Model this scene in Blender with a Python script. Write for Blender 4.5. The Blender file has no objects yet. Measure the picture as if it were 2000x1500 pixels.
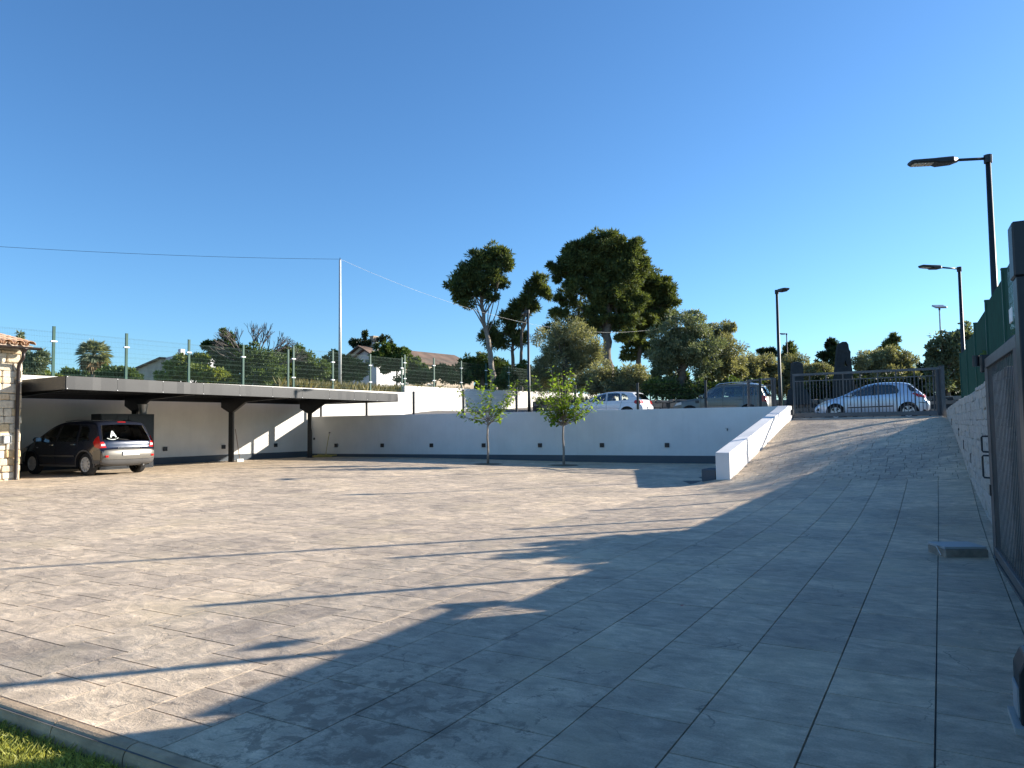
import bpy, bmesh, math, random
import numpy as np
from mathutils import Vector, Matrix, noise as mnoise
from mathutils.geometry import delaunay_2d_cdt

random.seed(7)
RNG = np.random.default_rng(11)
scene = bpy.context.scene
COL = scene.collection
R = math.radians
PI = math.pi

# ------------------------------------------------------------------ camera
CAM = Vector((0.0, 0.0, 1.5))
F = 26.0 / 36.0
cam_d = bpy.data.cameras.new('camera')
cam_d.lens = 26.0
cam_d.sensor_width = 36.0
cam_d.clip_start = 0.05
cam_d.clip_end = 9000
cam = bpy.data.objects.new('camera', cam_d)
COL.objects.link(cam)
CAMROT = Matrix.Rotation(R(90 + 3.3), 3, 'X') @ Matrix.Rotation(R(-0.73), 3, 'Z')
cam.rotation_euler = CAMROT.to_euler()
cam.location = CAM
scene.camera = cam

# ------------------------------------------------------------------ light
SUN_AZ = 72.5      # degrees to the right of the +Y axis
SUN_EL = 20.0
world = bpy.data.worlds.new('World')
scene.world = world
world.use_nodes = True
wn = world.node_tree
bg = wn.nodes['Background']
sky = wn.nodes.new('ShaderNodeTexSky')
sky.sky_type = 'NISHITA'
sky.sun_disc = False
sky.sun_elevation = R(SUN_EL)
sky.sun_rotation = R(SUN_AZ)
sky.altitude = 0
sky.air_density = 1.0
sky.dust_density = 0.35
sky.ozone_density = 3.2
hsv = wn.nodes.new('ShaderNodeHueSaturation')
hsv.inputs['Saturation'].default_value = 1.04
wn.links.new(sky.outputs[0], hsv.inputs['Color'])
tint = wn.nodes.new('ShaderNodeMix')
tint.data_type = 'RGBA'; tint.blend_type = 'MULTIPLY'
tint.inputs[0].default_value = 1.0
tint.inputs[7].default_value = (0.53, 0.745, 0.91, 1)
wn.links.new(hsv.outputs[0], tint.inputs[6])
wn.links.new(tint.outputs[2], bg.inputs['Color'])
bg.inputs['Strength'].default_value = 0.077

sun_d = bpy.data.lights.new('sun', 'SUN')
sun_d.energy = 3.9
sun_d.angle = R(0.55)
sun_d.color = (1.0, 0.92, 0.82)
sun = bpy.data.objects.new('sun', sun_d)
COL.objects.link(sun)
SUNV = Vector((math.sin(R(SUN_AZ)) * math.cos(R(SUN_EL)), math.cos(R(SUN_AZ)) * math.cos(R(SUN_EL)), math.sin(R(SUN_EL))))
sun.rotation_euler = SUNV.to_track_quat('Z', 'Y').to_euler()
sun.location = (60, 20, 40)

vs = scene.view_settings
vs.view_transform = 'Standard'
vs.look = 'None'
vs.gamma = 1.0
vs.use_curve_mapping = False
vs.exposure = 1.62
scene.cycles.max_bounces = 8
scene.cycles.use_denoising = True


def at(px, py, Y):
    """the point at forward distance Y seen at a place of the photograph"""
    d = CAMROT @ Vector(((px - 1000) / 2000.0, (750 - py) / 2000.0, -F))
    return CAM + d * (Y / d.y)


# ------------------------------------------------------------------ materials
def nodes_of(name):
    m = bpy.data.materials.new(name)
    m.use_nodes = True
    nt = m.node_tree
    return m, nt, nt.nodes['Principled BSDF']


def N(nt, kind, **kw):
    n = nt.nodes.new(kind)
    for k, v in kw.items():
        if k in n.inputs:
            n.inputs[k].default_value = v
        else:
            setattr(n, k, v)
    return n


def ramp(nt, fac, stops):
    r = nt.nodes.new('ShaderNodeValToRGB')
    els = r.color_ramp.elements
    while len(els) < len(stops):
        els.new(0.5)
    for e, (p, c) in zip(els, stops):
        e.position = p
        e.color = (c[0], c[1], c[2], 1) if len(c) == 3 else c
    nt.links.new(fac, r.inputs[0])
    return r.outputs[0]


def mixc(nt, fac, a, b, mode='MIX'):
    m = nt.nodes.new('ShaderNodeMix')
    m.data_type = 'RGBA'
    m.blend_type = mode
    for sock, v in ((m.inputs[0], fac), (m.inputs[6], a), (m.inputs[7], b)):
        if isinstance(v, bpy.types.NodeSocket):
            nt.links.new(v, sock)
        elif isinstance(v, (int, float)):
            sock.default_value = v
        else:
            sock.default_value = (v[0], v[1], v[2], 1)
    return m.outputs[2]


def posn(nt, scale=(1, 1, 1), rot=0.0):
    g = nt.nodes.new('ShaderNodeNewGeometry')
    mp = nt.nodes.new('ShaderNodeMapping')
    mp.inputs['Scale'].default_value = scale
    mp.inputs['Rotation'].default_value = (0, 0, rot)
    nt.links.new(g.outputs['Position'], mp.inputs['Vector'])
    return mp.outputs[0], g


def posn2(nt, rot, scale):
    g = nt.nodes.new('ShaderNodeNewGeometry')
    a = nt.nodes.new('ShaderNodeMapping'); a.inputs['Rotation'].default_value = (0, 0, rot)
    b = nt.nodes.new('ShaderNodeMapping'); b.inputs['Scale'].default_value = scale
    nt.links.new(g.outputs['Position'], a.inputs['Vector']); nt.links.new(a.outputs[0], b.inputs['Vector'])
    return b.outputs[0]


def noise_t(nt, vec, scale, detail=5, rough=0.55, dist=0.0):
    n = N(nt, 'ShaderNodeTexNoise', Scale=scale, Detail=detail, Roughness=rough, Distortion=dist)
    nt.links.new(vec, n.inputs['Vector'])
    return n.outputs['Fac']


def bump(nt, bsdf, h, strength, dist=0.02):
    b = N(nt, 'ShaderNodeBump', Strength=strength, Distance=dist)
    nt.links.new(h, b.inputs['Height'])
    nt.links.new(b.outputs[0], bsdf.inputs['Normal'])
    return b


def simple(name, col, rough=0.6, metal=0.0, var=0.12, scale=3.0, bmp=0.0, bscale=40.0, spec=0.5):
    m, nt, b = nodes_of(name)
    v, g = posn(nt)
    f = noise_t(nt, v, scale, 6, 0.6)
    lo = [c * (1 - var) for c in col]
    hi = [min(1, c * (1 + var)) for c in col]
    nt.links.new(ramp(nt, f, [(0.3, lo), (0.7, hi)]), b.inputs['Base Color'])
    b.inputs['Roughness'].default_value = rough
    b.inputs['Metallic'].default_value = metal
    b.inputs['Specular IOR Level'].default_value = spec
    if bmp:
        bump(nt, b, noise_t(nt, v, bscale, 5, 0.6), bmp, 0.01)
    return m


def paint(name, col, metal=0.3, rough=0.28, coat=1.0):
    m, nt, b = nodes_of(name)
    v, g = posn(nt)
    f = noise_t(nt, v, 2.2, 5, 0.6)
    nt.links.new(ramp(nt, f, [(0.35, col), (0.75, [c * 0.92 + 0.008 for c in col])]), b.inputs['Base Color'])
    r = N(nt, 'ShaderNodeMapRange')
    nt.links.new(noise_t(nt, v, 9, 5, 0.7), r.inputs['Value'])
    r.inputs['To Min'].default_value = rough * 0.75
    r.inputs['To Max'].default_value = rough * 1.35
    nt.links.new(r.outputs[0], b.inputs['Roughness'])
    b.inputs['Metallic'].default_value = metal
    b.inputs['Coat Weight'].default_value = coat
    b.inputs['Coat Roughness'].default_value = 0.04
    ins = nt.nodes.new('ShaderNodeBsdfDiffuse'); ins.inputs['Color'].default_value = (0.03, 0.03, 0.032, 1)
    mx = nt.nodes.new('ShaderNodeMixShader')
    nt.links.new(g.outputs['Backfacing'], mx.inputs[0]); nt.links.new(b.outputs[0], mx.inputs[1]); nt.links.new(ins.outputs[0], mx.inputs[2])
    nt.links.new(mx.outputs[0], nt.nodes['Material Output'].inputs['Surface'])
    return m


def carglass(name, tint):
    m, nt, b = nodes_of(name)
    nt.nodes.remove(b)
    tr = nt.nodes.new('ShaderNodeBsdfTransparent'); tr.inputs['Color'].default_value = (*tint, 1)
    gl = nt.nodes.new('ShaderNodeBsdfGlossy'); gl.inputs['Roughness'].default_value = 0.02
    gl.inputs['Color'].default_value = (0.95, 0.97, 1, 1)
    fr = nt.nodes.new('ShaderNodeFresnel'); fr.inputs['IOR'].default_value = 2.0
    mx = nt.nodes.new('ShaderNodeMixShader')
    nt.links.new(fr.outputs[0], mx.inputs[0]); nt.links.new(tr.outputs[0], mx.inputs[1]); nt.links.new(gl.outputs[0], mx.inputs[2])
    nt.links.new(mx.outputs[0], nt.nodes['Material Output'].inputs['Surface'])
    return m


def leafmat(name, dark, light, trans=0.35, rough=0.55):
    m, nt, b = nodes_of(name)
    g = nt.nodes.new('ShaderNodeNewGeometry')
    v, _ = posn(nt)
    f = noise_t(nt, v, 0.9, 3, 0.6)
    a = nt.nodes.new('ShaderNodeMath'); a.operation = 'MULTIPLY_ADD'
    nt.links.new(g.outputs['Random Per Island'], a.inputs[0]); a.inputs[1].default_value = 0.65
    s = nt.nodes.new('ShaderNodeMath'); s.operation = 'MULTIPLY_ADD'
    nt.links.new(f, s.inputs[0]); s.inputs[1].default_value = 1.3; s.inputs[2].default_value = -0.48
    nt.links.new(s.outputs[0], a.inputs[2])
    c = ramp(nt, a.outputs[0], [(0.0, dark), (1.0, light)])
    nt.links.new(c, b.inputs['Base Color'])
    b.inputs['Roughness'].default_value = rough
    b.inputs['Specular IOR Level'].default_value = 0.35
    t = nt.nodes.new('ShaderNodeBsdfTranslucent')
    t2 = mixc(nt, 1.0, c, (1.35, 1.25, 0.6), 'MULTIPLY')
    nt.links.new(t2, t.inputs['Color'])
    mx = nt.nodes.new('ShaderNodeMixShader'); mx.inputs[0].default_value = trans
    nt.links.new(b.outputs[0], mx.inputs[1]); nt.links.new(t.outputs[0], mx.inputs[2])
    nt.links.new(mx.outputs[0], nt.nodes['Material Output'].inputs['Surface'])
    return m


M = {}


def stamped(name, tone, vein):
    """stamped concrete: veined slate relief, washed-out stains, a tone per slab"""
    m, nt, b = nodes_of(name)
    v, g = posn(nt, (1, 1, 1), R(30))
    vs_ = posn2(nt, R(30), (1.0, 2.8, 1))
    vm_ = posn2(nt, R(30), (1.1, 1.35, 1))
    big = noise_t(nt, v, 0.45, 6, 0.62, 0.6)
    mid = noise_t(nt, vm_, 3.4, 11, 0.70, 0.55)
    fine = noise_t(nt, vs_, 5.0, 12, 0.74, 0.7)
    spk = noise_t(nt, v, 85, 3, 0.6)
    rg = N(nt, 'ShaderNodeTexNoise', Scale=3.1, Detail=10, Roughness=0.62, Distortion=0.35)
    rg.noise_type = 'RIDGED_MULTIFRACTAL'
    nt.links.new(vm_, rg.inputs['Vector'])
    ridge = rg.outputs['Fac']
    # hairline cracks that wander and break off
    wob = N(nt, 'ShaderNodeTexNoise', Scale=2.2, Detail=6, Roughness=0.6)
    nt.links.new(v, wob.inputs['Vector'])
    wadd = nt.nodes.new('ShaderNodeVectorMath'); wadd.operation = 'MULTIPLY_ADD'
    nt.links.new(wob.outputs['Color'], wadd.inputs[0]); wadd.inputs[1].default_value = (0.55, 0.55, 0); nt.links.new(v, wadd.inputs[2])
    vor = N(nt, 'ShaderNodeTexVoronoi', Scale=1.25); vor.feature = 'DISTANCE_TO_EDGE'
    nt.links.new(wadd.outputs[0], vor.inputs['Vector'])
    crk = ramp(nt, vor.outputs['Distance'], [(0.0, (1, 1, 1)), (0.007, (0, 0, 0))])
    cmask = ramp(nt, noise_t(nt, v, 1.7, 3, 0.5), [(0.52, (0, 0, 0)), (0.58, (1, 1, 1))])
    crack = nt.nodes.new('ShaderNodeMath'); crack.operation = 'MULTIPLY'
    nt.links.new(crk, crack.inputs[0]); nt.links.new(cmask, crack.inputs[1])
    oi = nt.nodes.new('ShaderNodeObjectInfo')
    rnd = nt.nodes.new('ShaderNodeMath'); rnd.operation = 'ADD'
    nt.links.new(oi.outputs['Random'], rnd.inputs[0]); nt.links.new(g.outputs['Random Per Island'], rnd.inputs[1])
    fr = nt.nodes.new('ShaderNodeMath'); fr.operation = 'FRACT'; nt.links.new(rnd.outputs[0], fr.inputs[0])
    c0 = ramp(nt, mid, [(0.33, [t * 0.58 for t in tone]), (0.5, tone), (0.66, [min(1, t * 1.36) for t in tone])])
    c1 = mixc(nt, ramp(nt, fine, [(0.40, (0, 0, 0)), (0.66, (1, 1, 1))]), vein, c0)
    c1 = mixc(nt, 0.55, c0, c1)
    c2 = mixc(nt, 0.8, c1, ramp(nt, big, [(0.32, (0.66, 0.67, 0.69)), (0.5, (0.96, 0.96, 0.97)), (0.66, (1.20, 1.18, 1.13))]), 'MULTIPLY')
    c3 = mixc(nt, 0.9, c2, ramp(nt, fr.outputs[0], [(0, (0.86, 0.85, 0.86)), (1, (1.12, 1.10, 1.07))]), 'MULTIPLY')
    c4 = mixc(nt, 0.5, c3, ramp(nt, spk, [(0.35, (0.78, 0.78, 0.78)), (0.65, (1.18, 1.18, 1.18))]), 'MULTIPLY')
    c4 = mixc(nt, 0.75, c4, ramp(nt, ridge, [(0.25, (1.10, 1.09, 1.07)), (0.9, (0.84, 0.84, 0.85)), (1.0, (0.62, 0.62, 0.63))]), 'MULTIPLY')
    cf = nt.nodes.new('ShaderNodeMath'); cf.operation = 'MULTIPLY'; nt.links.new(crack.outputs[0], cf.inputs[0]); cf.inputs[1].default_value = 0.7
    c4 = mixc(nt, cf.outputs[0], c4, (0.09, 0.08, 0.07))
    sd = noise_t(nt, v, 0.8, 5, 0.6, 0.3)
    sdf = nt.nodes.new('ShaderNodeMath'); sdf.operation = 'MULTIPLY'; nt.links.new(ramp(nt, sd, [(0.52, (0, 0, 0)), (0.68, (1, 1, 1))]), sdf.inputs[0]); sdf.inputs[1].default_value = 0.45
    c4 = mixc(nt, sdf.outputs[0], c4, (0.58, 0.46, 0.29))
    # brown mud dried on the slabs ahead of the lawn
    dv, dg = posn(nt)
    dsub = nt.nodes.new('ShaderNodeVectorMath'); dsub.operation = 'SUBTRACT'
    nt.links.new(dg.outputs['Position'], dsub.inputs[0]); dsub.inputs[1].default_value = (-0.85, 3.95, 0)
    dl = nt.nodes.new('ShaderNodeVectorMath'); dl.operation = 'LENGTH'
    nt.links.new(dsub.outputs[0], dl.inputs[0])
    dn = noise_t(nt, dv, 6.5, 9, 0.75, 0.5)
    dm = nt.nodes.new('ShaderNodeMath'); dm.operation = 'MULTIPLY_ADD'
    nt.links.new(dl.outputs['Value'], dm.inputs[0]); dm.inputs[1].default_value = -0.12; nt.links.new(dn, dm.inputs[2])
    dmask = ramp(nt, dm.outputs[0], [(0.44, (0, 0, 0)), (0.50, (1, 1, 1))])
    dfac = nt.nodes.new('ShaderNodeMath'); dfac.operation = 'MULTIPLY'; nt.links.new(dmask, dfac.inputs[0]); dfac.inputs[1].default_value = 0.6
    c5 = mixc(nt, dfac.outputs[0], c4, (0.16, 0.125, 0.09))
    nt.links.new(c5, b.inputs['Base Color'])
    rr = ramp(nt, mid, [(0.3, (0.52,) * 3), (0.7, (0.82,) * 3)])
    nt.links.new(rr, b.inputs['Roughness'])
    b.inputs['Specular IOR Level'].default_value = 0.35
    hsum = nt.nodes.new('ShaderNodeMath'); hsum.operation = 'MULTIPLY_ADD'
    nt.links.new(fine, hsum.inputs[0]); hsum.inputs[1].default_value = 0.55; nt.links.new(mid, hsum.inputs[2])
    hs2 = nt.nodes.new('ShaderNodeMath'); hs2.operation = 'MULTIPLY_ADD'
    nt.links.new(spk, hs2.inputs[0]); hs2.inputs[1].default_value = 0.06; nt.links.new(hsum.outputs[0], hs2.inputs[2])
    hs3 = nt.nodes.new('ShaderNodeMath'); hs3.operation = 'MULTIPLY_ADD'
    nt.links.new(ridge, hs3.inputs[0]); hs3.inputs[1].default_value = -0.32; nt.links.new(hs2.outputs[0], hs3.inputs[2])
    hs4 = nt.nodes.new('ShaderNodeMath'); hs4.operation = 'MULTIPLY_ADD'
    nt.links.new(crack.outputs[0], hs4.inputs[0]); hs4.inputs[1].default_value = -0.12; nt.links.new(hs3.outputs[0], hs4.inputs[2])
    bump(nt, b, hs4.outputs[0], 0.6, 0.04)
    return m


def render_paint(name, col, dirt=0.12):
    """painted cement render: faint cloudiness, fine grain, drip stains"""
    m, nt, b = nodes_of(name)
    v, g = posn(nt)
    v2, _ = posn(nt, (5, 5, 0.35))
    f = noise_t(nt, v, 0.8, 6, 0.6)
    d = noise_t(nt, v2, 1.4, 7, 0.7)
    c = mixc(nt, 0.6, col, ramp(nt, f, [(0.3, [x * (1 - dirt) for x in col]), (0.7, [min(1, x * 1.03) for x in col])]))
    c = mixc(nt, 0.14, c, ramp(nt, d, [(0.34, (0.80, 0.79, 0.77)), (0.52, (1, 1, 1))]), 'MULTIPLY')
    nt.links.new(c, b.inputs['Base Color'])
    b.inputs['Roughness'].default_value = 0.85
    b.inputs['Specular IOR Level'].default_value = 0.25
    bump(nt, b, noise_t(nt, v, 60, 5, 0.6), 0.25, 0.006)
    return m


def stone_mat(name, a, c, e, scale=2.0):
    m, nt, b = nodes_of(name)
    v, g = posn(nt)
    oi = nt.nodes.new('ShaderNodeObjectInfo')
    rnd = nt.nodes.new('ShaderNodeMath'); rnd.operation = 'ADD'
    nt.links.new(oi.outputs['Random'], rnd.inputs[0]); nt.links.new(g.outputs['Random Per Island'], rnd.inputs[1])
    fr = nt.nodes.new('ShaderNodeMath'); fr.operation = 'FRACT'; nt.links.new(rnd.outputs[0], fr.inputs[0])
    base = ramp(nt, fr.outputs[0], [(0.0, a), (0.6, c), (1.0, e)])
    n1 = noise_t(nt, v, 7 * scale, 8, 0.7, 0.4)
    col = mixc(nt, 0.8, base, ramp(nt, n1, [(0.3, (0.62, 0.60, 0.56)), (0.6, (1.08, 1.07, 1.05))]), 'MULTIPLY')
    nt.links.new(col, b.inputs['Base Color'])
    b.inputs['Roughness'].default_value = 0.9
    b.inputs['Specular IOR Level'].default_value = 0.2
    bump(nt, b, noise_t(nt, v, 11 * scale, 8, 0.7), 0.7, 0.02)
    return m


M['slab'] = stamped('stamped_concrete', (0.59, 0.48, 0.35), (0.33, 0.265, 0.19))
M['grout'] = simple('dark_joint', (0.11, 0.10, 0.09), 0.95, var=0.3, scale=8)
M['white'] = render_paint('white_wall_paint', (0.78, 0.765, 0.73), 0.2)
M['cream'] = render_paint('cream_wall_paint', (0.80, 0.765, 0.69), 0.2)
M['plinth'] = render_paint('grey_plinth_paint', (0.105, 0.12, 0.135), 0.25)
M['stone_house'] = stone_mat('pale_limestone', (0.58, 0.50, 0.37), (0.66, 0.60, 0.49), (0.60, 0.42, 0.20))
M['mortar'] = simple('mortar', (0.40, 0.36, 0.29), 0.95, var=0.2, scale=9, bmp=0.4)
M['stone_ramp'] = stone_mat('grey_beige_stone', (0.44, 0.42, 0.385), (0.50, 0.475, 0.435), (0.46, 0.42, 0.36))
M['mortar_ramp'] = simple('pale_mortar', (0.40, 0.38, 0.35), 0.95, var=0.2, scale=9, bmp=0.4)
M['stone_dry'] = stone_mat('dry_stone', (0.20, 0.18, 0.155), (0.30, 0.27, 0.23), (0.36, 0.30, 0.22))
M['stone_dark'] = stone_mat('dark_monolith_stone', (0.035, 0.042, 0.045), (0.045, 0.052, 0.055), (0.05, 0.055, 0.055), 0.8)
M['charcoal'] = simple('charcoal_metal', (0.022, 0.025, 0.028), 0.42, 0.3, 0.2, 6)
M['fascia'] = simple('grey_fascia_metal', (0.028, 0.028, 0.028), 0.38, 0.35, 0.14, 0.9)
M['gate_grey'] = simple('grey_gate_paint', (0.085, 0.092, 0.10), 0.45, 0.25, 0.2, 6)
M['gate_near'] = simple('weathered_grey_gate_paint', (0.11, 0.108, 0.105), 0.5, 0.2, 0.22, 5, 0.1)
M['black'] = simple('black_plastic', (0.012, 0.013, 0.015), 0.45, 0.0, 0.2, 9)
M['green'] = simple('green_fence_paint', (0.004, 0.058, 0.036), 0.6, 0.0, 0.2, 5)
M['clip'] = simple('white_clip_plastic', (0.8, 0.8, 0.78), 0.5)
M['pole_dark'] = simple('dark_pole_paint', (0.016, 0.021, 0.023), 0.5, 0.1, 0.2, 4)
M['pole_white'] = simple('pale_pole_paint', (0.55, 0.55, 0.52), 0.5, 0.1, 0.1, 3)
M['led'] = simple('lamp_lens', (0.55, 0.52, 0.42), 0.2)
M['asphalt'] = simple('street_asphalt', (0.16, 0.15, 0.14), 0.9, 0, 0.2, 2.5, 0.4, 90)
M['concrete'] = simple('concrete', (0.36, 0.35, 0.32), 0.85, 0, 0.2, 4, 0.4, 60)
M['block'] = simple('dirty_concrete_block', (0.24, 0.21, 0.17), 0.9, 0, 0.35, 7, 0.5, 50)
M['blocktop'] = simple('pale_block_top', (0.34, 0.35, 0.35), 0.6, 0, 0.1, 5, 0.2, 50)
M['earth'] = simple('earth', (0.13, 0.10, 0.065), 0.95, 0, 0.45, 0.35, 0.5, 12)
M['turf'] = simple('turf_soil', (0.06, 0.065, 0.025), 0.95, 0, 0.4, 6, 0.5, 40)
M['kerb'] = simple('kerb_concrete', (0.46, 0.33, 0.20), 0.85, 0, 0.32, 5, 0.45, 70)
M['grass'] = leafmat('lawn_grass', (0.15, 0.19, 0.04), (0.58, 0.58, 0.17), 0.45)
M['drygrass'] = leafmat('dry_grass', (0.10, 0.10, 0.035), (0.30, 0.25, 0.10), 0.3)
M['pine'] = leafmat('pine_needles', (0.022, 0.044, 0.016), (0.18, 0.22, 0.07), 0.3, 0.7)
M['pine_green'] = leafmat('bright_pine_needles', (0.03, 0.06, 0.012), (0.11, 0.16, 0.04), 0.2)
M['olive'] = leafmat('olive_leaves', (0.09, 0.105, 0.055), (0.38, 0.38, 0.22), 0.35)
M['olive_dark'] = leafmat('dark_olive_leaves', (0.055, 0.08, 0.045), (0.26, 0.30, 0.18), 0.33)  # darker leaf tone of some olives and the leafy tree
M['shrub'] = leafmat('shrub_leaves', (0.03, 0.06, 0.014), (0.13, 0.19, 0.05), 0.32)
M['shrub_light'] = leafmat('light_shrub_leaves', (0.08, 0.12, 0.02), (0.30, 0.35, 0.075), 0.38)
M['young'] = leafmat('fresh_leaves', (0.11, 0.19, 0.02), (0.34, 0.48, 0.06), 0.5, 0.45)
M['palm'] = leafmat('palm_fronds', (0.09, 0.12, 0.07), (0.36, 0.39, 0.26), 0.3)
M['palm_dry'] = leafmat('dry_palm_fronds', (0.14, 0.09, 0.045), (0.33, 0.23, 0.12), 0.2)
M['cypress'] = leafmat('cypress_needles', (0.014, 0.03, 0.012), (0.06, 0.085, 0.03), 0.2)
M['bark'] = simple('grey_bark', (0.14, 0.115, 0.09), 0.95, 0, 0.35, 5, 0.8, 14)
M['bark_pale'] = simple('pale_bark', (0.27, 0.23, 0.185), 0.95, 0, 0.3, 6, 0.8, 14)
M['twig'] = simple('bare_twig_bark', (0.11, 0.095, 0.085), 0.95, 0, 0.3, 6)
M['tile'] = stone_mat('clay_roof_tile', (0.55, 0.30, 0.17), (0.66, 0.45, 0.30), (0.72, 0.58, 0.44), 1.0)
M['brown'] = simple('brown_gutter', (0.035, 0.025, 0.022), 0.4, 0.3, 0.2, 5)
M['old_roof'] = simple('old_tile_roof', (0.13, 0.085, 0.06), 0.9, 0, 0.5, 0.6, 0.5, 8)
M['red_roof'] = simple('red_tile_roof', (0.30, 0.10, 0.06), 0.9, 0, 0.35, 1.5, 0.5, 8)
M['farm_wall'] = simple('farmhouse_wall', (0.56, 0.55, 0.54), 0.9, 0, 0.12, 1)
M['farm_tan'] = simple('tan_farm_wall', (0.46, 0.38, 0.28), 0.9, 0, 0.18, 1)
M['pane'] = simple('dark_pane', (0.03, 0.035, 0.04), 0.08)
M['reed'] = leafmat('reed_screen', (0.28, 0.19, 0.11), (0.62, 0.46, 0.29), 0.65, 0.8)
M['tyre'] = simple('tyre_rubber', (0.018, 0.018, 0.018), 0.8, 0, 0.3, 12)
M['rim'] = simple('alloy_rim', (0.62, 0.60, 0.56), 0.4, 0.25, 0.1, 12)
M['liner'] = simple('dark_wheel_liner', (0.008, 0.008, 0.009), 0.9)
M['car_dark'] = paint('dark_blue_car_paint', (0.012, 0.017, 0.034), 0.25, 0.22)
M['car_silver'] = paint('silver_blue_car_paint', (0.50, 0.57, 0.67), 0.55, 0.32)
M['car_grey'] = paint('grey_green_car_paint', (0.11, 0.118, 0.105), 0.2, 0.35, 0.5)
M['car_white'] = paint('white_car_paint', (0.74, 0.76, 0.79), 0.0, 0.3)
M['glass'] = carglass('car_window_glass', (0.86, 0.88, 0.87))
M['glass_rear'] = carglass('tinted_car_glass', (0.62, 0.66, 0.66))
M['glass_seen'] = carglass('clear_car_glass', (0.80, 0.84, 0.80))
M['seat'] = simple('grey_seat_fabric', (0.05, 0.05, 0.052), 0.9)
M['cladding'] = simple('grey_car_cladding', (0.075, 0.073, 0.07), 0.55)
M['bumper'] = simple('pale_bumper_plastic', (0.14, 0.13, 0.11), 0.4, 0.35)
M['chrome'] = simple('chrome', (0.75, 0.74, 0.70), 0.15, 0.95, 0.05)
M['red_lens'] = simple('red_tail_lens', (0.50, 0.015, 0.012), 0.12, 0, 0.2, 20)
M['clear_lens'] = simple('clear_lens', (0.62, 0.60, 0.58), 0.1)
M['plate'] = simple('pale_number_plate', (0.68, 0.67, 0.62), 0.45)
M['sticker'] = simple('white_sticker', (0.80, 0.86, 0.80), 0.6)
M['hose'] = simple('yellow_hose', (0.42, 0.36, 0.10), 0.6, 0, 0.3, 10)
M['zinc'] = simple('zinc_pot', (0.36, 0.37, 0.36), 0.35, 0.6, 0.3, 12)
M['wood'] = simple('wooden_handle', (0.30, 0.17, 0.09), 0.7, 0, 0.2, 20)
M['wire'] = simple('white_cable', (0.55, 0.55, 0.52), 0.6)
M['red'] = simple('red_petal', (0.45, 0.03, 0.03), 0.6)
M['roof_sheet'] = simple('roof_sheet_metal', (0.07, 0.072, 0.075), 0.5, 0.3, 0.1, 3)

# ------------------------------------------------------------------ building helpers
WM = {}


def root_matrix(o):
    while o.parent is not None:
        o = o.parent
    return WM.get(o, Matrix.Identity(4))


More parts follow.
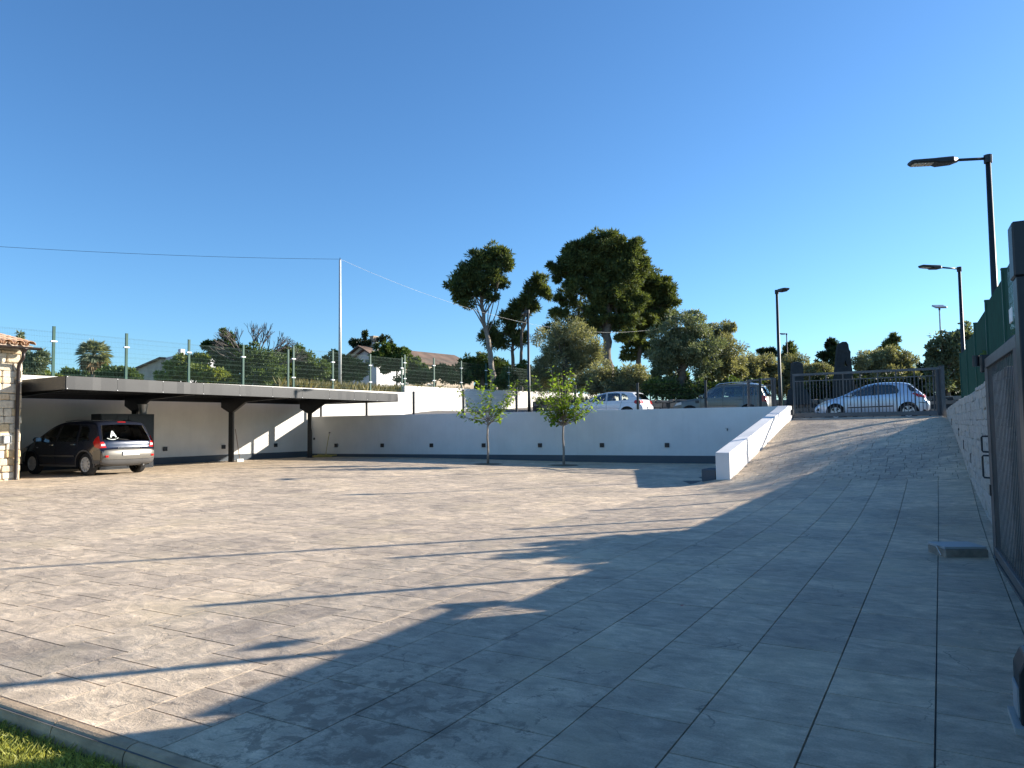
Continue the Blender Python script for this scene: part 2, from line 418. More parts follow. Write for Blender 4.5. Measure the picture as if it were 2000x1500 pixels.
class MB:
    """collects geometry given in world coordinates (or local ones of its thing)"""

    def __init__(self):
        self.v = []
        self.f = []
        self.mi = []
        self.cur = 0

    def add(self, vs_, fs):
        k = len(self.v)
        self.v.extend([tuple(p) for p in vs_])
        for f in fs:
            self.f.append([i + k for i in f])
            self.mi.append(self.cur)
        return self

    def obox(self, O, ex, ey, ez, a, b, c):
        O = Vector(O); ex = Vector(ex); ey = Vector(ey); ez = Vector(ez)
        vs_ = [O + ex * a[i] + ey * b[j] + ez * c[k] for k in (0, 1) for j in (0, 1) for i in (0, 1)]
        return self.add(vs_, [(0, 2, 3, 1), (4, 5, 7, 6), (0, 1, 5, 4), (2, 6, 7, 3), (0, 4, 6, 2), (1, 3, 7, 5)])

    def box(self, a, b, c):
        return self.obox((0, 0, 0), (1, 0, 0), (0, 1, 0), (0, 0, 1), a, b, c)

    def bar(self, p, q, w, h=None, up=(0, 0, 1)):
        p = Vector(p); q = Vector(q)
        h = h or w
        d = (q - p)
        L = d.length
        d.normalize()
        u = Vector(up)
        if abs(d.dot(u)) > 0.95:
            u = Vector((1, 0, 0))
        s = d.cross(u).normalized()
        u = s.cross(d).normalized()
        return self.obox(p, d, s, u, (0, L), (-w / 2, w / 2), (-h / 2, h / 2))

    def tube(self, pts, rad, n=8, cap=True):
        pts = [Vector(p) for p in pts]
        if isinstance(rad, (int, float)):
            rad = [rad] * len(pts)
        k = len(self.v)
        prev = None
        for i, p in enumerate(pts):
            d = (pts[min(i + 1, len(pts) - 1)] - pts[max(i - 1, 0)])
            if d.length < 1e-9:
                d = Vector((0, 0, 1))
            d.normalize()
            if prev is None:
                u = Vector((0, 0, 1)) if abs(d.z) < 0.9 else Vector((1, 0, 0))
            else:
                u = prev
            s = d.cross(u).normalized()
            u = s.cross(d).normalized()
            prev = u
            for j in range(n):
                t = 2 * PI * j / n
                self.v.append(tuple(p + (s * math.cos(t) + u * math.sin(t)) * rad[i]))
        for i in range(len(pts) - 1):
            for j in range(n):
                a = k + i * n + j
                b = k + i * n + (j + 1) % n
                self.f.append([a, b, b + n, a + n]); self.mi.append(self.cur)
        if cap:
            self.f.append([k + j for j in range(n)][::-1]); self.mi.append(self.cur)
            e = k + (len(pts) - 1) * n
            self.f.append([e + j for j in range(n)]); self.mi.append(self.cur)
        return self

    def lathe(self, O, axis, prof, n=24, closed=False):
        """prof: (distance along axis, radius)"""
        O = Vector(O); ax = Vector(axis).normalized()
        u = Vector((0, 0, 1)) if abs(ax.z) < 0.9 else Vector((1, 0, 0))
        s = ax.cross(u).normalized(); u = s.cross(ax)
        k = len(self.v)
        for (h, r) in prof:
            for j in range(n):
                t = 2 * PI * j / n
                self.v.append(tuple(O + ax * h + (s * math.cos(t) + u * math.sin(t)) * r))
        m = len(prof)
        for i in range(m if closed else m - 1):
            for j in range(n):
                a = k + i * n + j; b = k + i * n + (j + 1) % n
                i2 = (i + 1) % m
                c = k + i2 * n + (j + 1) % n; d = k + i2 * n + j
                self.f.append([a, b, c, d]); self.mi.append(self.cur)
        return self

    def build(self, name, mat, parent=None, local=False, smooth=False, bevel=0.0, kind=None, label=None):
        me = bpy.data.meshes.new(name)
        vs_ = self.v
        if parent is not None and not local:
            inv = root_matrix(parent).inverted()
            vs_ = [tuple(inv @ Vector(p)) for p in vs_]
        me.from_pydata(vs_, [], self.f)
        mats = mat if isinstance(mat, (list, tuple)) else [mat]
        for mm in mats:
            me.materials.append(mm)
        if len(mats) > 1:
            me.polygons.foreach_set('material_index', self.mi)
        if smooth:
            me.polygons.foreach_set('use_smooth', [True] * len(me.polygons))
        bm = bmesh.new(); bm.from_mesh(me)
        bmesh.ops.recalc_face_normals(bm, faces=bm.faces)
        if bevel:
            bmesh.ops.bevel(bm, geom=list(bm.edges), offset=bevel, segments=1, affect='EDGES', clamp_overlap=True)
        bm.to_mesh(me); bm.free()
        o = bpy.data.objects.new(name, me)
        COL.objects.link(o)
        if parent is not None:
            o.parent = parent
        if kind:
            o['kind'] = kind
        if label:
            o['label'] = label
        return o


def thing(name, label, cat, loc=(0, 0, 0), rotz=0.0, group=None):
    o = bpy.data.objects.new(name, None)
    o.empty_display_size = 0.2
    COL.objects.link(o)
    o.location = loc
    o.rotation_euler = (0, 0, rotz)
    WM[o] = Matrix.Translation(Vector(loc)) @ Matrix.Rotation(rotz, 4, 'Z')
    return tag(o, label, cat, group)


def tag(o, label, cat, group=None):
    o['label'] = label
    o['category'] = cat
    if group:
        o['group'] = group
    return o


def dup(o, parent=None):
    c = o.copy()
    COL.objects.link(c)
    if parent is not None:
        c.parent = parent
    for ch in [x for x in bpy.data.objects if x.parent == o]:
        dup(ch, c)
    return c


def place_dup(o, loc, rotz, label):
    c = dup(o)
    c.location = loc
    c.rotation_euler = (0, 0, rotz)
    c['label'] = label
    WM[c] = Matrix.Translation(Vector(loc)) @ Matrix.Rotation(rotz, 4, 'Z')
    return c


def np_mesh(name, verts, quads, mat, parent=None, local=False, kind=None, n=4):
    verts = np.asarray(verts, dtype=np.float64)
    if parent is not None and not local:
        inv = np.array(root_matrix(parent).inverted())
        verts = verts @ inv[:3, :3].T + inv[:3, 3]
    me = bpy.data.meshes.new(name)
    me.vertices.add(len(verts))
    me.vertices.foreach_set('co', verts.astype(np.float32).ravel())
    nf = len(quads)
    me.loops.add(nf * n)
    me.loops.foreach_set('vertex_index', np.asarray(quads, dtype=np.int32).ravel())
    me.polygons.add(nf)
    me.polygons.foreach_set('loop_start', np.arange(nf, dtype=np.int32) * n)
    me.polygons.foreach_set('loop_total', np.full(nf, n, dtype=np.int32))
    me.update(calc_edges=True)
    me.materials.append(mat)
    o = bpy.data.objects.new(name, me)
    COL.objects.link(o)
    if parent is not None:
        o.parent = parent
    if kind:
        o['kind'] = kind
    return o


def inpoly(x, y, poly):
    c = False
    j = len(poly) - 1
    for i in range(len(poly)):
        xi, yi = poly[i][0], poly[i][1]; xj, yj = poly[j][0], poly[j][1]
        if (yi > y) != (yj > y) and x < (xj - xi) * (y - yi) / (yj - yi) + xi:
            c = not c
        j = i
    return c


def sheet(name, poly, step, hfun, mat, kind='structure', parent=None):
    """a ground sheet that fills a plan polygon and follows a height function"""
    pts = []
    n = len(poly)
    for i in range(n):
        a = Vector(poly[i][:2]); b = Vector(poly[(i + 1) % n][:2])
        k = max(1, int((b - a).length / step))
        for q in range(k):
            pts.append(a.lerp(b, q / k))
    nb = len(pts)
    xs = [p[0] for p in poly]; ys = [p[1] for p in poly]
    x = min(xs) + step * 0.5
    while x < max(xs):
        y = min(ys) + step * 0.5
        while y < max(ys):
            if inpoly(x, y, poly):
                pts.append(Vector((x, y)))
            y += step
        x += step
    r = delaunay_2d_cdt(pts, [(i, (i + 1) % nb) for i in range(nb)], [], 1, 1e-5)
    vs_, fs = r[0], r[2]
    out = []
    for f in fs:
        cx = sum(vs_[i][0] for i in f) / 3; cy = sum(vs_[i][1] for i in f) / 3
        if inpoly(cx, cy, poly):
            out.append(list(f))
    mb = MB()
    mb.add([(p[0], p[1], hfun(p[0], p[1])) for p in vs_], out)
    return mb.build(name, mat, parent, smooth=True, kind=kind)


def ss(x):
    x = min(1.0, max(0.0, x))
    return x * x * (3 - 2 * x)


# ------------------------------------------------------------------ plan of the place
WD = Vector((0.56, 0.8285, 0.0)).normalized()       # along the boundary wall, away from the camera
WP = Vector((WD.y, -WD.x, 0.0))                      # out of that wall, into the courtyard
W0 = Vector((-15.5, 25.0, 0.0))


def W(t, off=0.0, z=0.0):
    return W0 + WD * t + WP * off + Vector((0, 0, z))


def RL(y, off=0.0, z=0.0):
    """boundary line right of the ramp; off > 0 is the outer side"""
    d = Vector((0.5417, 1, 0)).normalized()
    return Vector((6.8 + 0.5417 * (y - 10.6), y, z)) + Vector((d.y, -d.x, 0)) * off


RD = Vector((0.5417, 1, 0)).normalized()
PA = W(11.1)
PB = Vector((9.35, 25.25, 0))
PC = RL(22.7)
RS = Vector((0.5, 0.866, 0)); RU = Vector((0.866, -0.5, 0))   # ramp axis and its crosswise axis
_zl = [(-99, 0), (17.0, 0.0), (18.3, 0.12), (20.5, 0.53), (23.25, 1.05), (26.3, 1.64), (99, 1.64)]
_zr = [(-99, 0), (10.8, 0.0), (12.6, 0.06), (16.3, 0.37), (20.2, 0.97), (23.4, 1.38), (26.2, 1.65), (99, 1.65)]


def _pl(tab, s):
    for i in range(len(tab) - 1):
        if s <= tab[i + 1][0]:
            a, b = tab[i], tab[i + 1]
            return a[1] + (b[1] - a[1]) * (s - a[0]) / (b[0] - a[0])
    return tab[-1][1]


def _sm(tab, s):
    return (_pl(tab, s - 0.9) + _pl(tab, s) * 2 + _pl(tab, s + 0.9)) / 4


def hc(x, y):
    """height of the courtyard and its ramp"""
    s = 0.5 * x + 0.866 * y
    u = 0.866 * x - 0.5 * y
    off = (x - W0.x) * WP.x + (y - W0.y) * WP.y
    a = ss((16 - off) / 12)
    base = 0.24 * a + 0.10 * ss((y - 14) / 12) * (1 - a)
    if y < 8 and off > 10:
        base *= ss((y - 2) / 6)
    if u > -5.15:
        t = min(1, max(0, (u + 4.5) / 4.95))
        ramp_z = _sm(_zl, s) * (1 - t) + _sm(_zr, s) * t
        base = base * (1 - ss((u + 5.15) / 0.35)) + max(ramp_z, base * (1 - ss(ramp_z / 0.3))) * ss((u + 5.15) / 0.35)
    return base


def hstreet(x, y):
    vx, vy = x - 14.7, y - 30.4
    t = -0.866 * vx + 0.5 * vy
    w = 0.5 * vx + 0.866 * vy
    q = min(20, max(0, t - 5))
    z = 1.6 + 0.003 * q * q * max(0.0, min(1, 1 + w / 8)) + 0.06 * min(15, max(0, w - 3.5))
    off = (x - RL(y).x)
    if y < 9 and off > -2:
        z -= 1.3 * ss((9 - y) / 4.5)
    return z


S0 = Vector((16.1, 32.9, 0)); SDIR = Vector((-0.866, 0.5, 0)); SN = Vector((0.5, 0.866, 0))


def S(t, off=0.0, z=0.0):
    return S0 + SDIR * t + SN * off + Vector((0, 0, z))


def swtop(t):
    return 2.55 + 0.022 * max(0, min(t, 18)) if t > -60 else 2.55


def hhill(x, y):
    v = Vector((x, y, 0)) - S0
    t = v.dot(SDIR); w = v.dot(SN)
    return swtop(t) - 0.15 + 0.028 * min(160, max(0, w)) - (0.9 * ss((t - 14) / 6) * ss((12 - w) / 12) if t > 14 else 0)


# ------------------------------------------------------------------ ground
base_gr = MB().add([(-3500, -3500, -0.9), (3500, -3500, -0.9), (3500, 3500, -0.9), (-3500, 3500, -0.9)], [(0, 1, 2, 3)]).build('terrain', M['earth'], kind='structure')
KA = Vector((-5.2, 5.52)); KB = Vector((0.4, 2.31))  # outer kerb line, lawn side nearer the camera
court_poly = [W(-40), W(11.1), PB, PC, RL(-6), (KB.x + 2.2, KB.y - 1.25), (KB.x, KB.y), (KA.x, KA.y), (-9.0, 7.9), (-45, 7.9)]
court_poly = [(p[0], p[1]) for p in court_poly]
court = sheet('courtyard', court_poly, 0.8, lambda x, y: hc(x, y) - 0.014, M['grout'])
street_poly = [(p[0], p[1]) for p in [W(11.1), PB, PC, RL(-6), (62, -6), S(-50), S(17), (10, 60), (20, 76), W(61)]]
sheet('street', street_poly, 1.5, hstreet, M['asphalt'])
hill_poly = [(p[0], p[1]) for p in [S(-50), S(17), (10, 60), (20, 76), (160, 280), (460, 280), (460, -20), (80, -20)]]
sheet('hillside', hill_poly, 6.0, hhill, M['earth'])
gp = [(p[0], p[1]) for p in [W(-60, -0.12), W(61, -0.12), (20, 76), (160, 280), (-420, 300), (-420, -60)]]
sheet('garden_ground', gp, 12.0, lambda x, y: 3.05, M['earth'])
lawn_poly = [(KA.x, KA.y), (KB.x, KB.y), (KB.x + 2.2, KB.y - 1.25), (3, -6), (-45, -6), (-45, 7.9), (-9.0, 7.9)]
sheet('lawn_soil', lawn_poly, 0.8, lambda x, y: -0.092, M['turf'])

# ------------------------------------------------------------------ paving slabs
def clip_line(poly, P, nrm):
    """keep the part of a convex plan polygon on the side nrm points to"""
    out = []
    for i in range(len(poly)):
        a = poly[i]; b = poly[(i + 1) % len(poly)]
        da = (a[0] - P[0]) * nrm[0] + (a[1] - P[1]) * nrm[1]
        db = (b[0] - P[0]) * nrm[0] + (b[1] - P[1]) * nrm[1]
        if da >= 0:
            out.append(a)
        if (da >= 0) != (db >= 0):
            t = da / (da - db)
            out.append((a[0] + (b[0] - a[0]) * t, a[1] + (b[1] - a[1]) * t))
    return out


def slab_geo(mb, poly, lift=0.0, inset=0.002, tilt=0.0012):
    c = (sum(p[0] for p in poly) / len(poly), sum(p[1] for p in poly) / len(poly))
    k = len(poly)
    e = random.uniform(0, tilt)
    lo = [(p[0], p[1], hc(p[0], p[1]) - 0.016) for p in poly]
    hi = []
    for p in poly:
        dx, dy = c[0] - p[0], c[1] - p[1]
        L = math.hypot(dx, dy) or 1
        q = (p[0] + dx / L * inset * 1.4, p[1] + dy / L * inset * 1.4)
        hi.append((q[0], q[1], hc(q[0], q[1]) + lift + e + random.uniform(-1, 1) * tilt * 0.5))
    mb.add(lo + hi, [[k + i for i in range(k)]] + [[i, (i + 1) % k, k + (i + 1) % k, k + i] for i in range(k)])


PL = Vector((8.62, 13.86, 0)); PLD = Vector((-3.39, 4.2, 0)).normalized()
PLN = Vector((PLD.y, -PLD.x, 0))
if PLN.dot(RS) < 0:
    PLN = -PLN
cells = []
U0 = -3.26
k0 = int(math.floor((-26 - U0) / 0.53))
for k in range(k0, 9):
    ua = U0 + k * 0.53
    uc = ua + 0.265
    s = 2.268
    strong_long = ua > U0 - 0.01
    gl = 0.0027 if strong_long else 0.0010
    gc = 0.0032 if strong_long else 0.0040
    s += random.uniform(-0.3, 0)
    while s < 34:
        L = random.choice([0.36, 0.44, 0.5, 0.56, 0.64]) * (1.35 if strong_long else 1.0)
        s2 = s + L
        if s2 > 2.29:
            sa = max(s, 2.268)
            quad = []
            for (uu, s_) in ((ua + gl, sa + gc), (ua + 0.53 - gl, sa + gc), (ua + 0.53 - gl, s2 - gc), (ua + gl, s2 - gc)):
                p = RS * s_ + RU * uu
                quad.append((p.x, p.y))
            cx = sum(q[0] for q in quad) / 4; cy = sum(q[1] for q in quad) / 4
            off = (cx - W0.x) * WP.x + (cy - W0.y) * WP.y
            inside = off > -0.1 and cy > -3 and cx < RL(cy).x + 0.35
            md = (Vector((cx, cy, 0)) - PB).dot(SN)
            if cx < PB.x and uc < -4.4:
                dd = (PB - PA); nn = Vector((-dd.y, dd.x, 0)).normalized()
                inside = inside and (Vector((cx, cy, 0)) - PA).dot(nn) < 0.25
            if inside and md < 0.4:
                if uc > -4.9:
                    quad = clip_line(quad, PL - PLN * 0.006, -PLN)
                if len(quad) >= 3:
                    cells.append((quad, cx, cy))
        s = s2


def visible_size(cx, cy):
    if cy < 0.8:
        return -cy - 100
    if abs(cx / cy) > 0.78 or cy < 2.0:
        return -math.hypot(cx, cy)
    return 1000 / math.hypot(cx, cy)


cells.sort(key=lambda c: -visible_size(c[1], c[2]))
for (quad, cx, cy) in cells[:300]:
    mb = MB(); slab_geo(mb, quad)
    mb.build('slab', M['slab'], court)
mb = MB()
for (quad, cx, cy) in cells[300:]:
    slab_geo(mb, quad)
mb.build('slabs', M['slab'], court, kind='stuff')
# ramp: smaller stamped setts in running bond beyond the change of pattern
mb = MB()
row = 0
s = 13.0
while s < 26.35:
    u = -5.0 - (0.17 if row % 2 else 0) + random.uniform(-0.04, 0.04)
    while u < 0.9:
        L = random.choice([0.28, 0.33, 0.36])
        quad = []
        for (uu, s_) in ((u + 0.0035, s + 0.0035), (u + L - 0.0035, s + 0.0035), (u + L - 0.0035, s + 0.2165), (u + 0.0035, s + 0.2165)):
            p = RS * s_ + RU * uu
            quad.append((p.x, p.y))
        quad = clip_line(quad, PL + PLN * 0.006, PLN)
        if len(quad) >= 3:
            cx = sum(q[0] for q in quad) / len(quad); cy = sum(q[1] for q in quad) / len(quad)
            if cx < RL(cy).x + 0.3 and (Vector((cx, cy, 0)) - Vector((4.6, 17.9, 0))).dot(RU) > -0.45:
                slab_geo(mb, quad)
        u += L
    s += 0.22; row += 1
mb.build('setts', M['slab'], court, kind='stuff')

# red petal and little dry leaves on the slabs
p = at(1320, 1188, 6); p = Vector((1.38, 6.2, 0)); p.z = hc(p.x, p.y) + 0.006
tag(MB().add([p + Vector(q) for q in ((-.02, 0, 0), (0, -.012, .004), (.022, 0, 0.008), (0, .014, .004))], [(0, 1, 2, 3)]).build('petal', M['red']), 'small red petal lying on the shaded paving', 'petal')

# ------------------------------------------------------------------ kerb and lawn
kd = Vector((0.866, -0.5, 0))
kerb = thing('lawn_kerb', 'beige rounded concrete kerb between the lawn and the paving', 'kerb', (KA.x, KA.y, 0))
kp0 = RS * 2.19 + RU * 0
t = -9.0
while t < 2.0:
    L = 0.62
    mb = MB()
    prof = [(-0.008, -0.13), (-0.006, -0.055), (-0.001, -0.034), (0.008, -0.018), (0.022, -0.007), (0.04, -0.001), (0.074, 0.001), (0.074, -0.13)]
    n = len(prof)
    vs_ = []
    for q in (t + 0.004, t + L - 0.004):
        for (a, z) in prof:
            p = RS * (2.19 + a) + RU * q
            vs_.append((p.x, p.y, z + random.uniform(-1, 1) * 0.0015))
    mb.add(vs_, [[i, (i + 1) % n, n + (i + 1) % n, n + i] for i in range(n)] + [list(range(n)), list(range(n, 2 * n))[::-1]])
    mb.build('kerb_stone', M['kerb'], kerb)
    t += L


def blades(name, n, region, hmin, hmax, wid, mat, zf, lean=0.6, **kw):
    P = []
    while len(P) < n:
        q = RNG.random((n, 2))
        x = region[0] + q[:, 0] * (region[1] - region[0]); y = region[2] + q[:, 1] * (region[3] - region[2])
        ok = kw['mask'](x, y) if 'mask' in kw else np.ones(n, bool)
        P.extend(list(zip(x[ok], y[ok])))
    P = np.array(P[:n])
    z = zf(P[:, 0], P[:, 1])
    h = hmin + RNG.random(n) ** 1.5 * (hmax - hmin)
    a = RNG.random(n) * 2 * PI
    la = RNG.random(n) * 2 * PI
    ll = RNG.random(n) * lean * h
    w = wid * (0.6 + 0.8 * RNG.random(n))
    dx = np.cos(a) * w / 2; dy = np.sin(a) * w / 2
    lx = np.cos(la) * ll; ly = np.sin(la) * ll
    v = np.zeros((n, 4, 3))
    v[:, 0] = np.stack([P[:, 0] - dx, P[:, 1] - dy, z], 1)
    v[:, 1] = np.stack([P[:, 0] + dx, P[:, 1] + dy, z], 1)
    v[:, 2] = np.stack([P[:, 0] + dx * 0.7 + lx * 0.4, P[:, 1] + dy * 0.7 + ly * 0.4, z + h * 0.62], 1)
    v[:, 3] = np.stack([P[:, 0] + lx, P[:, 1] + ly, z + h], 1)
    return np_mesh(name, v.reshape(-1, 3), np.arange(n * 4).reshape(n, 4), mat, kind='stuff')


g = blades('lawn_grass', 150000, (-4.6, -0.1, 1.4, 5.2), 0.015, 0.05, 0.0045, M['grass'],
           lambda x, y: np.full(len(x), -0.094), 1.1, mask=lambda x, y: (0.5 * x + 0.866 * y) < 2.17)

# ------------------------------------------------------------------ white walls
def wall_box(mb, a, b, z0, z1, th, side=1):
    """wall with its near face on the plan line a-b, thickness to the other side"""
    a = Vector(a); b = Vector(b)
    d = (b - a); L = d.length; d.normalize()
    n = Vector((-d.y, d.x, 0)) * side
    mb.obox(Vector((a.x, a.y, 0)), d, n, (0, 0, 1), (0, L), (0, th), (z0, z1))


mw = thing('retaining_wall', 'long white rendered retaining wall with grey plinth across the back of the courtyard', 'wall', (PA.x, PA.y, 0))
mb = MB(); wall_box(mb, PA, PB, -0.2, 2.08, 0.25); mb.build('wall_body', M['white'], mw, bevel=0.006)
MWD = (PB - PA).normalized(); MWN = Vector((MWD.y, -MWD.x, 0))      # MWN points to the courtyard
mb = MB()
k = 14
LL = (PB - PA).length
vs_ = []
for i in range(k + 1):
    p = PA + MWD * (LL * i / k)
    for (o, z) in ((0.012, hc(p.x, p.y) - 0.1), (0.012, 0.375), (-0.01, 0.375)):
        q = p + MWN * o
        vs_.append((q.x, q.y, z))
fs = []
for i in range(k):
    for j in range(2):
        fs.append((i * 3 + j, i * 3 + 3 + j, i * 3 + 4 + j, i * 3 + 1 + j))
mb.add(vs_, fs); mb.build('plinth', M['plinth'], mw)

# boundary wall along the left and back, stepped, under its green fence
bw = thing('boundary_wall', 'tall cream rendered boundary wall that steps up towards the back', 'wall', tuple(W(0)))
mb = MB()
mb.obox(W0, WD, WP, (0, 0, 1), (-22, 17.45), (-0.25, 0), (-0.2, 3.40))
mb.build('wall_body', M['cream'], bw, bevel=0.006)
mb = MB()
vs_ = []
zt = [(17.45, 3.76), (22, 3.78), (28.0, 3.82), (30.4, 3.84), (30.41, 3.90), (46, 3.96)]
for (t_, z_) in zt:
    for o in (-0.25, 0.0):
        for zz in (0.0, z_):
            q = W(t_, o, zz); vs_.append(tuple(q))
fs = []
for i in range(len(zt) - 1):
    a = i * 4
    fs += [(a, a + 4, a + 5, a + 1), (a + 2, a + 3, a + 7, a + 6), (a + 1, a + 5, a + 7, a + 3)]
fs += [(0, 1, 3, 2)]
a = (len(zt) - 1) * 4
fs += [(a, a + 2, a + 3, a + 1)]
mb.add(vs_, fs); mb.build('upper_wall', M['cream'], bw)
mb = MB()
vs_ = []
for i in range(13):
    p = W(-22 + 33.0 * i / 12)
    for (o, z) in ((0.012, hc(p.x, p.y) - 0.1), (0.012, hc(p.x, p.y) + 0.26), (-0.01, hc(p.x, p.y) + 0.26)):
        q = p + WP * o
        vs_.append((q.x, q.y, z))
fs = []
for i in range(12):
    for j in range(2):
        fs.append((i * 3 + j, i * 3 + 3 + j, i * 3 + 4 + j, i * 3 + 1 + j))
mb.add(vs_, fs); mb.build('plinth', M['plinth'], bw)

# low sloping wall left of the ramp
lw = thing('ramp_wall', 'low white wall sloping up along the left side of the ramp', 'wall', (4.95, 17.8, 0))
la = Vector((5.26, 18.05, 0)); lb = Vector((9.48, 25.1, 0))
ld = (lb - la).normalized(); lnn = Vector((-ld.y, ld.x, 0))
mb = MB()
vs_ = []
LW = (lb - la).length
for (q, ztop) in ((0, 0.80), (LW * 0.86, 1.96), (LW * 0.93, 2.08), (LW, 2.08)):
    for o in (0, 0.34):
        p = la + ld * q + lnn * o
        vs_ += [(p.x, p.y, -0.2), (p.x, p.y, ztop)]
fs = [(0, 1, 3, 2), (12, 14, 15, 13)]
for i in range(3):
    a = i * 4
    fs += [(a, a + 4, a + 5, a + 1), (a + 2, a + 3, a + 7, a + 6), (a + 1, a + 5, a + 7, a + 3)]
mb.add(vs_, fs); mb.build('wall_body', M['white'], lw, bevel=0.008)
mb = MB()
pl = []
for i in range(9):
    p = la + ld * (LW * i / 8) + lnn * 0.352
    pl += [(p.x, p.y, hc(p.x - 0.2, p.y) - 0.1), (p.x, p.y, 0.36), (p.x - lnn.x * 0.02, p.y - lnn.y * 0.02, 0.36)]
fs = []
for i in range(8):
    for j in range(2):
        fs.append((i * 3 + j, i * 3 + 3 + j, i * 3 + 4 + j, i * 3 + 1 + j))
mb.add(pl, fs); mb.build('plinth', M['plinth'], lw)
# a small grey block at the foot of it
p = la + lnn * 0.36
mb = MB(); mb.obox(Vector((p.x, p.y, hc(p.x, p.y))), lnn, ld, (0, 0, 1), (0, 0.34), (0.02, 0.8), (-0.05, 0.25))
tag(mb.build('plinth_block', M['plinth'], bevel=0.008), 'small grey block at the foot of the low sloping wall', 'block')

# ------------------------------------------------------------------ recessed square wall lights
def wall_light(P, out, label):
    t = thing('wall_light', label, 'wall light', tuple(P), math.atan2(out.y, out.x), 'square black wall lights')
    mb = MB(); mb.box((-0.02, 0.045), (-0.08, 0.08), (-0.08, -0.075)); mb.box((-0.02, 0.045), (-0.08, 0.08), (0.075, 0.08))
    mb.box((-0.02, 0.045), (-0.08, -0.075), (-0.0749, 0.0749)); mb.box((-0.02, 0.045), (0.075, 0.08), (-0.0749, 0.0749))
    mb.build('housing', M['black'], t, local=True)
    mb = MB(); mb.box((-0.02, 0.036), (-0.0745, 0.0745), (-0.0745, 0.0745)); mb.build('face', M['black'], t, local=True)
    return t


words = ['first', 'second', 'third', 'fourth', 'fifth', 'sixth', 'seventh']
tl = None
lx = [657, 747, 843, 945, 1055, 1176, 1303]
for i, x in enumerate(lx):
    r = at(x, 868, 1) - CAM
    n = MWN
    t_ = (PA - CAM).dot(n) / r.dot(n)
    P = CAM + r * t_
    P = Vector((P.x, P.y, 0.755))
    lab = 'black square light on the white retaining wall, %s of seven counted from the carport' % words[i]
    wl = wall_light(P + n * 0.0, n, lab) if tl is None else place_dup(tl, tuple(P), math.atan2(n.y, n.x), lab)
    tl = tl or wl
for x, y, lab in ((322, 876, 'black square wall light beside the dark cabinet under the carport'),
                  (436, 874, 'black square wall light just left of the middle carport column'),
                  (538, 870, 'black square wall light between two carport columns, under the sunlit patch')):
    r = at(x, y, 1) - CAM
    t_ = (W0 - CAM).dot(WP) / r.dot(WP)
    P = CAM + r * t_
    place_dup(tl, (P.x, P.y, 0.82), math.atan2(WP.y, WP.x), lab)
mb = MB(); p = lb - ld * 0.18
mb.obox(Vector((p.x, p.y, 1.86)), -lnn, ld, (0, 0, 1), (0, 0.07), (0, 0.09), (-0.09, 0.09))
tag(mb.build('gate_sensor', M['black'], bevel=0.006), 'little black gate sensor on the top end of the sloping wall', 'sensor')

# taps
def ray_wall(x, y, P0, n):
    r = at(x, y, 1) - CAM
    return CAM + r * ((P0 - CAM).dot(n) / r.dot(n))


P = ray_wall(1421, 838, PA, MWN)
t = thing('garden_tap', 'small dark garden tap near the right end of the white retaining wall', 'tap', tuple(P))
MB().tube([P, P + MWN * 0.09], 0.018, 8).tube([P + MWN * 0.07, P + MWN * 0.07 - Vector((0, 0, 0.07))], 0.014, 8).build('spout', M['charcoal'], t)
MB().bar(P + MWN * 0.05 + Vector((0, 0, 0.03)) - MWD * 0.08, P + MWN * 0.05 + Vector((0, 0, 0.03)) + MWD * 0.02, 0.014).build('lever', M['zinc'], t)
P = ray_wall(645, 845, PA, MWN)
t = thing('garden_tap', 'small tap with a hose hanging from it beside the carport column', 'tap', tuple(P))
MB().tube([P, P + MWN * 0.09], 0.018, 8).tube([P + MWN * 0.07, P + MWN * 0.07 - Vector((0, 0, 0.07))], 0.014, 8).build('spout', M['charcoal'], t)
MB().bar(P + MWN * 0.05 + Vector((0, 0, 0.03)) - MWD * 0.05, P + MWN * 0.05 + Vector((0, 0, 0.03)) + MWD * 0.03, 0.014).build('lever', M['zinc'], t)
# hose: from the tap down to a loose coil on the ground
q = P + MWN * 0.07 - Vector((0, 0, 0.07))
gz = hc(q.x, q.y)
pts = [q, q - Vector((0.05, 0, 0.35)) + MWN * 0.03, q + MWN * 0.12 - MWD * 0.1 - Vector((0, 0, q.z - gz - 0.12))]
C = ray_wall(632, 889, PA + MWN * 0.45, MWN); C.z = hc(C.x, C.y)
for i in range(90):
    a = i * 0.42
    rr = 0.42 + 0.16 * math.sin(i * 0.37) + 0.05 * math.sin(i * 1.3)
    pts.append(C + MWD * math.cos(a) * rr * 1.15 + MWN * math.sin(a) * rr * 0.55 + Vector((0, 0, 0.02 + 0.0009 * i + 0.01 * math.sin(i))))
tag(MB().tube(pts, 0.013, 6).build('garden_hose', M['hose'], smooth=True), 'yellow garden hose heaped on the ground by the carport column', 'hose')
P = ray_wall(614, 857, PA, MWN)
mb = MB(); mb.obox(P, MWD, MWN, (0, 0, 1), (-0.04, 0.04), (0, 0.03), (-0.05, 0.05))
tag(mb.build('wall_socket', M['black'], bevel=0.004), 'tiny black socket on the white wall next to the carport column', 'socket')

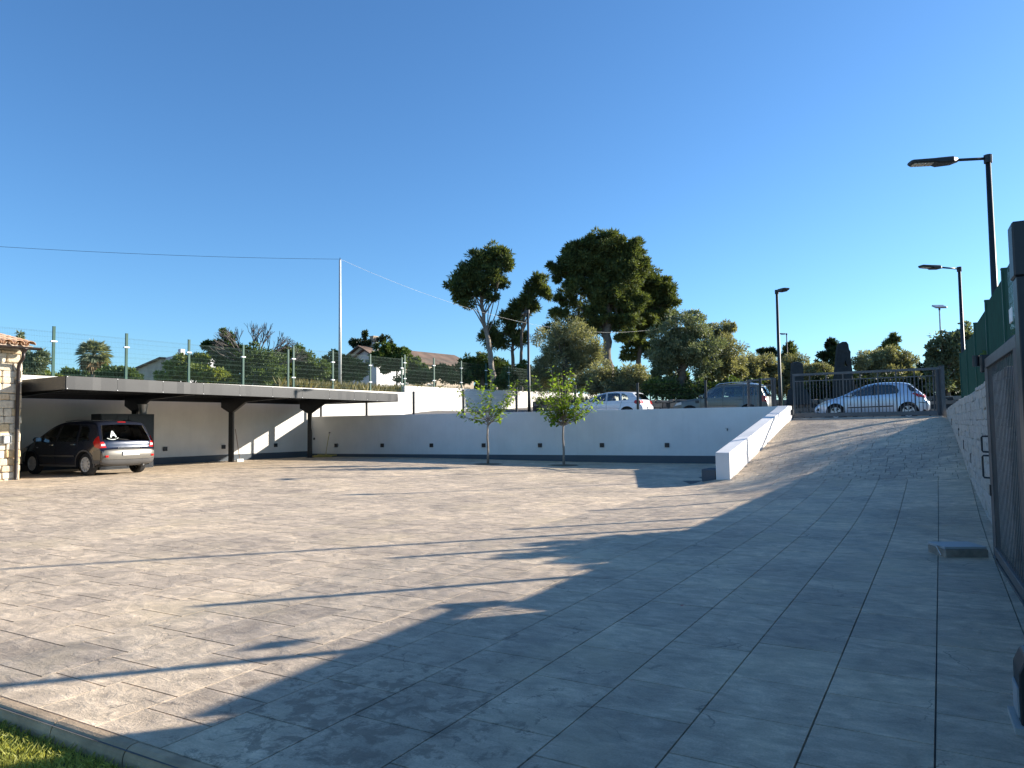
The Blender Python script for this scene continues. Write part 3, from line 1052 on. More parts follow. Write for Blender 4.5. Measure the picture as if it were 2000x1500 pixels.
# ------------------------------------------------------------------ stones on walls
STONES = []
def stone_mesh(i, mat, rough=0.10, key='s'):
    bm = bmesh.new()
    bmesh.ops.create_cube(bm, size=1.0)
    rr = random.Random(i * 17 + 3)
    for v in bm.verts:
        v.co += Vector((rr.uniform(-1, 1), rr.uniform(-0.5, 0.5), rr.uniform(-1, 1))) * rough
    bmesh.ops.bevel(bm, geom=[e for e in bm.edges], offset=0.09, segments=1, affect='EDGES')
    for v in bm.verts:
        v.co += Vector((rr.uniform(-1, 1), rr.uniform(-1, 1), rr.uniform(-1, 1))) * 0.025
    me = bpy.data.meshes.new('stone')
    bm.to_mesh(me); bm.free()
    me.materials.append(mat)
    return me


def stone_field(O, d, n, L, zf0, zf1, hs, ls, mat, parent, limit, depth=0.10, gap=0.012, sizefn=None, stuffname='stones', rough=0.10, protr=0.02):
    """stones laid in rough courses on the face O + d*t (t 0..L), n points out of the face"""
    variants = [stone_mesh(i, mat, rough) for i in range(9)]
    items = []
    z = min(zf0(L * k / 10) for k in range(11)) - 0.05
    zmax = max(zf1(L * k / 10) for k in range(11))
    while z < zmax - 0.03:
        h = random.uniform(*hs)
        t = -random.uniform(0, ls[1])
        while t < L:
            l = random.uniform(*ls)
            a, b = max(0, t), min(L, t + l)
            tc = (a + b) / 2
            top = min(z + h, zf1(tc))
            if b - a > 0.05 and top - z > 0.05 and top > zf0(tc):
                items.append((tc, (z + top) / 2 + random.uniform(-0.006, 0.006), b - a - gap, top - z - gap, random.uniform(0, protr)))
            t += l
        z += h
    if sizefn:
        items.sort(key=lambda it: sizefn(O + d * it[0] + Vector((0, 0, it[1]))))
    inv = root_matrix(parent).inverted()
    ang = math.atan2(d.y, d.x)
    stuff = []
    for k, (tc, zc, l, h, pr) in enumerate(items):
        P = O + d * tc + Vector((0, 0, zc)) + n * (pr - depth / 2 + 0.028)
        me = variants[random.randrange(9)]
        Mx = Matrix.Translation(P) @ Matrix.Rotation(ang, 4, 'Z') @ Matrix.Diagonal((l, depth, h, 1)) @ Matrix.Rotation(PI * random.randrange(2), 4, 'Y')
        if k < limit:
            o = bpy.data.objects.new('stone', me)
            COL.objects.link(o)
            o.parent = parent
            o.matrix_local = inv @ Mx
        else:
            stuff.append((me, Mx))
    if stuff:
        mb = MB()
        for me, Mx in stuff:
            mb.add([Mx @ v.co for v in me.vertices], [list(p.vertices) for p in me.polygons])
        mb.build(stuffname, mat, parent, kind='stuff')


# right stone wall beside the ramp
rw = thing('stone_ramp_wall', 'beige stone wall with weep holes along the right side of the ramp', 'wall', tuple(RL(8.0)))
RN = Vector((-RD.y, RD.x, 0))                    # towards the ramp
def rwtop(t):
    return 2.08 - 0.0125 * t
RLEN = (RL(22.75) - RL(7.95)).length
mb = MB(); vs_ = []
for q in (0, RLEN):
    for o in (0.0, -0.4):
        p = RL(7.95) + RD * q + RN * o
        vs_ += [(p.x, p.y, -0.3), (p.x, p.y, rwtop(q) - 0.01)]
mb.add(vs_, [(0, 1, 3, 2), (4, 6, 7, 5), (0, 4, 5, 1), (2, 3, 7, 6), (1, 5, 7, 3), (0, 2, 6, 4)])
mb.build('wall_core', M['mortar_ramp'], rw)
stone_field(RL(7.95), RD, RN, RLEN, lambda t: hc(*(RL(7.95) + RD * t)[:2]) - 0.05, rwtop, (0.09, 0.19), (0.10, 0.34), M['stone_ramp'], rw, 290,
            depth=0.11, gap=0.001, sizefn=lambda P: P.y, rough=0.17, protr=0.010)
for (x, y) in ((1862, 824), (1876, 844), (1886, 868), (1901, 895)):
    P = ray_wall(x, y, RL(10) + RN * 0.0, RN)
    mb = MB(); mb.obox(P, RD, RN, (0, 0, 1), (-0.05, 0.05), (0, 0.045), (-0.09, 0.09)); mb.build('weep_hole', M['black'], rw)

# ------------------------------------------------------------------ welded mesh fences
def mesh_panel(L, H, dv=0.05, dh=0.2, w=0.0038):
    """panel in local coordinates: along +X, up Z"""
    mb = MB()
    n = int(L / dv)
    for i in range(n + 1):
        x = i * L / n
        mb.add([(x - w / 2, -w / 2, 0), (x + w / 2, -w / 2, 0), (x, w / 2, 0), (x - w / 2, -w / 2, H), (x + w / 2, -w / 2, H), (x, w / 2, H)],
               [(0, 1, 4, 3), (1, 2, 5, 4), (2, 0, 3, 5)])
    k = int(round(H / dh))
    zs = []
    for j in range(k + 1):
        z = 0.02 + j * (H - 0.04) / k
        zs.append(z)
    for z in (zs[0] + 0.03, zs[-1] - 0.03, zs[k // 2] + 0.04):
        zs.append(z)
    for z in zs:
        mb.box((0, L), (-0.0075, -0.003), (z - w * 0.62, z + w * 0.62))
    return mb


def fence(name, label, pts, posts_top, panel_z, mat, post=(0.085, 0.06), clips=None, group=None, dh=0.2, wire=0.0028):
    """pts: list of plan points; panel between each pair"""
    t = thing(name, label, 'fence', (pts[0][0], pts[0][1], panel_z[0][0]), 0, group)
    inv = WM[t].inverted()
    cache = {}
    for i in range(len(pts) - 1):
        a = Vector((pts[i][0], pts[i][1], 0)); b = Vector((pts[i + 1][0], pts[i + 1][1], 0))
        z0, z1 = panel_z[i]
        L = (b - a).length; H = z1 - z0
        key = (round(L, 2), round(H, 2))
        if key not in cache:
            o = mesh_panel(L, H, dh=dh, w=wire).build('mesh_panel', mat, t, local=True)
            cache[key] = o
        else:
            o = cache[key].copy(); COL.objects.link(o); o.parent = t
        d = (b - a).normalized()
        o.matrix_local = inv @ Matrix.Translation(Vector((a.x, a.y, z0))) @ Matrix.Rotation(math.atan2(d.y, d.x), 4, 'Z')
    pc = {}
    for i, p in enumerate(pts):
        z0, z1 = posts_top[i]
        d = Vector(pts[min(i + 1, len(pts) - 1)][:2]) - Vector(pts[max(i - 1, 0)][:2])
        key = round(z1 - z0, 2)
        if key not in pc:
            mb = MB(); mb.box((-post[0] / 2, post[0] / 2), (-post[1] / 2 , post[1] / 2), (0, z1 - z0))
            mb.box((-post[0] / 2 - 0.004, post[0] / 2 + 0.004), (-post[1] / 2 - 0.004, post[1] / 2 + 0.004), (z1 - z0, z1 - z0 + 0.015))
            o = mb.build('post', mat, t, local=True); pc[key] = o
        else:
            o = pc[key].copy(); COL.objects.link(o); o.parent = t
        o.matrix_local = inv @ Matrix.Translation(Vector((p[0], p[1], z0))) @ Matrix.Rotation(math.atan2(d.y, d.x), 4, 'Z')
        if clips:
            for zc in clips(i):
                if 'clip' not in pc:
                    mb = MB(); mb.box((-0.10, 0.10), (-0.045, 0.045), (-0.025, 0.025))
                    c = mb.build('clip', M['clip'], t, local=True, bevel=0.006); pc['clip'] = c
                else:
                    c = pc['clip'].copy(); COL.objects.link(c); c.parent = t
                c.matrix_local = inv @ Matrix.Translation(Vector((p[0], p[1], zc))) @ Matrix.Rotation(math.atan2(d.y, d.x), 4, 'Z')
    return t


# green fence on the boundary wall: three lengths, stepped
def wp(k, off=-0.12):
    p = W(2.5 * k, off); return (p.x, p.y)
fence('green_fence', 'green mesh fence with tall posts behind the carport roof', [wp(k) for k in range(-2, 4)] + [wp(3.94)],
      [(3.4, 5.1)] * 7, [(3.45, 4.95)] * 6, M['green'], clips=lambda i: (4.6,) if i < 6 else ())
fence('green_fence', 'green mesh fence on the cream wall between the carport and the wall step', [wp(4.06), wp(5), wp(6), wp(6.94)],
      [(3.4, 5.26)] * 4, [(3.47, 5.2)] * 3, M['green'], clips=lambda i: (4.7, 3.85))
fence('green_fence', 'green mesh fence on the highest part of the cream wall, beyond the step', [wp(7.03)] + [wp(k) for k in range(8, 13)],
      [(3.76, 5.42)] * 6, [(3.84, 5.36)] * 5, M['green'], clips=lambda i: (5.0, 4.15))
# dark mesh fence on the white retaining wall
def mwp(x):
    r = at(x, 795, 1) - CAM
    n = MWN; P0 = PA - MWN * 0.12
    P = CAM + r * ((P0 - CAM).dot(n) / r.dot(n))
    return (P.x, P.y)
fx = [627, 716, 808, 905, 1009, 1124, 1246, 1379, 1486]
fence('dark_fence', 'dark fine mesh fence standing on the white retaining wall in front of the parked cars', [mwp(x) for x in fx],
      [(2.08, 3.06)] * 9, [(2.1, 3.04)] * 8, M['charcoal'], dh=0.25)
# right fence, seen along its length
rp = [RL(y, 0.14) for y in (7.1, 9.3, 11.5, 13.7, 15.9, 18.1)]
fence('green_fence', 'green mesh fence on top of the stone wall, seen almost along its length', [(p.x, p.y) for p in rp],
      [(1.95, 3.42), (2.0, 3.4), (2.0, 3.36), (2.0, 3.3), (1.95, 3.22), (1.9, 3.14)], [(2.08, 3.36), (2.06, 3.32), (2.04, 3.26), (2.0, 3.18), (1.97, 3.1)], M['green'], dh=0.12, wire=0.0045)
P = RL(7.35, -0.03, 2.55)
mb = MB(); mb.obox(P, RD, RN, (0, 0, 1), (-0.12, 0.12), (0, 0.008), (-0.07, 0.07))
tag(mb.build('notice_plate', M['clip']), 'little white plate fixed to the green fence above the open gate', 'plate')

# ------------------------------------------------------------------ street stone wall, monoliths
sw = thing('dry_stone_wall', 'long low dry stone wall behind the parked cars', 'wall', tuple(S(0)))
mb = MB(); vs_ = []
for q in (-14, 0, 17.3):
    for o in (0.06, 0.5):
        p = S(q, o)
        vs_ += [(p.x, p.y, 1.2), (p.x, p.y, swtop(q) - 0.03)]
fs = [(0, 1, 3, 2), (8, 10, 11, 9)]
for i in range(2):
    a = i * 4
    fs += [(a, a + 4, a + 5, a + 1), (a + 2, a + 3, a + 7, a + 6), (a + 1, a + 5, a + 7, a + 3)]
mb.add(vs_, fs); mb.build('wall_core', M['stone_dark'], sw)
stone_field(S(-14, 0.1), SDIR, -SN, 31.3, lambda t: 1.55, lambda t: swtop(t - 14) + random.uniform(-0.03, 0.03), (0.13, 0.24), (0.18, 0.5), M['stone_dry'], sw, 300,
            depth=0.2, gap=0.02, sizefn=lambda P: abs(P.x - 9) + P.y * 0.2, rough=0.16, protr=0.07)


def lump(name, P, w, dth, h, mat, rot, taper=0.55, hole=False, seed=1, parts=None, parent=None):
    """a rough standing stone"""
    bm = bmesh.new()
    bmesh.ops.create_cube(bm, size=1.0)
    bmesh.ops.subdivide_edges(bm, edges=bm.edges[:], cuts=5, use_grid_fill=True)
    for v in bm.verts:
        z = v.co.z + 0.5
        k = 1 - (1 - taper) * z
        x = v.co.x * w * k; y = v.co.y * dth * k
        nz = mnoise.noise(Vector((x * 1.6 + seed * 7, y * 1.6, z * h * 0.9)))
        v.co = Vector((x * (1 + 0.28 * nz), y * (1 + 0.25 * nz), z * h + 0.1 * nz * (z > 0.9)))
        if z > 0.99:
            v.co.z -= abs(v.co.x) * 0.35
    me = bpy.data.meshes.new(name)
    bm.to_mesh(me); bm.free()
    me.materials.append(mat)
    o = bpy.data.objects.new(name, me)
    COL.objects.link(o)
    if parent:
        o.parent = parent
        o.matrix_local = Matrix.Rotation(rot, 4, 'Z')
    else:
        o.location = P; o.rotation_euler = (0, 0, rot)
    return o


# tall monolith with a hole: built from two shafts, a bridge and a foot
P = at(1650, 772, 35.2); P.z = 2.35
t = thing('standing_stone', 'tall dark standing stone pierced by a small hole, right of the shorter one', 'standing stone', tuple(P), R(-12))
mb = MB()
loopo = [(-0.60, 0), (-0.47, 1.1), (-0.36, 2.0), (-0.28, 2.62), (-0.22, 2.88), (-0.05, 2.99), (0.12, 2.98), (0.21, 2.86), (0.23, 2.6), (0.29, 2.5), (0.27, 2.25), (0.34, 1.65), (0.42, 1.0), (0.62, 0)]
hole = [(0.0, 1.86), (0.16, 1.78), (0.10, 1.95), (0.04, 2.12)]
pts2 = loopo + hole
grid = [(x_ * 0.10, z_ * 0.2) for x_ in range(-8, 9) for z_ in range(0, 16)]
n0 = len(pts2)
def inl(p, L_):
    return inpoly(p[0], p[1], L_)
def dmin(p, L_):
    return min((Vector(p) - Vector(q)).length for q in L_)
pts2 += [p for p in grid if inl(p, loopo) and not inl(p, hole) and dmin(p, loopo + hole) > 0.06]
ed = [(i, (i + 1) % 14) for i in range(14)] + [(14 + i, 14 + (i + 1) % 4) for i in range(4)]
r = delaunay_2d_cdt([Vector(p) for p in pts2], ed, [], 1, 1e-5)
tri = [f for f in r[2] if not inl((sum(r[0][i][0] for i in f) / 3, sum(r[0][i][1] for i in f) / 3), hole)]
nv = len(r[0])
def dep(x, z):
    return 0.20 + 0.10 * mnoise.noise(Vector((x * 3, z * 2, 3)))
vs_ = [(v[0], -dep(v[0], v[1]), v[1]) for v in r[0]] + [(v[0], dep(v[0] + 9, v[1]), v[1]) for v in r[0]]
fs = [list(f) for f in tri] + [[i + nv for i in f][::-1] for f in tri]
fs += [[a, b, b + nv, a + nv] for (a, b) in ed]
mb.add(vs_, fs); mb.build('stone_block', M['stone_dark'], t, local=True)
P = at(1559, 775, 34.6); P.z = 2.35
t = thing('standing_stone', 'shorter dark standing stone with a stepped foot, just right of the lamp post', 'standing stone', tuple(P), R(-14))
lump('stone_block', None, 0.62, 0.5, 2.03, M['stone_dark'], 0, 0.78, seed=3, parent=t)
b2 = lump('stone_foot', None, 1.0, 0.6, 0.85, M['stone_dark'], 0, 0.8, seed=5, parent=t)

# ------------------------------------------------------------------ far gate at the top of the ramp
GA = Vector((9.62, 25.3, 0)); GB = RL(22.85, -0.12)
gd = (GB - GA).normalized(); gn = Vector((gd.y, -gd.x, 0)); GL = (GB - GA).length
gz0, gz1 = 1.69, 3.14
g = thing('driveway_gate', 'grey metal sliding gate of thin vertical bars closing the top of the ramp', 'gate', (GA.x, GA.y, gz0))
def gbar(a, b, w, h, name='rail', mat=None):
    MB().bar(a, b, w, h).build(name, mat or M['gate_grey'], g)
gp_ = lambda t, z: GA + gd * t + Vector((0, 0, z))
gbar(gp_(0.0, gz1), gp_(GL, gz1), 0.07, 0.075, 'top_rail')
gbar(gp_(0.0, gz0 + 0.07), gp_(GL - 0.08, gz0 + 0.07), 0.06, 0.13, 'bottom_rail')
gbar(gp_(0.05, gz1 - 0.22), gp_(GL - 0.2, gz1 - 0.22), 0.025, 0.03, 'upper_rail')
gbar(gp_(0.03, gz0), gp_(0.03, gz1 - 0.04), 0.06, 0.06, 'stile')
gbar(gp_(GL - 0.12, gz0), gp_(GL - 0.12, gz1 - 0.04), 0.09, 0.10, 'stile')
pb = None; pb2 = None
nb = 41
for i in range(1, nb):
    q = 0.03 + (GL - 0.15) * i / nb
    major = i % 5 == 0
    zt_ = gz1 - 0.04 if major else gz1 - 0.235
    w = 0.032 if major else 0.018
    src = pb2 if major else pb
    if src is None:
        src = MB().bar(gp_(q, gz0 + 0.135), gp_(q, zt_), w).build('bar', M['gate_grey'], g)
        src['q'] = q
        if major: pb2 = src
        else: pb = src
    else:
        c = src.copy(); COL.objects.link(c); c.parent = g
        c.location = gd * (q - src['q'])
for o in (pb, pb2):
    del o['q']
for o in [x for x in bpy.data.objects if x.parent == g and 'q' in x]:
    del o['q']
t = thing('gate_post', 'grey square post at the right end of the far gate', 'post', tuple(GB))
MB().bar(GB + Vector((0, 0, 1.4)), GB + Vector((0, 0, 3.2)), 0.12).build('shaft', M['gate_grey'], t)
MB().bar(GB + Vector((0, 0, 3.2)), GB + Vector((0, 0, 3.215)), 0.14).build('cap', M['gate_grey'], t)
MB().obox(GA - gn * 0.0, gd, gn, (0, 0, 1), (0.0, GL), (-0.25, 0.2), (1.5, 1.665)).build('gate_threshold', M['concrete'], kind='structure', bevel=0.01)
# green steel post left of the gate
gpz = at(1527, 800, 25.9)
t = thing('gate_post', 'dark green square post at the left end of the far gate', 'post', (gpz.x, gpz.y, 1.7))
MB().bar((gpz.x, gpz.y, 1.6), (gpz.x, gpz.y, 3.12), 0.10).build('shaft', M['green'], t)
MB().bar((gpz.x, gpz.y, 3.12), (gpz.x, gpz.y, 3.135), 0.115).build('cap', M['green'], t)
# small pedestrian gate beyond the retaining wall
pg = thing('pedestrian_gate', 'small grey barred gate between the grey car and the driveway gate', 'gate', tuple(at(1463, 795, 27.2)))
a = at(1463, 795, 27.2); b = at(1510, 795, 26.2)
for (x, y, nm) in ((a.x, a.y, 'stile'), (b.x, b.y, 'stile')):
    MB().bar((x, y, 1.65), (x, y, 3.12), 0.085).build(nm, M['gate_grey'], pg)
dgp = (Vector((b.x, b.y, 0)) - Vector((a.x, a.y, 0)))
q0 = Vector((a.x, a.y, 0))
MB().bar(q0 + Vector((0, 0, 3.08)), q0 + dgp + Vector((0, 0, 3.08)), 0.07).build('top_rail', M['gate_grey'], pg)
MB().bar(q0 + Vector((0, 0, 2.86)), q0 + dgp + Vector((0, 0, 2.86)), 0.03).build('upper_rail', M['gate_grey'], pg)
MB().bar(q0 + Vector((0, 0, 1.8)), q0 + dgp + Vector((0, 0, 1.8)), 0.06).build('bottom_rail', M['gate_grey'], pg)
for i in range(1, 8):
    p = q0 + dgp * (i / 8)
    MB().bar(p + Vector((0, 0, 1.8)), p + Vector((0, 0, 2.86)), 0.018).build('bar', M['gate_grey'], pg)
c1 = at(1515, 795, 26.0)
MB().bar((c1.x, c1.y, 1.65), (c1.x, c1.y, 3.1), 0.06).build('latch_post', M['gate_grey'], pg)

# ------------------------------------------------------------------ near open gate on the right
NG0 = RL(7.93, -0.20); NG1 = RL(5.66, -0.18)
nd = (NG1 - NG0).normalized(); NL = (NG1 - NG0).length
g2 = thing('open_gate', 'open grey gate of close vertical slats at the right edge', 'gate', tuple(NG0))
zb, ztp = 0.055, 2.17
P_ = lambda t, z, o=0.0: NG0 + nd * t + RN * o + Vector((0, 0, z))
MB().bar(P_(0, ztp - 0.05), P_(NL, ztp - 0.05), 0.055, 0.10).build('top_rail', M['gate_near'], g2, bevel=0.003)
MB().bar(P_(0, zb + 0.05), P_(NL, zb + 0.05), 0.055, 0.09).build('bottom_rail', M['gate_near'], g2, bevel=0.003)
MB().bar(P_(0.025, zb), P_(0.025, ztp - 0.1), 0.05, 0.05).build('stile', M['gate_near'], g2, bevel=0.003)
MB().bar(P_(NL - 0.04, zb + 0.095), P_(NL - 0.04, ztp - 0.1), 0.08, 0.055).build('stile', M['gate_near'], g2, bevel=0.003)
src = None
k = 22
for i in range(k):
    q = 0.09 + (NL - 0.2) * i / (k - 1)
    if src is None:
        src = MB().obox(P_(q, 0, 0.0), nd, RN, (0, 0, 1), (-0.012, 0.012), (-0.003, 0.003), (zb + 0.095, ztp - 0.1)).build('slat', M['gate_near'], g2)
        qa = q
    else:
        c = src.copy(); COL.objects.link(c); c.parent = g2; c.location = nd * (q - qa)
# handles at the far stile
for (za, zb_) in ((1.16, 1.33), (0.88, 1.12)):
    mb = MB()
    mb.tube([P_(0.0, zb_), P_(-0.06, zb_, 0.075), P_(-0.07, zb_ - 0.015, 0.085), P_(-0.07, za + 0.015, 0.085), P_(-0.06, za, 0.075), P_(0.0, za)], 0.010, 8)
    mb.build('handle', M['charcoal'], g2, smooth=True)
MB().obox(P_(0, 0.75), nd, RN, (0, 0, 1), (-0.04, 0.03), (-0.02, 0.04), (-0.06, 0.06)).build('lock', M['charcoal'], g2, bevel=0.004)
mb = MB()
mb.lathe(P_(0.1, zb - 0.01, 0.0), RN, [(-0.02, 0.0), (-0.02, 0.05), (0.02, 0.05), (0.02, 0.0)], 16)
mb.build('wheel', M['charcoal'], g2)
t = thing('gate_roller', 'black roller bracket holding the top far corner of the open gate', 'roller', tuple(P_(0, 2.17)))
MB().obox(P_(0, 2.13), nd, RN, (0, 0, 1), (-0.16, -0.02), (-0.09, 0.06), (-0.10, 0.09)).build('bracket', M['black'], t, bevel=0.01)
mb = MB(); mb.lathe(P_(-0.09, 2.1, 0.10), (0, 0, 1), [(0, 0), (0, 0.035), (0.12, 0.035), (0.12, 0)], 16); mb.build('roller_wheel', M['charcoal'], t, smooth=False)
MB().bar(P_(-0.1, 2.2, -0.05), RL(8.3, 0.1, 2.45), 0.02).build('arm', M['charcoal'], t)
# ground rail
mb = MB()
ra = RL(8.1, -0.20); rb_ = RL(2.2, -0.16)
mb.bar((ra.x, ra.y, hc(ra.x, ra.y) + 0.012), (rb_.x, rb_.y, hc(rb_.x, rb_.y) + 0.012), 0.05, 0.03)
mb.bar((ra.x, ra.y, hc(ra.x, ra.y) + 0.034), (rb_.x, rb_.y, hc(rb_.x, rb_.y) + 0.034), 0.018, 0.018)
tag(mb.build('gate_track', M['gate_near']), 'narrow steel track on the ground under the open gate', 'track')
# heavy post at the frame edge
pp = RL(5.42, -0.195)
t = thing('gate_post', 'tall thick dark grey post with a cap at the right edge, beside the open gate', 'post', (pp.x, pp.y, 0))
MB().obox(pp, nd, RN, (0, 0, 1), (-0.08, 0.14), (-0.16, 0.03), (0.0, 2.56)).build('shaft', M['charcoal'], t, bevel=0.006)
MB().obox(pp, nd, RN, (0, 0, 1), (-0.09, 0.15), (-0.17, 0.045), (2.56, 2.97)).build('cap', M['charcoal'], t, bevel=0.012)
# backing: added sloping wall, unseen near end raised for shade; reed screen above
lowz = lambda y: 2.2 if y < 5.3 else 0.6 + 0.75 * ss((y - 5.3) / 2.6)
mb = MB(); vs_ = []
ys = [-2, 2, 5.29, 5.31, 6.2, 7.0, 7.9]
for y in ys:
    for o in (0.30, 0.55):
        p = RL(y, o); vs_ += [(p.x, p.y, -0.3), (p.x, p.y, lowz(y))]
fs = [(0, 1, 3, 2), (24, 26, 27, 25)]
for i in range(6):
    a_ = i * 4
    fs += [(a_, a_ + 4, a_ + 5, a_ + 1), (a_ + 2, a_ + 3, a_ + 7, a_ + 6), (a_ + 1, a_ + 5, a_ + 7, a_ + 3)]
mb.add(vs_, fs)
tag(mb.build('shade_backing_wall', M['mortar_ramp']), 'added rough wall behind the open gate, its unseen near end raised to cast shade', 'wall')
vs_ = []; fs = []
y = -1.9
nsc = 0
layer = 0.27
while y < 7.9 or layer < 0.28:
    if y >= 7.9:
        y = 5.0; layer = 0.285  # second reed layer added to keep sun streaks off the paving
    w = random.uniform(0.011, 0.017)
    a_ = RL(y, layer + random.uniform(-0.001, 0.001)); b_ = RL(y + w, layer + random.uniform(-0.001, 0.001))
    zt2 = (2.33 if y > 5.2 else 2.2) + random.uniform(-0.01, 0.01)
    o = len(vs_)
    vs_ += [(a_.x, a_.y, 0.0), (b_.x, b_.y, 0.0), (b_.x, b_.y, zt2), (a_.x, a_.y, zt2)]
    m_ = (a_ + b_) / 2 + RN * 0.006
    vs_ += [(m_.x, m_.y, 0.0), (m_.x, m_.y, zt2)]
    fs += [(o, o + 4, o + 5, o + 3), (o + 4, o + 1, o + 2, o + 5), (o, o + 3, o + 2, o + 1)]
    y += w * 0.72
mb = MB(); mb.add(vs_, fs)
rs_ = thing('reed_screen', 'tan reed screen glowing with sunlight behind the open gate', 'screen', tuple(RL(7.9, 0.27)))
mb.build('reeds', M['reed'], rs_, kind='stuff')
for z in (0.5, 1.3, 2.0):
    MB().bar(RL(-1.9, 0.262, z), RL(7.9, 0.262, z), 0.004, 0.012).build('binding_wire', M['charcoal'], rs_)

# motor housing cut by the frame edge
mp_ = Vector((2.605, 3.70, 0))
t = thing('gate_motor', 'dark rounded gate motor housing cut off by the right edge', 'gate motor', tuple(mp_))
mb = MB()
prof = [(-0.13, 0.03), (-0.13, 0.28), (-0.10, 0.35), (-0.04, 0.38), (0.04, 0.38), (0.10, 0.35), (0.13, 0.28), (0.13, 0.03)]
v1 = [mp_ + RN * -a_ + nd * -0.11 + Vector((0, 0, b_)) for a_, b_ in prof]; v2 = [mp_ + RN * -a_ + nd * 0.13 + Vector((0, 0, b_)) for a_, b_ in prof]
mb.add(v1 + v2, [list(range(8)), list(range(8, 16))[::-1]] + [[i, (i + 1) % 8, 8 + (i + 1) % 8, 8 + i] for i in range(8)])
mb.build('housing', M['charcoal'], t, bevel=0.006)
MB().obox(mp_, nd, RN, (0, 0, 1), (-0.15, 0.17), (-0.16, 0.16), (0.0, 0.03)).build('base_plate', M['concrete'], t)
MB().obox(mp_, nd, RN, (0, 0, 1), (-0.08, 0.1), (0.131, 0.139), (0.06, 0.2)).build('cover', M['blocktop'], t)

# concrete block with a pale top
bp = Vector((5.0, 8.4, 0)); bp.z = hc(bp.x, bp.y)
t = thing('gate_stop_block', 'low dirty concrete block with a pale metal top at the far foot of the gate', 'block', tuple(bp))
ex = Vector((0.998, -0.06, 0)).normalized(); ey = Vector((0.06, 0.998, 0))
MB().obox(bp, ex, ey, (0, 0, 1), (-0.24, 0.22), (-0.17, 0.22), (-0.02, 0.085)).build('block_body', M['block'], t, bevel=0.008)
MB().obox(bp, ex, ey, (0, 0, 1), (-0.24, 0.21), (-0.16, 0.22), (0.087, 0.115)).build('top_plate', M['blocktop'], t, bevel=0.004)
MB().tube([bp + ex * -0.24 + Vector((0, -0.05, 0.10)), bp + ex * -0.28 + Vector((0, -0.05, 0.11)), bp + ex * -0.27 + Vector((0, -0.12, 0.02))], 0.006, 6).build('hook', M['zinc'], t)

# ------------------------------------------------------------------ carport
ca = Vector((-11.6, 19.2, 0)); cb = Vector((-4.9, 31.7, 0))
cd = (cb - ca).normalized(); CL = (cb - ca).length; cn = Vector((cd.y, -cd.x, 0))
ZT, ZB = 2.97, 2.62
cp = thing('carport', 'dark cantilevered carport with a flat roof and grey metal fascia', 'carport', (ca.x, ca.y, 0))
# back edge
t0 = (ca - W0).dot(WD); o0 = (ca - W0).dot(WP)
ka = W(t0 - 0.15, 0.28); kb = W((cb - W0).dot(WD) - 0.35, 0.28)
nP = 10
cols = None
for i in range(nP):
    a_ = ca + cd * (CL * i / nP + 0.003); b_ = ca + cd * (CL * (i + 1) / nP - 0.003)
    mb = MB()
    j1, j2, j3 = (random.uniform(-0.004, 0.004) for _ in range(3))
    n_ = 6
    vs_ = []
    for k_ in range(n_ + 1):
        f = k_ / n_
        p = a_.lerp(b_, f) + cn * (0.018 * math.sin(f * PI) * random.choice((0.3, -0.2, 0.5)) )
        vs_ += [(p.x, p.y, ZB), (p.x, p.y, ZT)]
    vs2 = [(x_ - cn.x * 0.02, y_ - cn.y * 0.02, z_) for x_, y_, z_ in vs_]
    m_ = len(vs_)
    fs = []
    for k_ in range(n_):
        q = k_ * 2
        fs += [(q, q + 2, q + 3, q + 1), (m_ + q, m_ + q + 1, m_ + q + 3, m_ + q + 2), (q + 1, q + 3, m_ + q + 3, m_ + q + 1), (q, m_ + q, m_ + q + 2, q + 2)]
    fs += [(0, 1, m_ + 1, m_), (m_ - 2, m_ + m_ - 2, m_ + m_ - 1, m_ - 1)]
    mb.add(vs_ + vs2, fs)
    mb.build('fascia_panel', M['fascia'], cp, smooth=False)
mb = MB()
for i in range(nP + 1):
    for z in (ZB + 0.02, ZT - 0.02):
        p = ca + cd * min(CL - 0.03, max(0.03, CL * i / nP)) + cn * 0.003 + Vector((0, 0, z))
        mb.lathe(p, cn, [(0, 0.014), (0.008, 0.010), (0.01, 0)], 8)
mb.build('rivets', M['clip'], cp, kind='stuff')
def fascia_side(a_, b_, nm='end_fascia'):
    MB().bar(Vector((a_.x, a_.y, (ZB + ZT) / 2)), Vector((b_.x, b_.y, (ZB + ZT) / 2)), 0.02, ZT - ZB - 0.004).build(nm, M['charcoal'], cp)
fascia_side(ca - cn * 0.022, ka); fascia_side(cb - cn * 0.022, kb); fascia_side(ka, kb, 'back_fascia')
mb = MB()
q = [ca - cn * 0.025, cb - cn * 0.025, kb, ka]
mb.add([(p.x, p.y, ZT - 0.05) for p in q] + [(p.x, p.y, ZT - 0.015) for p in q], [(0, 1, 2, 3), (7, 6, 5, 4), (0, 4, 5, 1), (1, 5, 6, 2), (2, 6, 7, 3), (3, 7, 4, 0)])
mb.build('roof_sheet', M['roof_sheet'], cp)
# purlins
for i in range(6):
    f = (i + 0.5) / 6
    a_ = (ca - cn * 0.05).lerp(ka, f); b_ = (cb - cn * 0.05).lerp(kb, f)
    MB().bar((a_.x, a_.y, ZT - 0.12), (b_.x, b_.y, ZT - 0.12), 0.06, 0.13).build('purlin', M['charcoal'], cp)
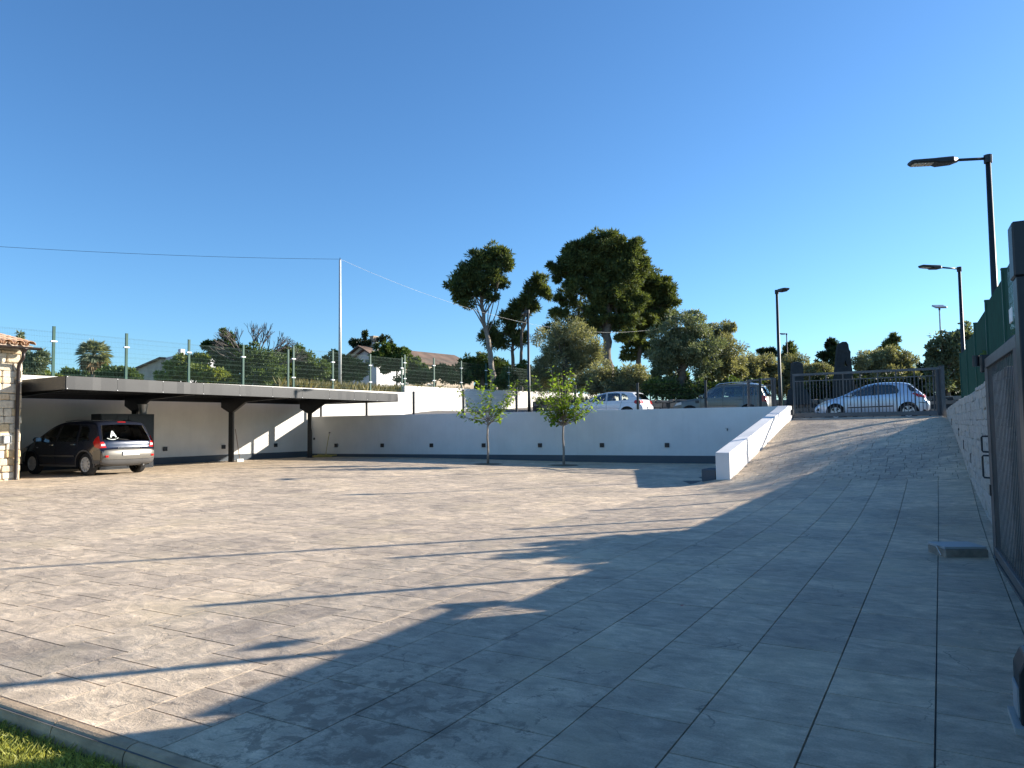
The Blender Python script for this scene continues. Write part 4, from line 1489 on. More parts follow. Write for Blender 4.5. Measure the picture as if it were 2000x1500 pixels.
# columns with tapered arms
for y_ in (22.95, 26.3, 29.55, 32.85):
    t_ = (y_ - W(0, 1.0).y) / WD.y
    B = W(t_, 1.0)
    gz = hc(B.x, B.y)
    MB().bar((B.x, B.y, gz), (B.x, B.y, 2.25), 0.17, 0.17).build('column', M['charcoal'], cp, bevel=0.004)
    MB().bar((B.x, B.y, gz), (B.x, B.y, gz + 0.015), 0.30, 0.30).build('base_plate', M['charcoal'], cp)
    mb = MB()
    prof = [(-0.62, ZB + 0.08), (-0.62, 2.42), (-0.1, 2.2), (0.1, 2.2), (0.95, ZB - 0.02), (3.6, ZB + 0.06), (3.6, ZB + 0.16), (-0.62, ZB + 0.16)]
    k_ = len(prof)
    vs_ = []
    for s_ in (-0.05, 0.05):
        for (a_, z) in prof:
            p = B + WP * a_ + WD * s_
            vs_.append((p.x, p.y, z))
    mb.add(vs_, [list(range(k_)), list(range(k_, 2 * k_))[::-1]] + [[i, (i + 1) % k_, k_ + (i + 1) % k_, k_ + i] for i in range(k_)])
    mb.build('arm', M['charcoal'], cp)

# cabinet with a zinc pot, broom
cx0 = W(0.62, 1.22); gz = hc(cx0.x, cx0.y)
cab = thing('metal_cabinet', 'tall dark grey metal cabinet against the wall behind the dark car', 'cabinet', (cx0.x, cx0.y, gz))
MB().obox(cx0, WD, WP, (0, 0, 1), (0, 1.85), (0, 0.62), (gz, 2.1)).build('cabinet_body', M['charcoal'], cab, bevel=0.006)
for i in range(2):
    d_ = MB().obox(cx0, WD, WP, (0, 0, 1), (0.03 + i * 0.9, 0.915 + i * 0.9), (0.621, 0.64), (gz + 0.06, 2.04)).build('door', M['charcoal'], cab, bevel=0.003)
    MB().obox(cx0, WD, WP, (0, 0, 1), (0.83 + i * 0.14, 0.85 + i * 0.14), (0.641, 0.665), (1.05, 1.25)).build('handle', M['zinc'], d_)
pc_ = cx0 + WD * 1.62 + WP * 0.3
mb = MB()
mb.lathe(Vector((pc_.x, pc_.y, 2.1)), (0, 0, 1), [(0, 0), (0, 0.115), (0.34, 0.165), (0.34, 0.18), (0.355, 0.18), (0.355, 0.155), (0.30, 0.15), (0.30, 0)], 20)
tag(mb.build('zinc_pot', M['zinc'], smooth=False), 'grey zinc pot standing on the dark cabinet under the carport', 'pot')
bb = W((29.55 - W(0, 1).y) / WD.y, 1.0) + WP * 0.35 + WD * 0.15
gz = hc(bb.x, bb.y)
t = thing('broom', 'broom leaning on the middle carport column', 'broom', (bb.x, bb.y, gz))
top = W((29.55 - W(0, 1).y) / WD.y, 1.0) + WP * 0.1 + WD * 0.11 + Vector((0, 0, 1.55))
MB().tube([Vector((bb.x, bb.y, gz + 0.09)), top], 0.012, 6).build('handle', M['wood'], t)
MB().obox(Vector((bb.x, bb.y, gz)), WD, WP, (0, 0, 1), (-0.15, 0.15), (-0.03, 0.05), (0.0, 0.12)).build('head', M['sticker'], t, bevel=0.01)

# ------------------------------------------------------------------ stone house at the left edge
H0 = Vector((-13.42, 20.2, 0)); hd = -WD; hn = WP
hs = thing('stone_house', 'pale limestone house corner with a clay tile eave at the left edge', 'house', tuple(H0))
mb = MB(); mb.obox(H0 - hn * 0.03, hd, hn, (0, 0, 1), (0, 12), (-6, 0), (-0.1, 3.85)); mb.build('wall_core', M['mortar'], hs)
stone_field(H0 + Vector((0, 0, 0)), hd, hn, 2.6, lambda t: -0.05, lambda t: 3.72, (0.17, 0.31), (0.2, 0.46), M['stone_house'], hs, 290,
            depth=0.16, gap=0.014, sizefn=lambda P: -P.y, rough=0.07, protr=0.018)
stone_field(H0 - hn * 0.08, -hn, WD, 1.6, lambda t: -0.05, lambda t: 3.72, (0.2, 0.34), (0.3, 0.55), M['stone_house'], hs, 80,
            depth=0.16, gap=0.014, sizefn=lambda P: -P.y, rough=0.06, protr=0.012, stuffname='side_stones')
# eave
ez = 3.80
sl = math.tan(R(11))
rt = MB()
eo = 0.34
rc = [H0 - hd * 0.12 + hn * eo, H0 + hd * 8 + hn * eo]
vs_ = []
for p in rc:
    for (o, z) in ((0, 0), (-6.0, 6.0 * sl)):
        for dz in (0, 0.06):
            q = p + hn * o; vs_.append((q.x, q.y, ez + z + dz))
rt.add(vs_, [(0, 4, 5, 1), (2, 3, 7, 6), (0, 1, 3, 2), (4, 6, 7, 5), (1, 5, 7, 3), (0, 2, 6, 4)])
roof = rt.build('roof', M['mortar'], hs)
tile = None
up = (-hn + Vector((0, 0, sl))).normalized()
def tile_mesh(conv=1):
    mb = MB(); n_ = 8; vs_ = []; fs = []
    for (q, r0) in ((0, 0.128), (0.46, 0.105)):
        for thk in (0, 0.014):
            for j in range(n_ + 1):
                a_ = PI * j / n_
                rr = r0 - thk
                vs_.append((-math.cos(a_) * rr, q, math.sin(a_) * rr * conv * 0.82))
    m_ = n_ + 1
    for j in range(n_):
        fs += [(j, j + 1, 2 * m_ + j + 1, 2 * m_ + j), (m_ + j, 3 * m_ + j, 3 * m_ + j + 1, m_ + j + 1), (j, m_ + j, m_ + j + 1, j + 1)]
    mb.add(vs_, fs)
    return mb
tm = tile_mesh().build('tile', M['tile'], hs, local=True, smooth=True).data
bpy.data.objects.remove(bpy.data.objects['tile'])
inv = root_matrix(hs).inverted()
for c_ in range(9):
    for r_ in range(7):
        for conv in (1, -1):
            P = H0 + hd * (-0.04 + 0.275 * c_ + (0.1375 if conv < 0 else 0)) + hn * (eo + 0.06) + Vector((0, 0, ez + 0.075 + (0.012 if conv > 0 else 0.05))) + up * (0.36 * r_)
            xax = -hd; yax = up; zax = xax.cross(yax)
            Mx = Matrix((( xax.x, yax.x, zax.x * conv, P.x), (xax.y, yax.y, zax.y * conv, P.y), (xax.z, yax.z, zax.z * conv, P.z), (0, 0, 0, 1)))
            if conv < 0:
                Mx = Mx @ Matrix.Diagonal((0.85, 1, 1, 1))
            o = bpy.data.objects.new('tile', tm); COL.objects.link(o); o.parent = roof
            o.matrix_local = inv @ Mx @ Matrix.Rotation(R(random.uniform(-1.2, 1.2)), 4, 'Z')
# gutter, downpipe, wall lamp
gt = thing('gutter', 'brown rain gutter with downpipe on the stone house corner', 'gutter', tuple(H0 + hn * 0.4 + Vector((0, 0, 3.7))))
mb = MB(); n_ = 8
vs_ = []; fs = []
for q in (-0.26, 5):
    for rr in (0.075, 0.068):
        for j in range(n_ + 1):
            a_ = PI + PI * j / n_
            p = H0 + hd * q + hn * (eo + 0.075 + math.cos(a_) * rr) + Vector((0, 0, ez + 0.02 + math.sin(a_) * rr))
            vs_.append(tuple(p))
m_ = n_ + 1
for j in range(n_):
    fs += [(j, j + 1, 2 * m_ + j + 1, 2 * m_ + j), (m_ + j, 3 * m_ + j, 3 * m_ + j + 1, m_ + j + 1), (j, m_ + j, m_ + j + 1, j + 1)]
mb.add(vs_, fs)
mb.add([vs_[j] for j in range(m_)], [list(range(m_))])
mb.build('trough', M['brown'], gt)
D = H0 + hd * 0.13
mb = MB()
mb.lathe(D + hn * (eo + 0.05) + Vector((0, 0, ez - 0.14)), (0, 0, 1), [(0, 0.045), (0.03, 0.06), (0.10, 0.12), (0.12, 0.12)], 14)
mb.build('outlet_funnel', M['brown'], gt)
mb = MB()
mb.tube([D + hn * (eo + 0.05) + Vector((0, 0, ez - 0.12)), D + hn * (eo + 0.03) + Vector((0, 0, ez - 0.28)), D + hn * 0.14 + Vector((0, 0, ez - 0.42)), D + hn * 0.10 + Vector((0, 0, ez - 0.55)),
         D + hn * 0.10 + Vector((0, 0, 0.3)), D + hn * 0.12 + Vector((0, 0, 0.2)), D + hn * 0.24 + Vector((0, 0, 0.15))], 0.045, 12)
mb.build('downpipe', M['brown'], gt, smooth=True)
for z in (2.9, 1.6, 0.7):
    mb = MB(); mb.lathe(D + hn * 0.10 + Vector((0, 0, z)), (0, 0, 1), [(0, 0.045), (0, 0.052), (0.04, 0.052), (0.04, 0.045)], 12); mb.build('pipe_clamp', M['charcoal'], gt)
L_ = H0 + hd * 0.36
t = thing('wall_lantern', 'small white wall lamp on the stone house beside the downpipe', 'wall lamp', tuple(L_ + Vector((0, 0, 1.3))))
MB().obox(L_, hd, hn, (0, 0, 1), (-0.09, 0.09), (0.01, 0.14), (1.22, 1.24)).obox(L_, hd, hn, (0, 0, 1), (-0.09, 0.09), (0.01, 0.14), (1.42, 1.44)).obox(L_, hd, hn, (0, 0, 1), (-0.09, 0.09), (0.01, 0.03), (1.241, 1.419)).obox(L_, hd, hn, (0, 0, 1), (-0.09, -0.075), (0.031, 0.139), (1.241, 1.419)).obox(L_, hd, hn, (0, 0, 1), (0.075, 0.09), (0.031, 0.139), (1.241, 1.419)).build('frame', M['zinc'], t)
MB().obox(L_, hd, hn, (0, 0, 1), (-0.06, 0.06), (0.035, 0.12), (1.245, 1.41)).build('diffuser', M['clip'], t)

# ------------------------------------------------------------------ lamp posts
def street_lamp(P, ztop, headdir, label, arm=0.75, head=0.75, rad=(0.062, 0.042), tilt=0.04, small=False):
    t = thing('street_lamp', label, 'street lamp', tuple(P), 0, 'dark led street lamps')
    z0 = P.z
    MB().tube([P, Vector((P.x, P.y, z0 + 0.5)), Vector((P.x, P.y, ztop))], [rad[0] * 1.12, rad[0], rad[1]], 10).build('pole', M['pole_dark'], t, smooth=True)
    mb = MB(); mb.lathe(P, (0, 0, 1), [(0, 0.0), (0, 0.13), (0.012, 0.13), (0.012, 0.0)], 8); mb.build('base_plate', M['pole_dark'], t)
    T = Vector((P.x, P.y, ztop - 0.06)); h = Vector(headdir).normalized()
    s = Vector((-h.y, h.x, 0)); up_ = (Vector((0, 0, 1)) + h * -tilt).normalized(); h2 = s.cross(up_) * -1
    if h2.dot(h) < 0: h2 = -h2
    mb = MB(); mb.lathe(Vector((P.x, P.y, ztop - 0.14)), (0, 0, 1), [(0, rad[1]), (0, rad[1] + 0.025), (0.14, rad[1] + 0.025), (0.15, 0)], 10)
    mb.build('collar', M['pole_dark'], t)
    A = T + h2 * arm
    MB().tube([T, A + h2 * 0.08], 0.026, 8).build('arm', M['pole_dark'], t, smooth=True)
    # LED head: wide body near the arm, thin lens blade
    mb = MB()
    secs = [(0, 0.03, 0.035, 0.035), (0.10, 0.11, 0.05, 0.06), (0.34, 0.13, 0.035, 0.075), (0.40, 0.13, 0.03, 0.05), (head - 0.04, 0.12, 0.022, 0.045), (head, 0.09, 0.012, 0.03)]
    vs_ = []
    for (q, w, zt_, zb_) in secs:
        for (a_, b_) in ((-1, -0.6), (-1, 0.4), (-0.7, 1), (0.7, 1), (1, 0.4), (1, -0.6), (0.8, -1), (-0.8, -1)):
            p = A + h2 * q + s * (a_ * w) + up_ * (b_ * (zt_ if b_ > 0 else zb_) )
            vs_.append(tuple(p))
    fs = [list(range(8)), list(range(40, 48))[::-1]]
    for i in range(5):
        for j in range(8):
            fs.append((i * 8 + j, i * 8 + (j + 1) % 8, i * 8 + 8 + (j + 1) % 8, i * 8 + 8 + j))
    mb.add(vs_, fs)
    hd_ = mb.build('lamp_head', M['pole_dark'], t)
    if not small:
        for i in range(6):
            q = 0.43 + i * (head - 0.5) / 5.4
            mb = MB(); mb.obox(A + h2 * q - up_ * 0.051, h2, s, up_, (0, 0.042), (-0.09, 0.09), (-0.006, 0.004)); mb.build('lens', M['led'], hd_)
    return t


p = at(1929, 300, 12.7)
street_lamp(Vector((p.x, p.y, 1.6)), 6.14, (-0.99, 0.12, 0), 'nearest and tallest looking street lamp, its arm reaching left above the green fence', 0.50, 0.80, tilt=0.0)
p = at(1873, 516, 21.9)
street_lamp(Vector((p.x, p.y, 1.6)), 6.1, (-0.97, -0.2, 0), 'second street lamp behind the green fence, lower in view than the nearest one', 0.62, 0.72)
p = at(1517, 565, 25.45)
street_lamp(Vector((p.x, p.y, 2.05)), 6.12, (0.30, -0.95, 0), 'street lamp post standing at the top end of the sloping white wall', 0.06, 0.5, small=True)
p = at(1031, 605, 29.05)
street_lamp(Vector((p.x, p.y, 2.07)), 6.1, (-0.15, 1, 0), 'dark lamp post on the white retaining wall between the two young trees', 0.25, 0.5, small=True)
p = at(1540, 760, 62)
street_lamp(Vector((p.x, p.y, 3.0)), at(1540, 651, 62).z, (-1, -0.3, 0), 'distant small street lamp just right of the lamp post on the wall', 0.1, 0.7, small=True)
# flood light on a mast
p = at(1842, 760, 55)
t = thing('flood_light', 'distant flood light panel on a thin mast above the right-hand trees', 'flood light', (p.x, p.y, 2.8))
zt_ = at(1842, 606, 55).z
MB().tube([(p.x, p.y, 2.5), (p.x, p.y, zt_)], [0.09, 0.05], 8).build('mast', M['zinc'], t)
MB().obox((p.x, p.y, zt_ + 0.28), (1, 0, 0), Vector((0, 0.8, 0.35)).normalized(), Vector((0, -0.35, 0.8)).normalized(), (-0.42, 0.42), (-0.3, 0.3), (-0.06, 0.06)).build('panel', M['zinc'], t, bevel=0.02)
MB().bar((p.x, p.y, zt_), (p.x, p.y, zt_ + 0.25), 0.1).build('bracket', M['charcoal'], t)
# white mast and cables
p = W(2.5 * 5.1, -1.6)
q = at(664, 757, 37.0); zt_ = at(664, 508, 37.0).z
t = thing('utility_pole', 'thin pale utility pole rising behind the green fence right of the carport', 'pole', (q.x, q.y, 3.05))
MB().tube([(q.x, q.y, 3.0), (q.x, q.y, zt_)], [0.085, 0.055], 10).build('shaft', M['pole_white'], t, smooth=True)
MB().tube([(q.x, q.y, zt_ - 0.1), (q.x, q.y, zt_ + 0.12)], 0.02, 6).build('insulator', M['charcoal'], t)
top_ = Vector((q.x, q.y, zt_ + 0.05))
def cable(a, b, sag, label, r=0.012, name='overhead_cable', mat=None):
    pts = []
    for i in range(25):
        f = i / 24
        p = a.lerp(b, f); p = Vector((p.x, p.y, p.z - sag * 4 * f * (1 - f))); pts.append(p)
    tag(MB().tube(pts, r, 5).build(name, mat or M['wire']), label, 'cable')
cable(at(-60, 478, 30), top_, 0.12, 'overhead cable crossing the sky left of the pale utility pole', 0.008, mat=M['pole_dark'])
cable(top_, at(1291, 641, 62), 1.6, 'thin white overhead cable sagging right past the pines', 0.006)

# ------------------------------------------------------------------ trees and plants
def leaf_cloud(name, blobs, n, leaf, mat, parent=None, clumps=26, cr=0.34, shell=0.42, flat=0.7, out=0.6, kind=None, up=0.0, seed=None):
    """blobs: [(centre, (rx, ry, rz), weight)] ; leaf: (length, width)"""
    rng = np.random.default_rng(seed if seed is not None else RNG.integers(1 << 30))
    C = []; Rr = []; CC = []; BC = []
    vol = [b[1][0] * b[1][2] * (b[2] if len(b) > 2 else 1) for b in blobs]
    tot = sum(vol)
    for b, v in zip(blobs, vol):
        c = np.array(b[0]); r = np.array(b[1], float)
        k = max(4, int(clumps * len(blobs) * v / tot))
        d = rng.normal(size=(k, 3)); d /= np.linalg.norm(d, axis=1)[:, None]
        rad = rng.random(k) ** shell
        cc = c + d * rad[:, None] * r * (1 + 0.12 * rng.normal(size=(k, 1)))
        size = cr * min(r) * (0.6 + 0.9 * rng.random(k))
        m = max(3, int(n * v / tot / k))
        for q in range(k):
            mm = max(3, int(m * (0.5 + rng.random())))
            C.append(np.repeat(cc[q][None], mm, 0)); Rr.append(np.full(mm, size[q])); BC.append(np.repeat(c[None], mm, 0))
    C = np.concatenate(C); Rr = np.concatenate(Rr); BC = np.concatenate(BC)
    k = len(C)
    o = rng.normal(size=(k, 3)); o /= np.linalg.norm(o, axis=1)[:, None]
    P = C + o * (rng.random(k) ** 0.5)[:, None] * Rr[:, None] * np.array([1, 1, flat])
    ax = o * out + rng.normal(size=(k, 3)) * 0.6 + (C - BC) / (np.linalg.norm(C - BC, axis=1)[:, None] + 1e-6) * 0.35 + np.array([0, 0, up])
    ax /= np.linalg.norm(ax, axis=1)[:, None]
    nr = np.cross(ax, rng.normal(size=(k, 3))); nr /= np.linalg.norm(nr, axis=1)[:, None]
    s = 0.6 + 0.8 * rng.random(k)
    Lh = (leaf[0] * s)[:, None]; Wh = (leaf[1] * s * 0.5)[:, None]
    nn = np.cross(ax, nr)
    V = np.zeros((k, 4, 3))
    V[:, 0] = P; V[:, 1] = P + ax * Lh * 0.5 + nr * Wh + nn * Wh * 0.25; V[:, 2] = P + ax * Lh; V[:, 3] = P + ax * Lh * 0.5 - nr * Wh + nn * Wh * 0.25
    ob = np_mesh(name, V.reshape(-1, 3), np.arange(k * 4).reshape(k, 4), mat, parent, kind=kind)
    return ob, C


def limb(mb, a, b, r0, r1, bend=0.12, n=6, k=5):
    a = Vector(a); b = Vector(b)
    L = (b - a).length
    off = Vector((random.uniform(-1, 1), random.uniform(-1, 1), random.uniform(-0.4, 1))) * L * bend
    pts = []; rr = []
    for i in range(k + 1):
        f = i / k
        pts.append(a.lerp(b, f) + off * (4 * f * (1 - f)) * 0.6 + Vector((random.uniform(-1, 1), random.uniform(-1, 1), 0)) * L * 0.012)
        rr.append(r0 + (r1 - r0) * f)
    mb.tube(pts, rr, n)


def px_blobs(lst, Y, depth=0.9, jitter=0.25):
    """blobs written as (px, py, radius_x_px, radius_z_px) in the photograph"""
    out = []
    for b in lst:
        x, y, rx = b[0], b[1], b[2]
        rz = b[3] if len(b) > 3 else rx
        r = random.uniform(-1, 1) * rx * Y * jitter / 1444 * 2
        c = at(x, y, Y + r)
        out.append((tuple(c), (rx * Y / 1444, rx * Y / 1444 * depth, rz * Y / 1444), 1.0))
    return out


def tree(name, label, cat, Y, blobs, trunkpx, ground, n, leaf, mat, bark, trad, clumps=26, cr=0.34, limbs=8, group=None, limb_r=0.35, **kw):
    bl = px_blobs(blobs, Y)
    base = at(trunkpx[0][0], trunkpx[0][1], Y)
    base.z = ground
    t = thing(name, label, cat, tuple(base), 0, group)
    mb = MB()
    pts = [base - Vector((0, 0, 0.3))] + [at(x, y, Y) for (x, y) in trunkpx[1:]]
    # finer, slightly irregular trunk
    fine = []; rr = []
    for i in range(len(pts) - 1):
        for q in range(4):
            f = q / 4
            fine.append(pts[i].lerp(pts[i + 1], f) + Vector((random.uniform(-1, 1), random.uniform(-1, 1), 0)) * trad * 0.25)
    fine.append(pts[-1])
    k = len(fine)
    rr = [trad * (1.35 if i == 0 else 1) * (1 - 0.72 * i / (k - 1)) for i in range(k)]
    mb.tube(fine, rr, 9)
    for i in range(limbs):
        b = bl[i % len(bl)]
        st = fine[random.randrange(max(1, int(k * 0.45)), k)]
        c = Vector(b[0]) + Vector((random.uniform(-1, 1) * b[1][0], random.uniform(-1, 1) * b[1][1], random.uniform(-0.8, 0.8) * b[1][2])) * 0.7
        limb(mb, st, c, min(0.09, trad * limb_r) * random.uniform(0.6, 1.1), 0.012)
    mb.build('trunk', bark, t, smooth=True)
    leaf_cloud('crown', bl, n, leaf, mat, t, clumps=clumps, cr=cr, **kw)
    return t


# pines
PK = dict(flat=0.5, out=0.7, up=0.35, shell=0.38)
tree('pine_tree', 'leaning pine with a long bare pale trunk, standing alone against the sky', 'tree', 62,
     [(968, 500, 27, 22), (987, 516, 14, 17), (940, 508, 24, 24), (912, 533, 26, 20), (897, 560, 22, 22), (925, 552, 26, 22), (960, 538, 26, 20), (978, 555, 14, 11), (913, 592, 15, 11), (950, 575, 20, 12), (903, 580, 18, 12)],
     [(971, 745), (958, 690), (948, 640), (939, 590), (941, 545)], 3.2, 24000, (0.34, 0.085), M['pine'], M['bark_pale'], 0.27, clumps=31, cr=0.35, limbs=26, limb_r=0.3, **PK)
tree('pine_tree', 'dark slim pine with small tufted crown, left of the lamp post on the wall', 'tree', 64,
     [(1008, 612, 22, 20), (990, 625, 14, 14), (1022, 600, 16, 14), (958, 655, 21, 22), (975, 672, 17, 12), (1000, 650, 16, 18), (1018, 665, 13, 14)],
     [(1003, 750), (1002, 700), (1001, 650), (1008, 615)], 3.2, 9000, (0.40, 0.08), M['pine'], M['bark'], 0.20, clumps=25, cr=0.35, limbs=14, **PK)
tree('pine_tree', 'slim pine with a feathery leaning top just right of the lamp post on the wall', 'tree', 63,
     [(1049, 553, 17, 17), (1035, 573, 14, 14), (1062, 570, 10, 8), (1025, 590, 10, 9), (1040, 600, 12, 8), (1070, 575, 9, 7)],
     [(1018, 750), (1018, 690), (1020, 640), (1030, 590), (1045, 555)], 3.2, 6500, (0.38, 0.075), M['pine'], M['bark'], 0.16, clumps=21, cr=0.35, limbs=16, **PK)
tree('pine_tree', 'huge dark rounded pine, the tallest tree of the row', 'tree', 60,
     [(1140, 492, 38, 28), (1180, 476, 42, 24), (1215, 490, 38, 26), (1116, 515, 27, 24), (1083, 524, 15, 12), (1100, 545, 16, 12), (1160, 530, 42, 30), (1215, 535, 46, 42), (1245, 520, 22, 26), (1180, 570, 40, 30), (1160, 605, 24, 16), (1225, 590, 40, 32), (1105, 585, 20, 12), (1090, 610, 18, 10), (1130, 560, 26, 18), (1180, 632, 34, 13), (1215, 628, 34, 18), (1150, 640, 22, 12), (1222, 655, 24, 12)],
     [(1188, 775), (1187, 720), (1186, 650), (1188, 580), (1180, 510)], 3.4, 90000, (0.34, 0.08), M['pine'], M['bark'], 0.52, clumps=42, cr=0.30, limbs=50, limb_r=0.32, **PK)
tree('pine_tree', 'broad dark pine leaning out to the right of the huge one', 'tree', 64,
     [(1262, 548, 32, 26), (1290, 565, 28, 24), (1306, 590, 20, 24), (1265, 590, 38, 28), (1295, 618, 28, 18), (1245, 625, 36, 18), (1275, 645, 30, 16), (1240, 655, 30, 16), (1262, 680, 26, 16), (1228, 690, 16, 14)],
     [(1246, 775), (1248, 700), (1250, 640), (1262, 580)], 3.4, 46000, (0.34, 0.08), M['pine'], M['bark'], 0.30, clumps=37, cr=0.31, limbs=26, **PK)
tree('pine_tree', 'half bare thin pine behind the left olive tree', 'tree', 66,
     [(1092, 620, 24, 18), (1120, 640, 26, 18), (1075, 645, 16, 16), (1130, 600, 24, 18), (1150, 650, 22, 18), (1108, 575, 18, 14), (1140, 625, 24, 16), (1160, 655, 22, 14)],
     [(1135, 770), (1136, 700), (1128, 640), (1135, 570)], 3.4, 5500, (0.40, 0.07), M['pine'], M['twig'], 0.2, clumps=18, cr=0.41, limbs=40, limb_r=0.25, **PK)
tree('umbrella_pine', 'bright green rounded pine just above the cream wall, below the leaning one', 'tree', 68,
     [(940, 712, 40, 20), (915, 722, 28, 18), (970, 722, 30, 18), (940, 735, 48, 16), (895, 733, 22, 14)],
     [(942, 775), (942, 735), (942, 715)], 3.2, 16000, (0.32, 0.10), M['pine_green'], M['bark'], 0.25, clumps=63, cr=0.28, limbs=10, flat=0.6, out=0.7, up=0.3, shell=0.35)

# olives beyond the street
OK_ = dict(flat=0.8, out=0.75, shell=0.5)
def olive(label, Y, blobs, trunk, ground, n, trad=0.2, mat='olive', **kw):
    k = dict(OK_); k.update(kw)
    return tree('olive_tree', label, 'tree', Y, blobs, trunk, ground, n, (0.17, 0.05), M[mat], M['bark'], trad, clumps=k.pop('clumps', 30), cr=0.36, limbs=14, group='olive trees beyond the street', **k)


olive('large silvery olive tree directly right of the lamp post on the wall', 47,
      [(1080, 680, 45, 42), (1125, 668, 45, 40), (1105, 720, 60, 40), (1150, 700, 35, 40), (1065, 735, 32, 34), (1150, 745, 40, 25), (1092, 650, 22, 18)], [(1100, 790), (1102, 740), (1104, 700)], 2.9, 40000, 0.25)
olive('low bushy olive in front of the huge pine trunk, behind the white car', 45,
      [(1175, 735, 34, 28), (1150, 750, 30, 22), (1200, 752, 24, 22), (1190, 760, 30, 16)], [(1175, 790), (1175, 760), (1176, 740)], 2.8, 13000, 0.12)
olive('small olive bush between the white car and the big trunked olive', 45,
      [(1235, 735, 28, 26), (1258, 752, 22, 20), (1222, 755, 20, 20)], [(1238, 790), (1238, 760), (1238, 740)], 2.8, 10000, 0.1)
olive('large dark olive tree with a thick bare trunk behind the grey car', 42,
      [(1335, 650, 48, 36), (1300, 675, 38, 34), (1365, 680, 45, 36), (1310, 705, 44, 26), (1370, 712, 38, 26), (1345, 620, 26, 16), (1290, 715, 26, 30), (1335, 690, 40, 30), (1300, 750, 26, 20)], [(1332, 782), (1330, 745), (1337, 715), (1335, 680)], 2.7, 42000, 0.36, mat='olive_dark')
olive('pale olive with a feathery top reaching right, above the grey car', 43,
      [(1400, 655, 30, 22), (1425, 640, 16, 10), (1415, 685, 34, 28), (1400, 715, 36, 26), (1435, 722, 26, 22), (1385, 740, 30, 18), (1370, 760, 30, 14)], [(1400, 785), (1400, 740), (1405, 700)], 2.7, 25000, 0.14)
olive('rounded olive over the rear of the grey car', 46,
      [(1455, 715, 28, 24), (1472, 735, 22, 22), (1440, 740, 26, 20)], [(1458, 790), (1458, 750), (1456, 730)], 2.7, 14000, 0.12)
olive('olive just left of the lamp post at the gate', 47,
      [(1500, 715, 24, 22), (1490, 740, 26, 24), (1512, 735, 20, 26)], [(1500, 790), (1500, 750), (1500, 730)], 2.7, 13000, 0.12)
olive('pale olive between the lamp post at the gate and the shorter standing stone', 48,
      [(1545, 710, 24, 18), (1530, 735, 22, 26), (1560, 730, 26, 24), (1540, 758, 30, 18)], [(1545, 790), (1545, 750), (1545, 720)], 2.7, 15000, 0.12)
olive('olive bushes between the two standing stones', 46,
      [(1590, 725, 20, 20), (1608, 738, 20, 22), (1580, 745, 22, 20), (1600, 720, 14, 12)], [(1595, 790), (1595, 750), (1595, 735)], 2.7, 12000, 0.1)
olive('wide silvery rounded olive right of the tall standing stone', 42,
      [(1700, 712, 32, 24), (1735, 700, 38, 22), (1765, 712, 24, 22), (1720, 735, 46, 24), (1765, 740, 26, 18), (1685, 735, 18, 20), (1740, 755, 46, 12)], [(1728, 785), (1728, 750), (1728, 725)], 2.6, 40000, 0.2)
tree('pine_tree', 'small dark pine top showing above the wide rounded olive', 'tree', 60,
     [(1742, 672, 14, 12), (1735, 684, 17, 9), (1748, 660, 8, 7)], [(1740, 770), (1740, 720), (1741, 670)], 3, 3500, (0.3, 0.07), M['pine'], M['bark'], 0.12, clumps=16, cr=0.41, limbs=6, **PK)
tree('dark_tree', 'dark clumpy tree just left of the tall standing stone', 'tree', 52,
     [(1621, 673, 11, 9), (1640, 684, 10, 9), (1620, 697, 15, 12), (1632, 712, 16, 12), (1618, 725, 14, 11)], [(1628, 785), (1627, 740), (1625, 690)], 2.8, 7000, (0.22, 0.09), M['cypress'], M['bark'], 0.12, clumps=9, cr=0.5, limbs=8, flat=0.7, out=0.8, shell=0.4)
tree('pine_tree', 'small grey green pine behind the olives left of the distant lamp', 'tree', 66,
     [(1540, 690, 14, 14), (1535, 705, 16, 12), (1542, 678, 8, 8)], [(1538, 780), (1538, 730), (1540, 690)], 3, 3500, (0.3, 0.07), M['pine'], M['bark'], 0.12, clumps=16, cr=0.41, limbs=6, **PK)
tree('pine_tree', 'small dark round tree left of the lamp post at the gate', 'tree', 66,
     [(1497, 690, 15, 10), (1490, 702, 16, 10)], [(1495, 780), (1495, 730), (1495, 700)], 3, 3000, (0.3, 0.09), M['cypress'], M['bark'], 0.12, clumps=8, cr=0.5, limbs=5, **PK)
for i, (x, y0, w) in enumerate(((1593, 702, 3), (1600, 710, 2.6), (1606, 706, 2.6), (1794, 705, 3.2), (1803, 712, 3), (1811, 703, 3.4))):
    Yc = 85
    tree('cypress', 'thin distant cypress, %s of three %s' % (['left one', 'middle one', 'right one'][i % 3], 'between the standing stones' if i < 3 else 'left of the flood light mast'), 'tree', Yc,
         [(x, y0 + 8, w, 9), (x, y0 + 22, w * 1.3, 14), (x, y0 + 42, w * 1.4, 18)], [(x, 780), (x, 740), (x, y0 + 10)], 4, 1600, (0.3, 0.1), M['cypress'], M['bark'], 0.1, clumps=12, cr=0.6, limbs=2, group='distant cypresses', flat=1.0, out=0.6, shell=0.5)
tree('leafy_tree', 'loose leafy tree at the right, in front of the flood light mast', 'tree', 34,
     [(1850, 668, 24, 22), (1828, 690, 18, 18), (1870, 690, 26, 24), (1845, 705, 30, 22), (1820, 725, 16, 22), (1868, 730, 26, 26), (1885, 660, 20, 22), (1840, 745, 26, 20)], [(1852, 800), (1852, 750), (1852, 700)], 2.2, 14000, (0.15, 0.085), M['olive_dark'], M['bark'], 0.12, clumps=22, cr=0.4, limbs=24, flat=0.8, out=0.8, shell=0.5)
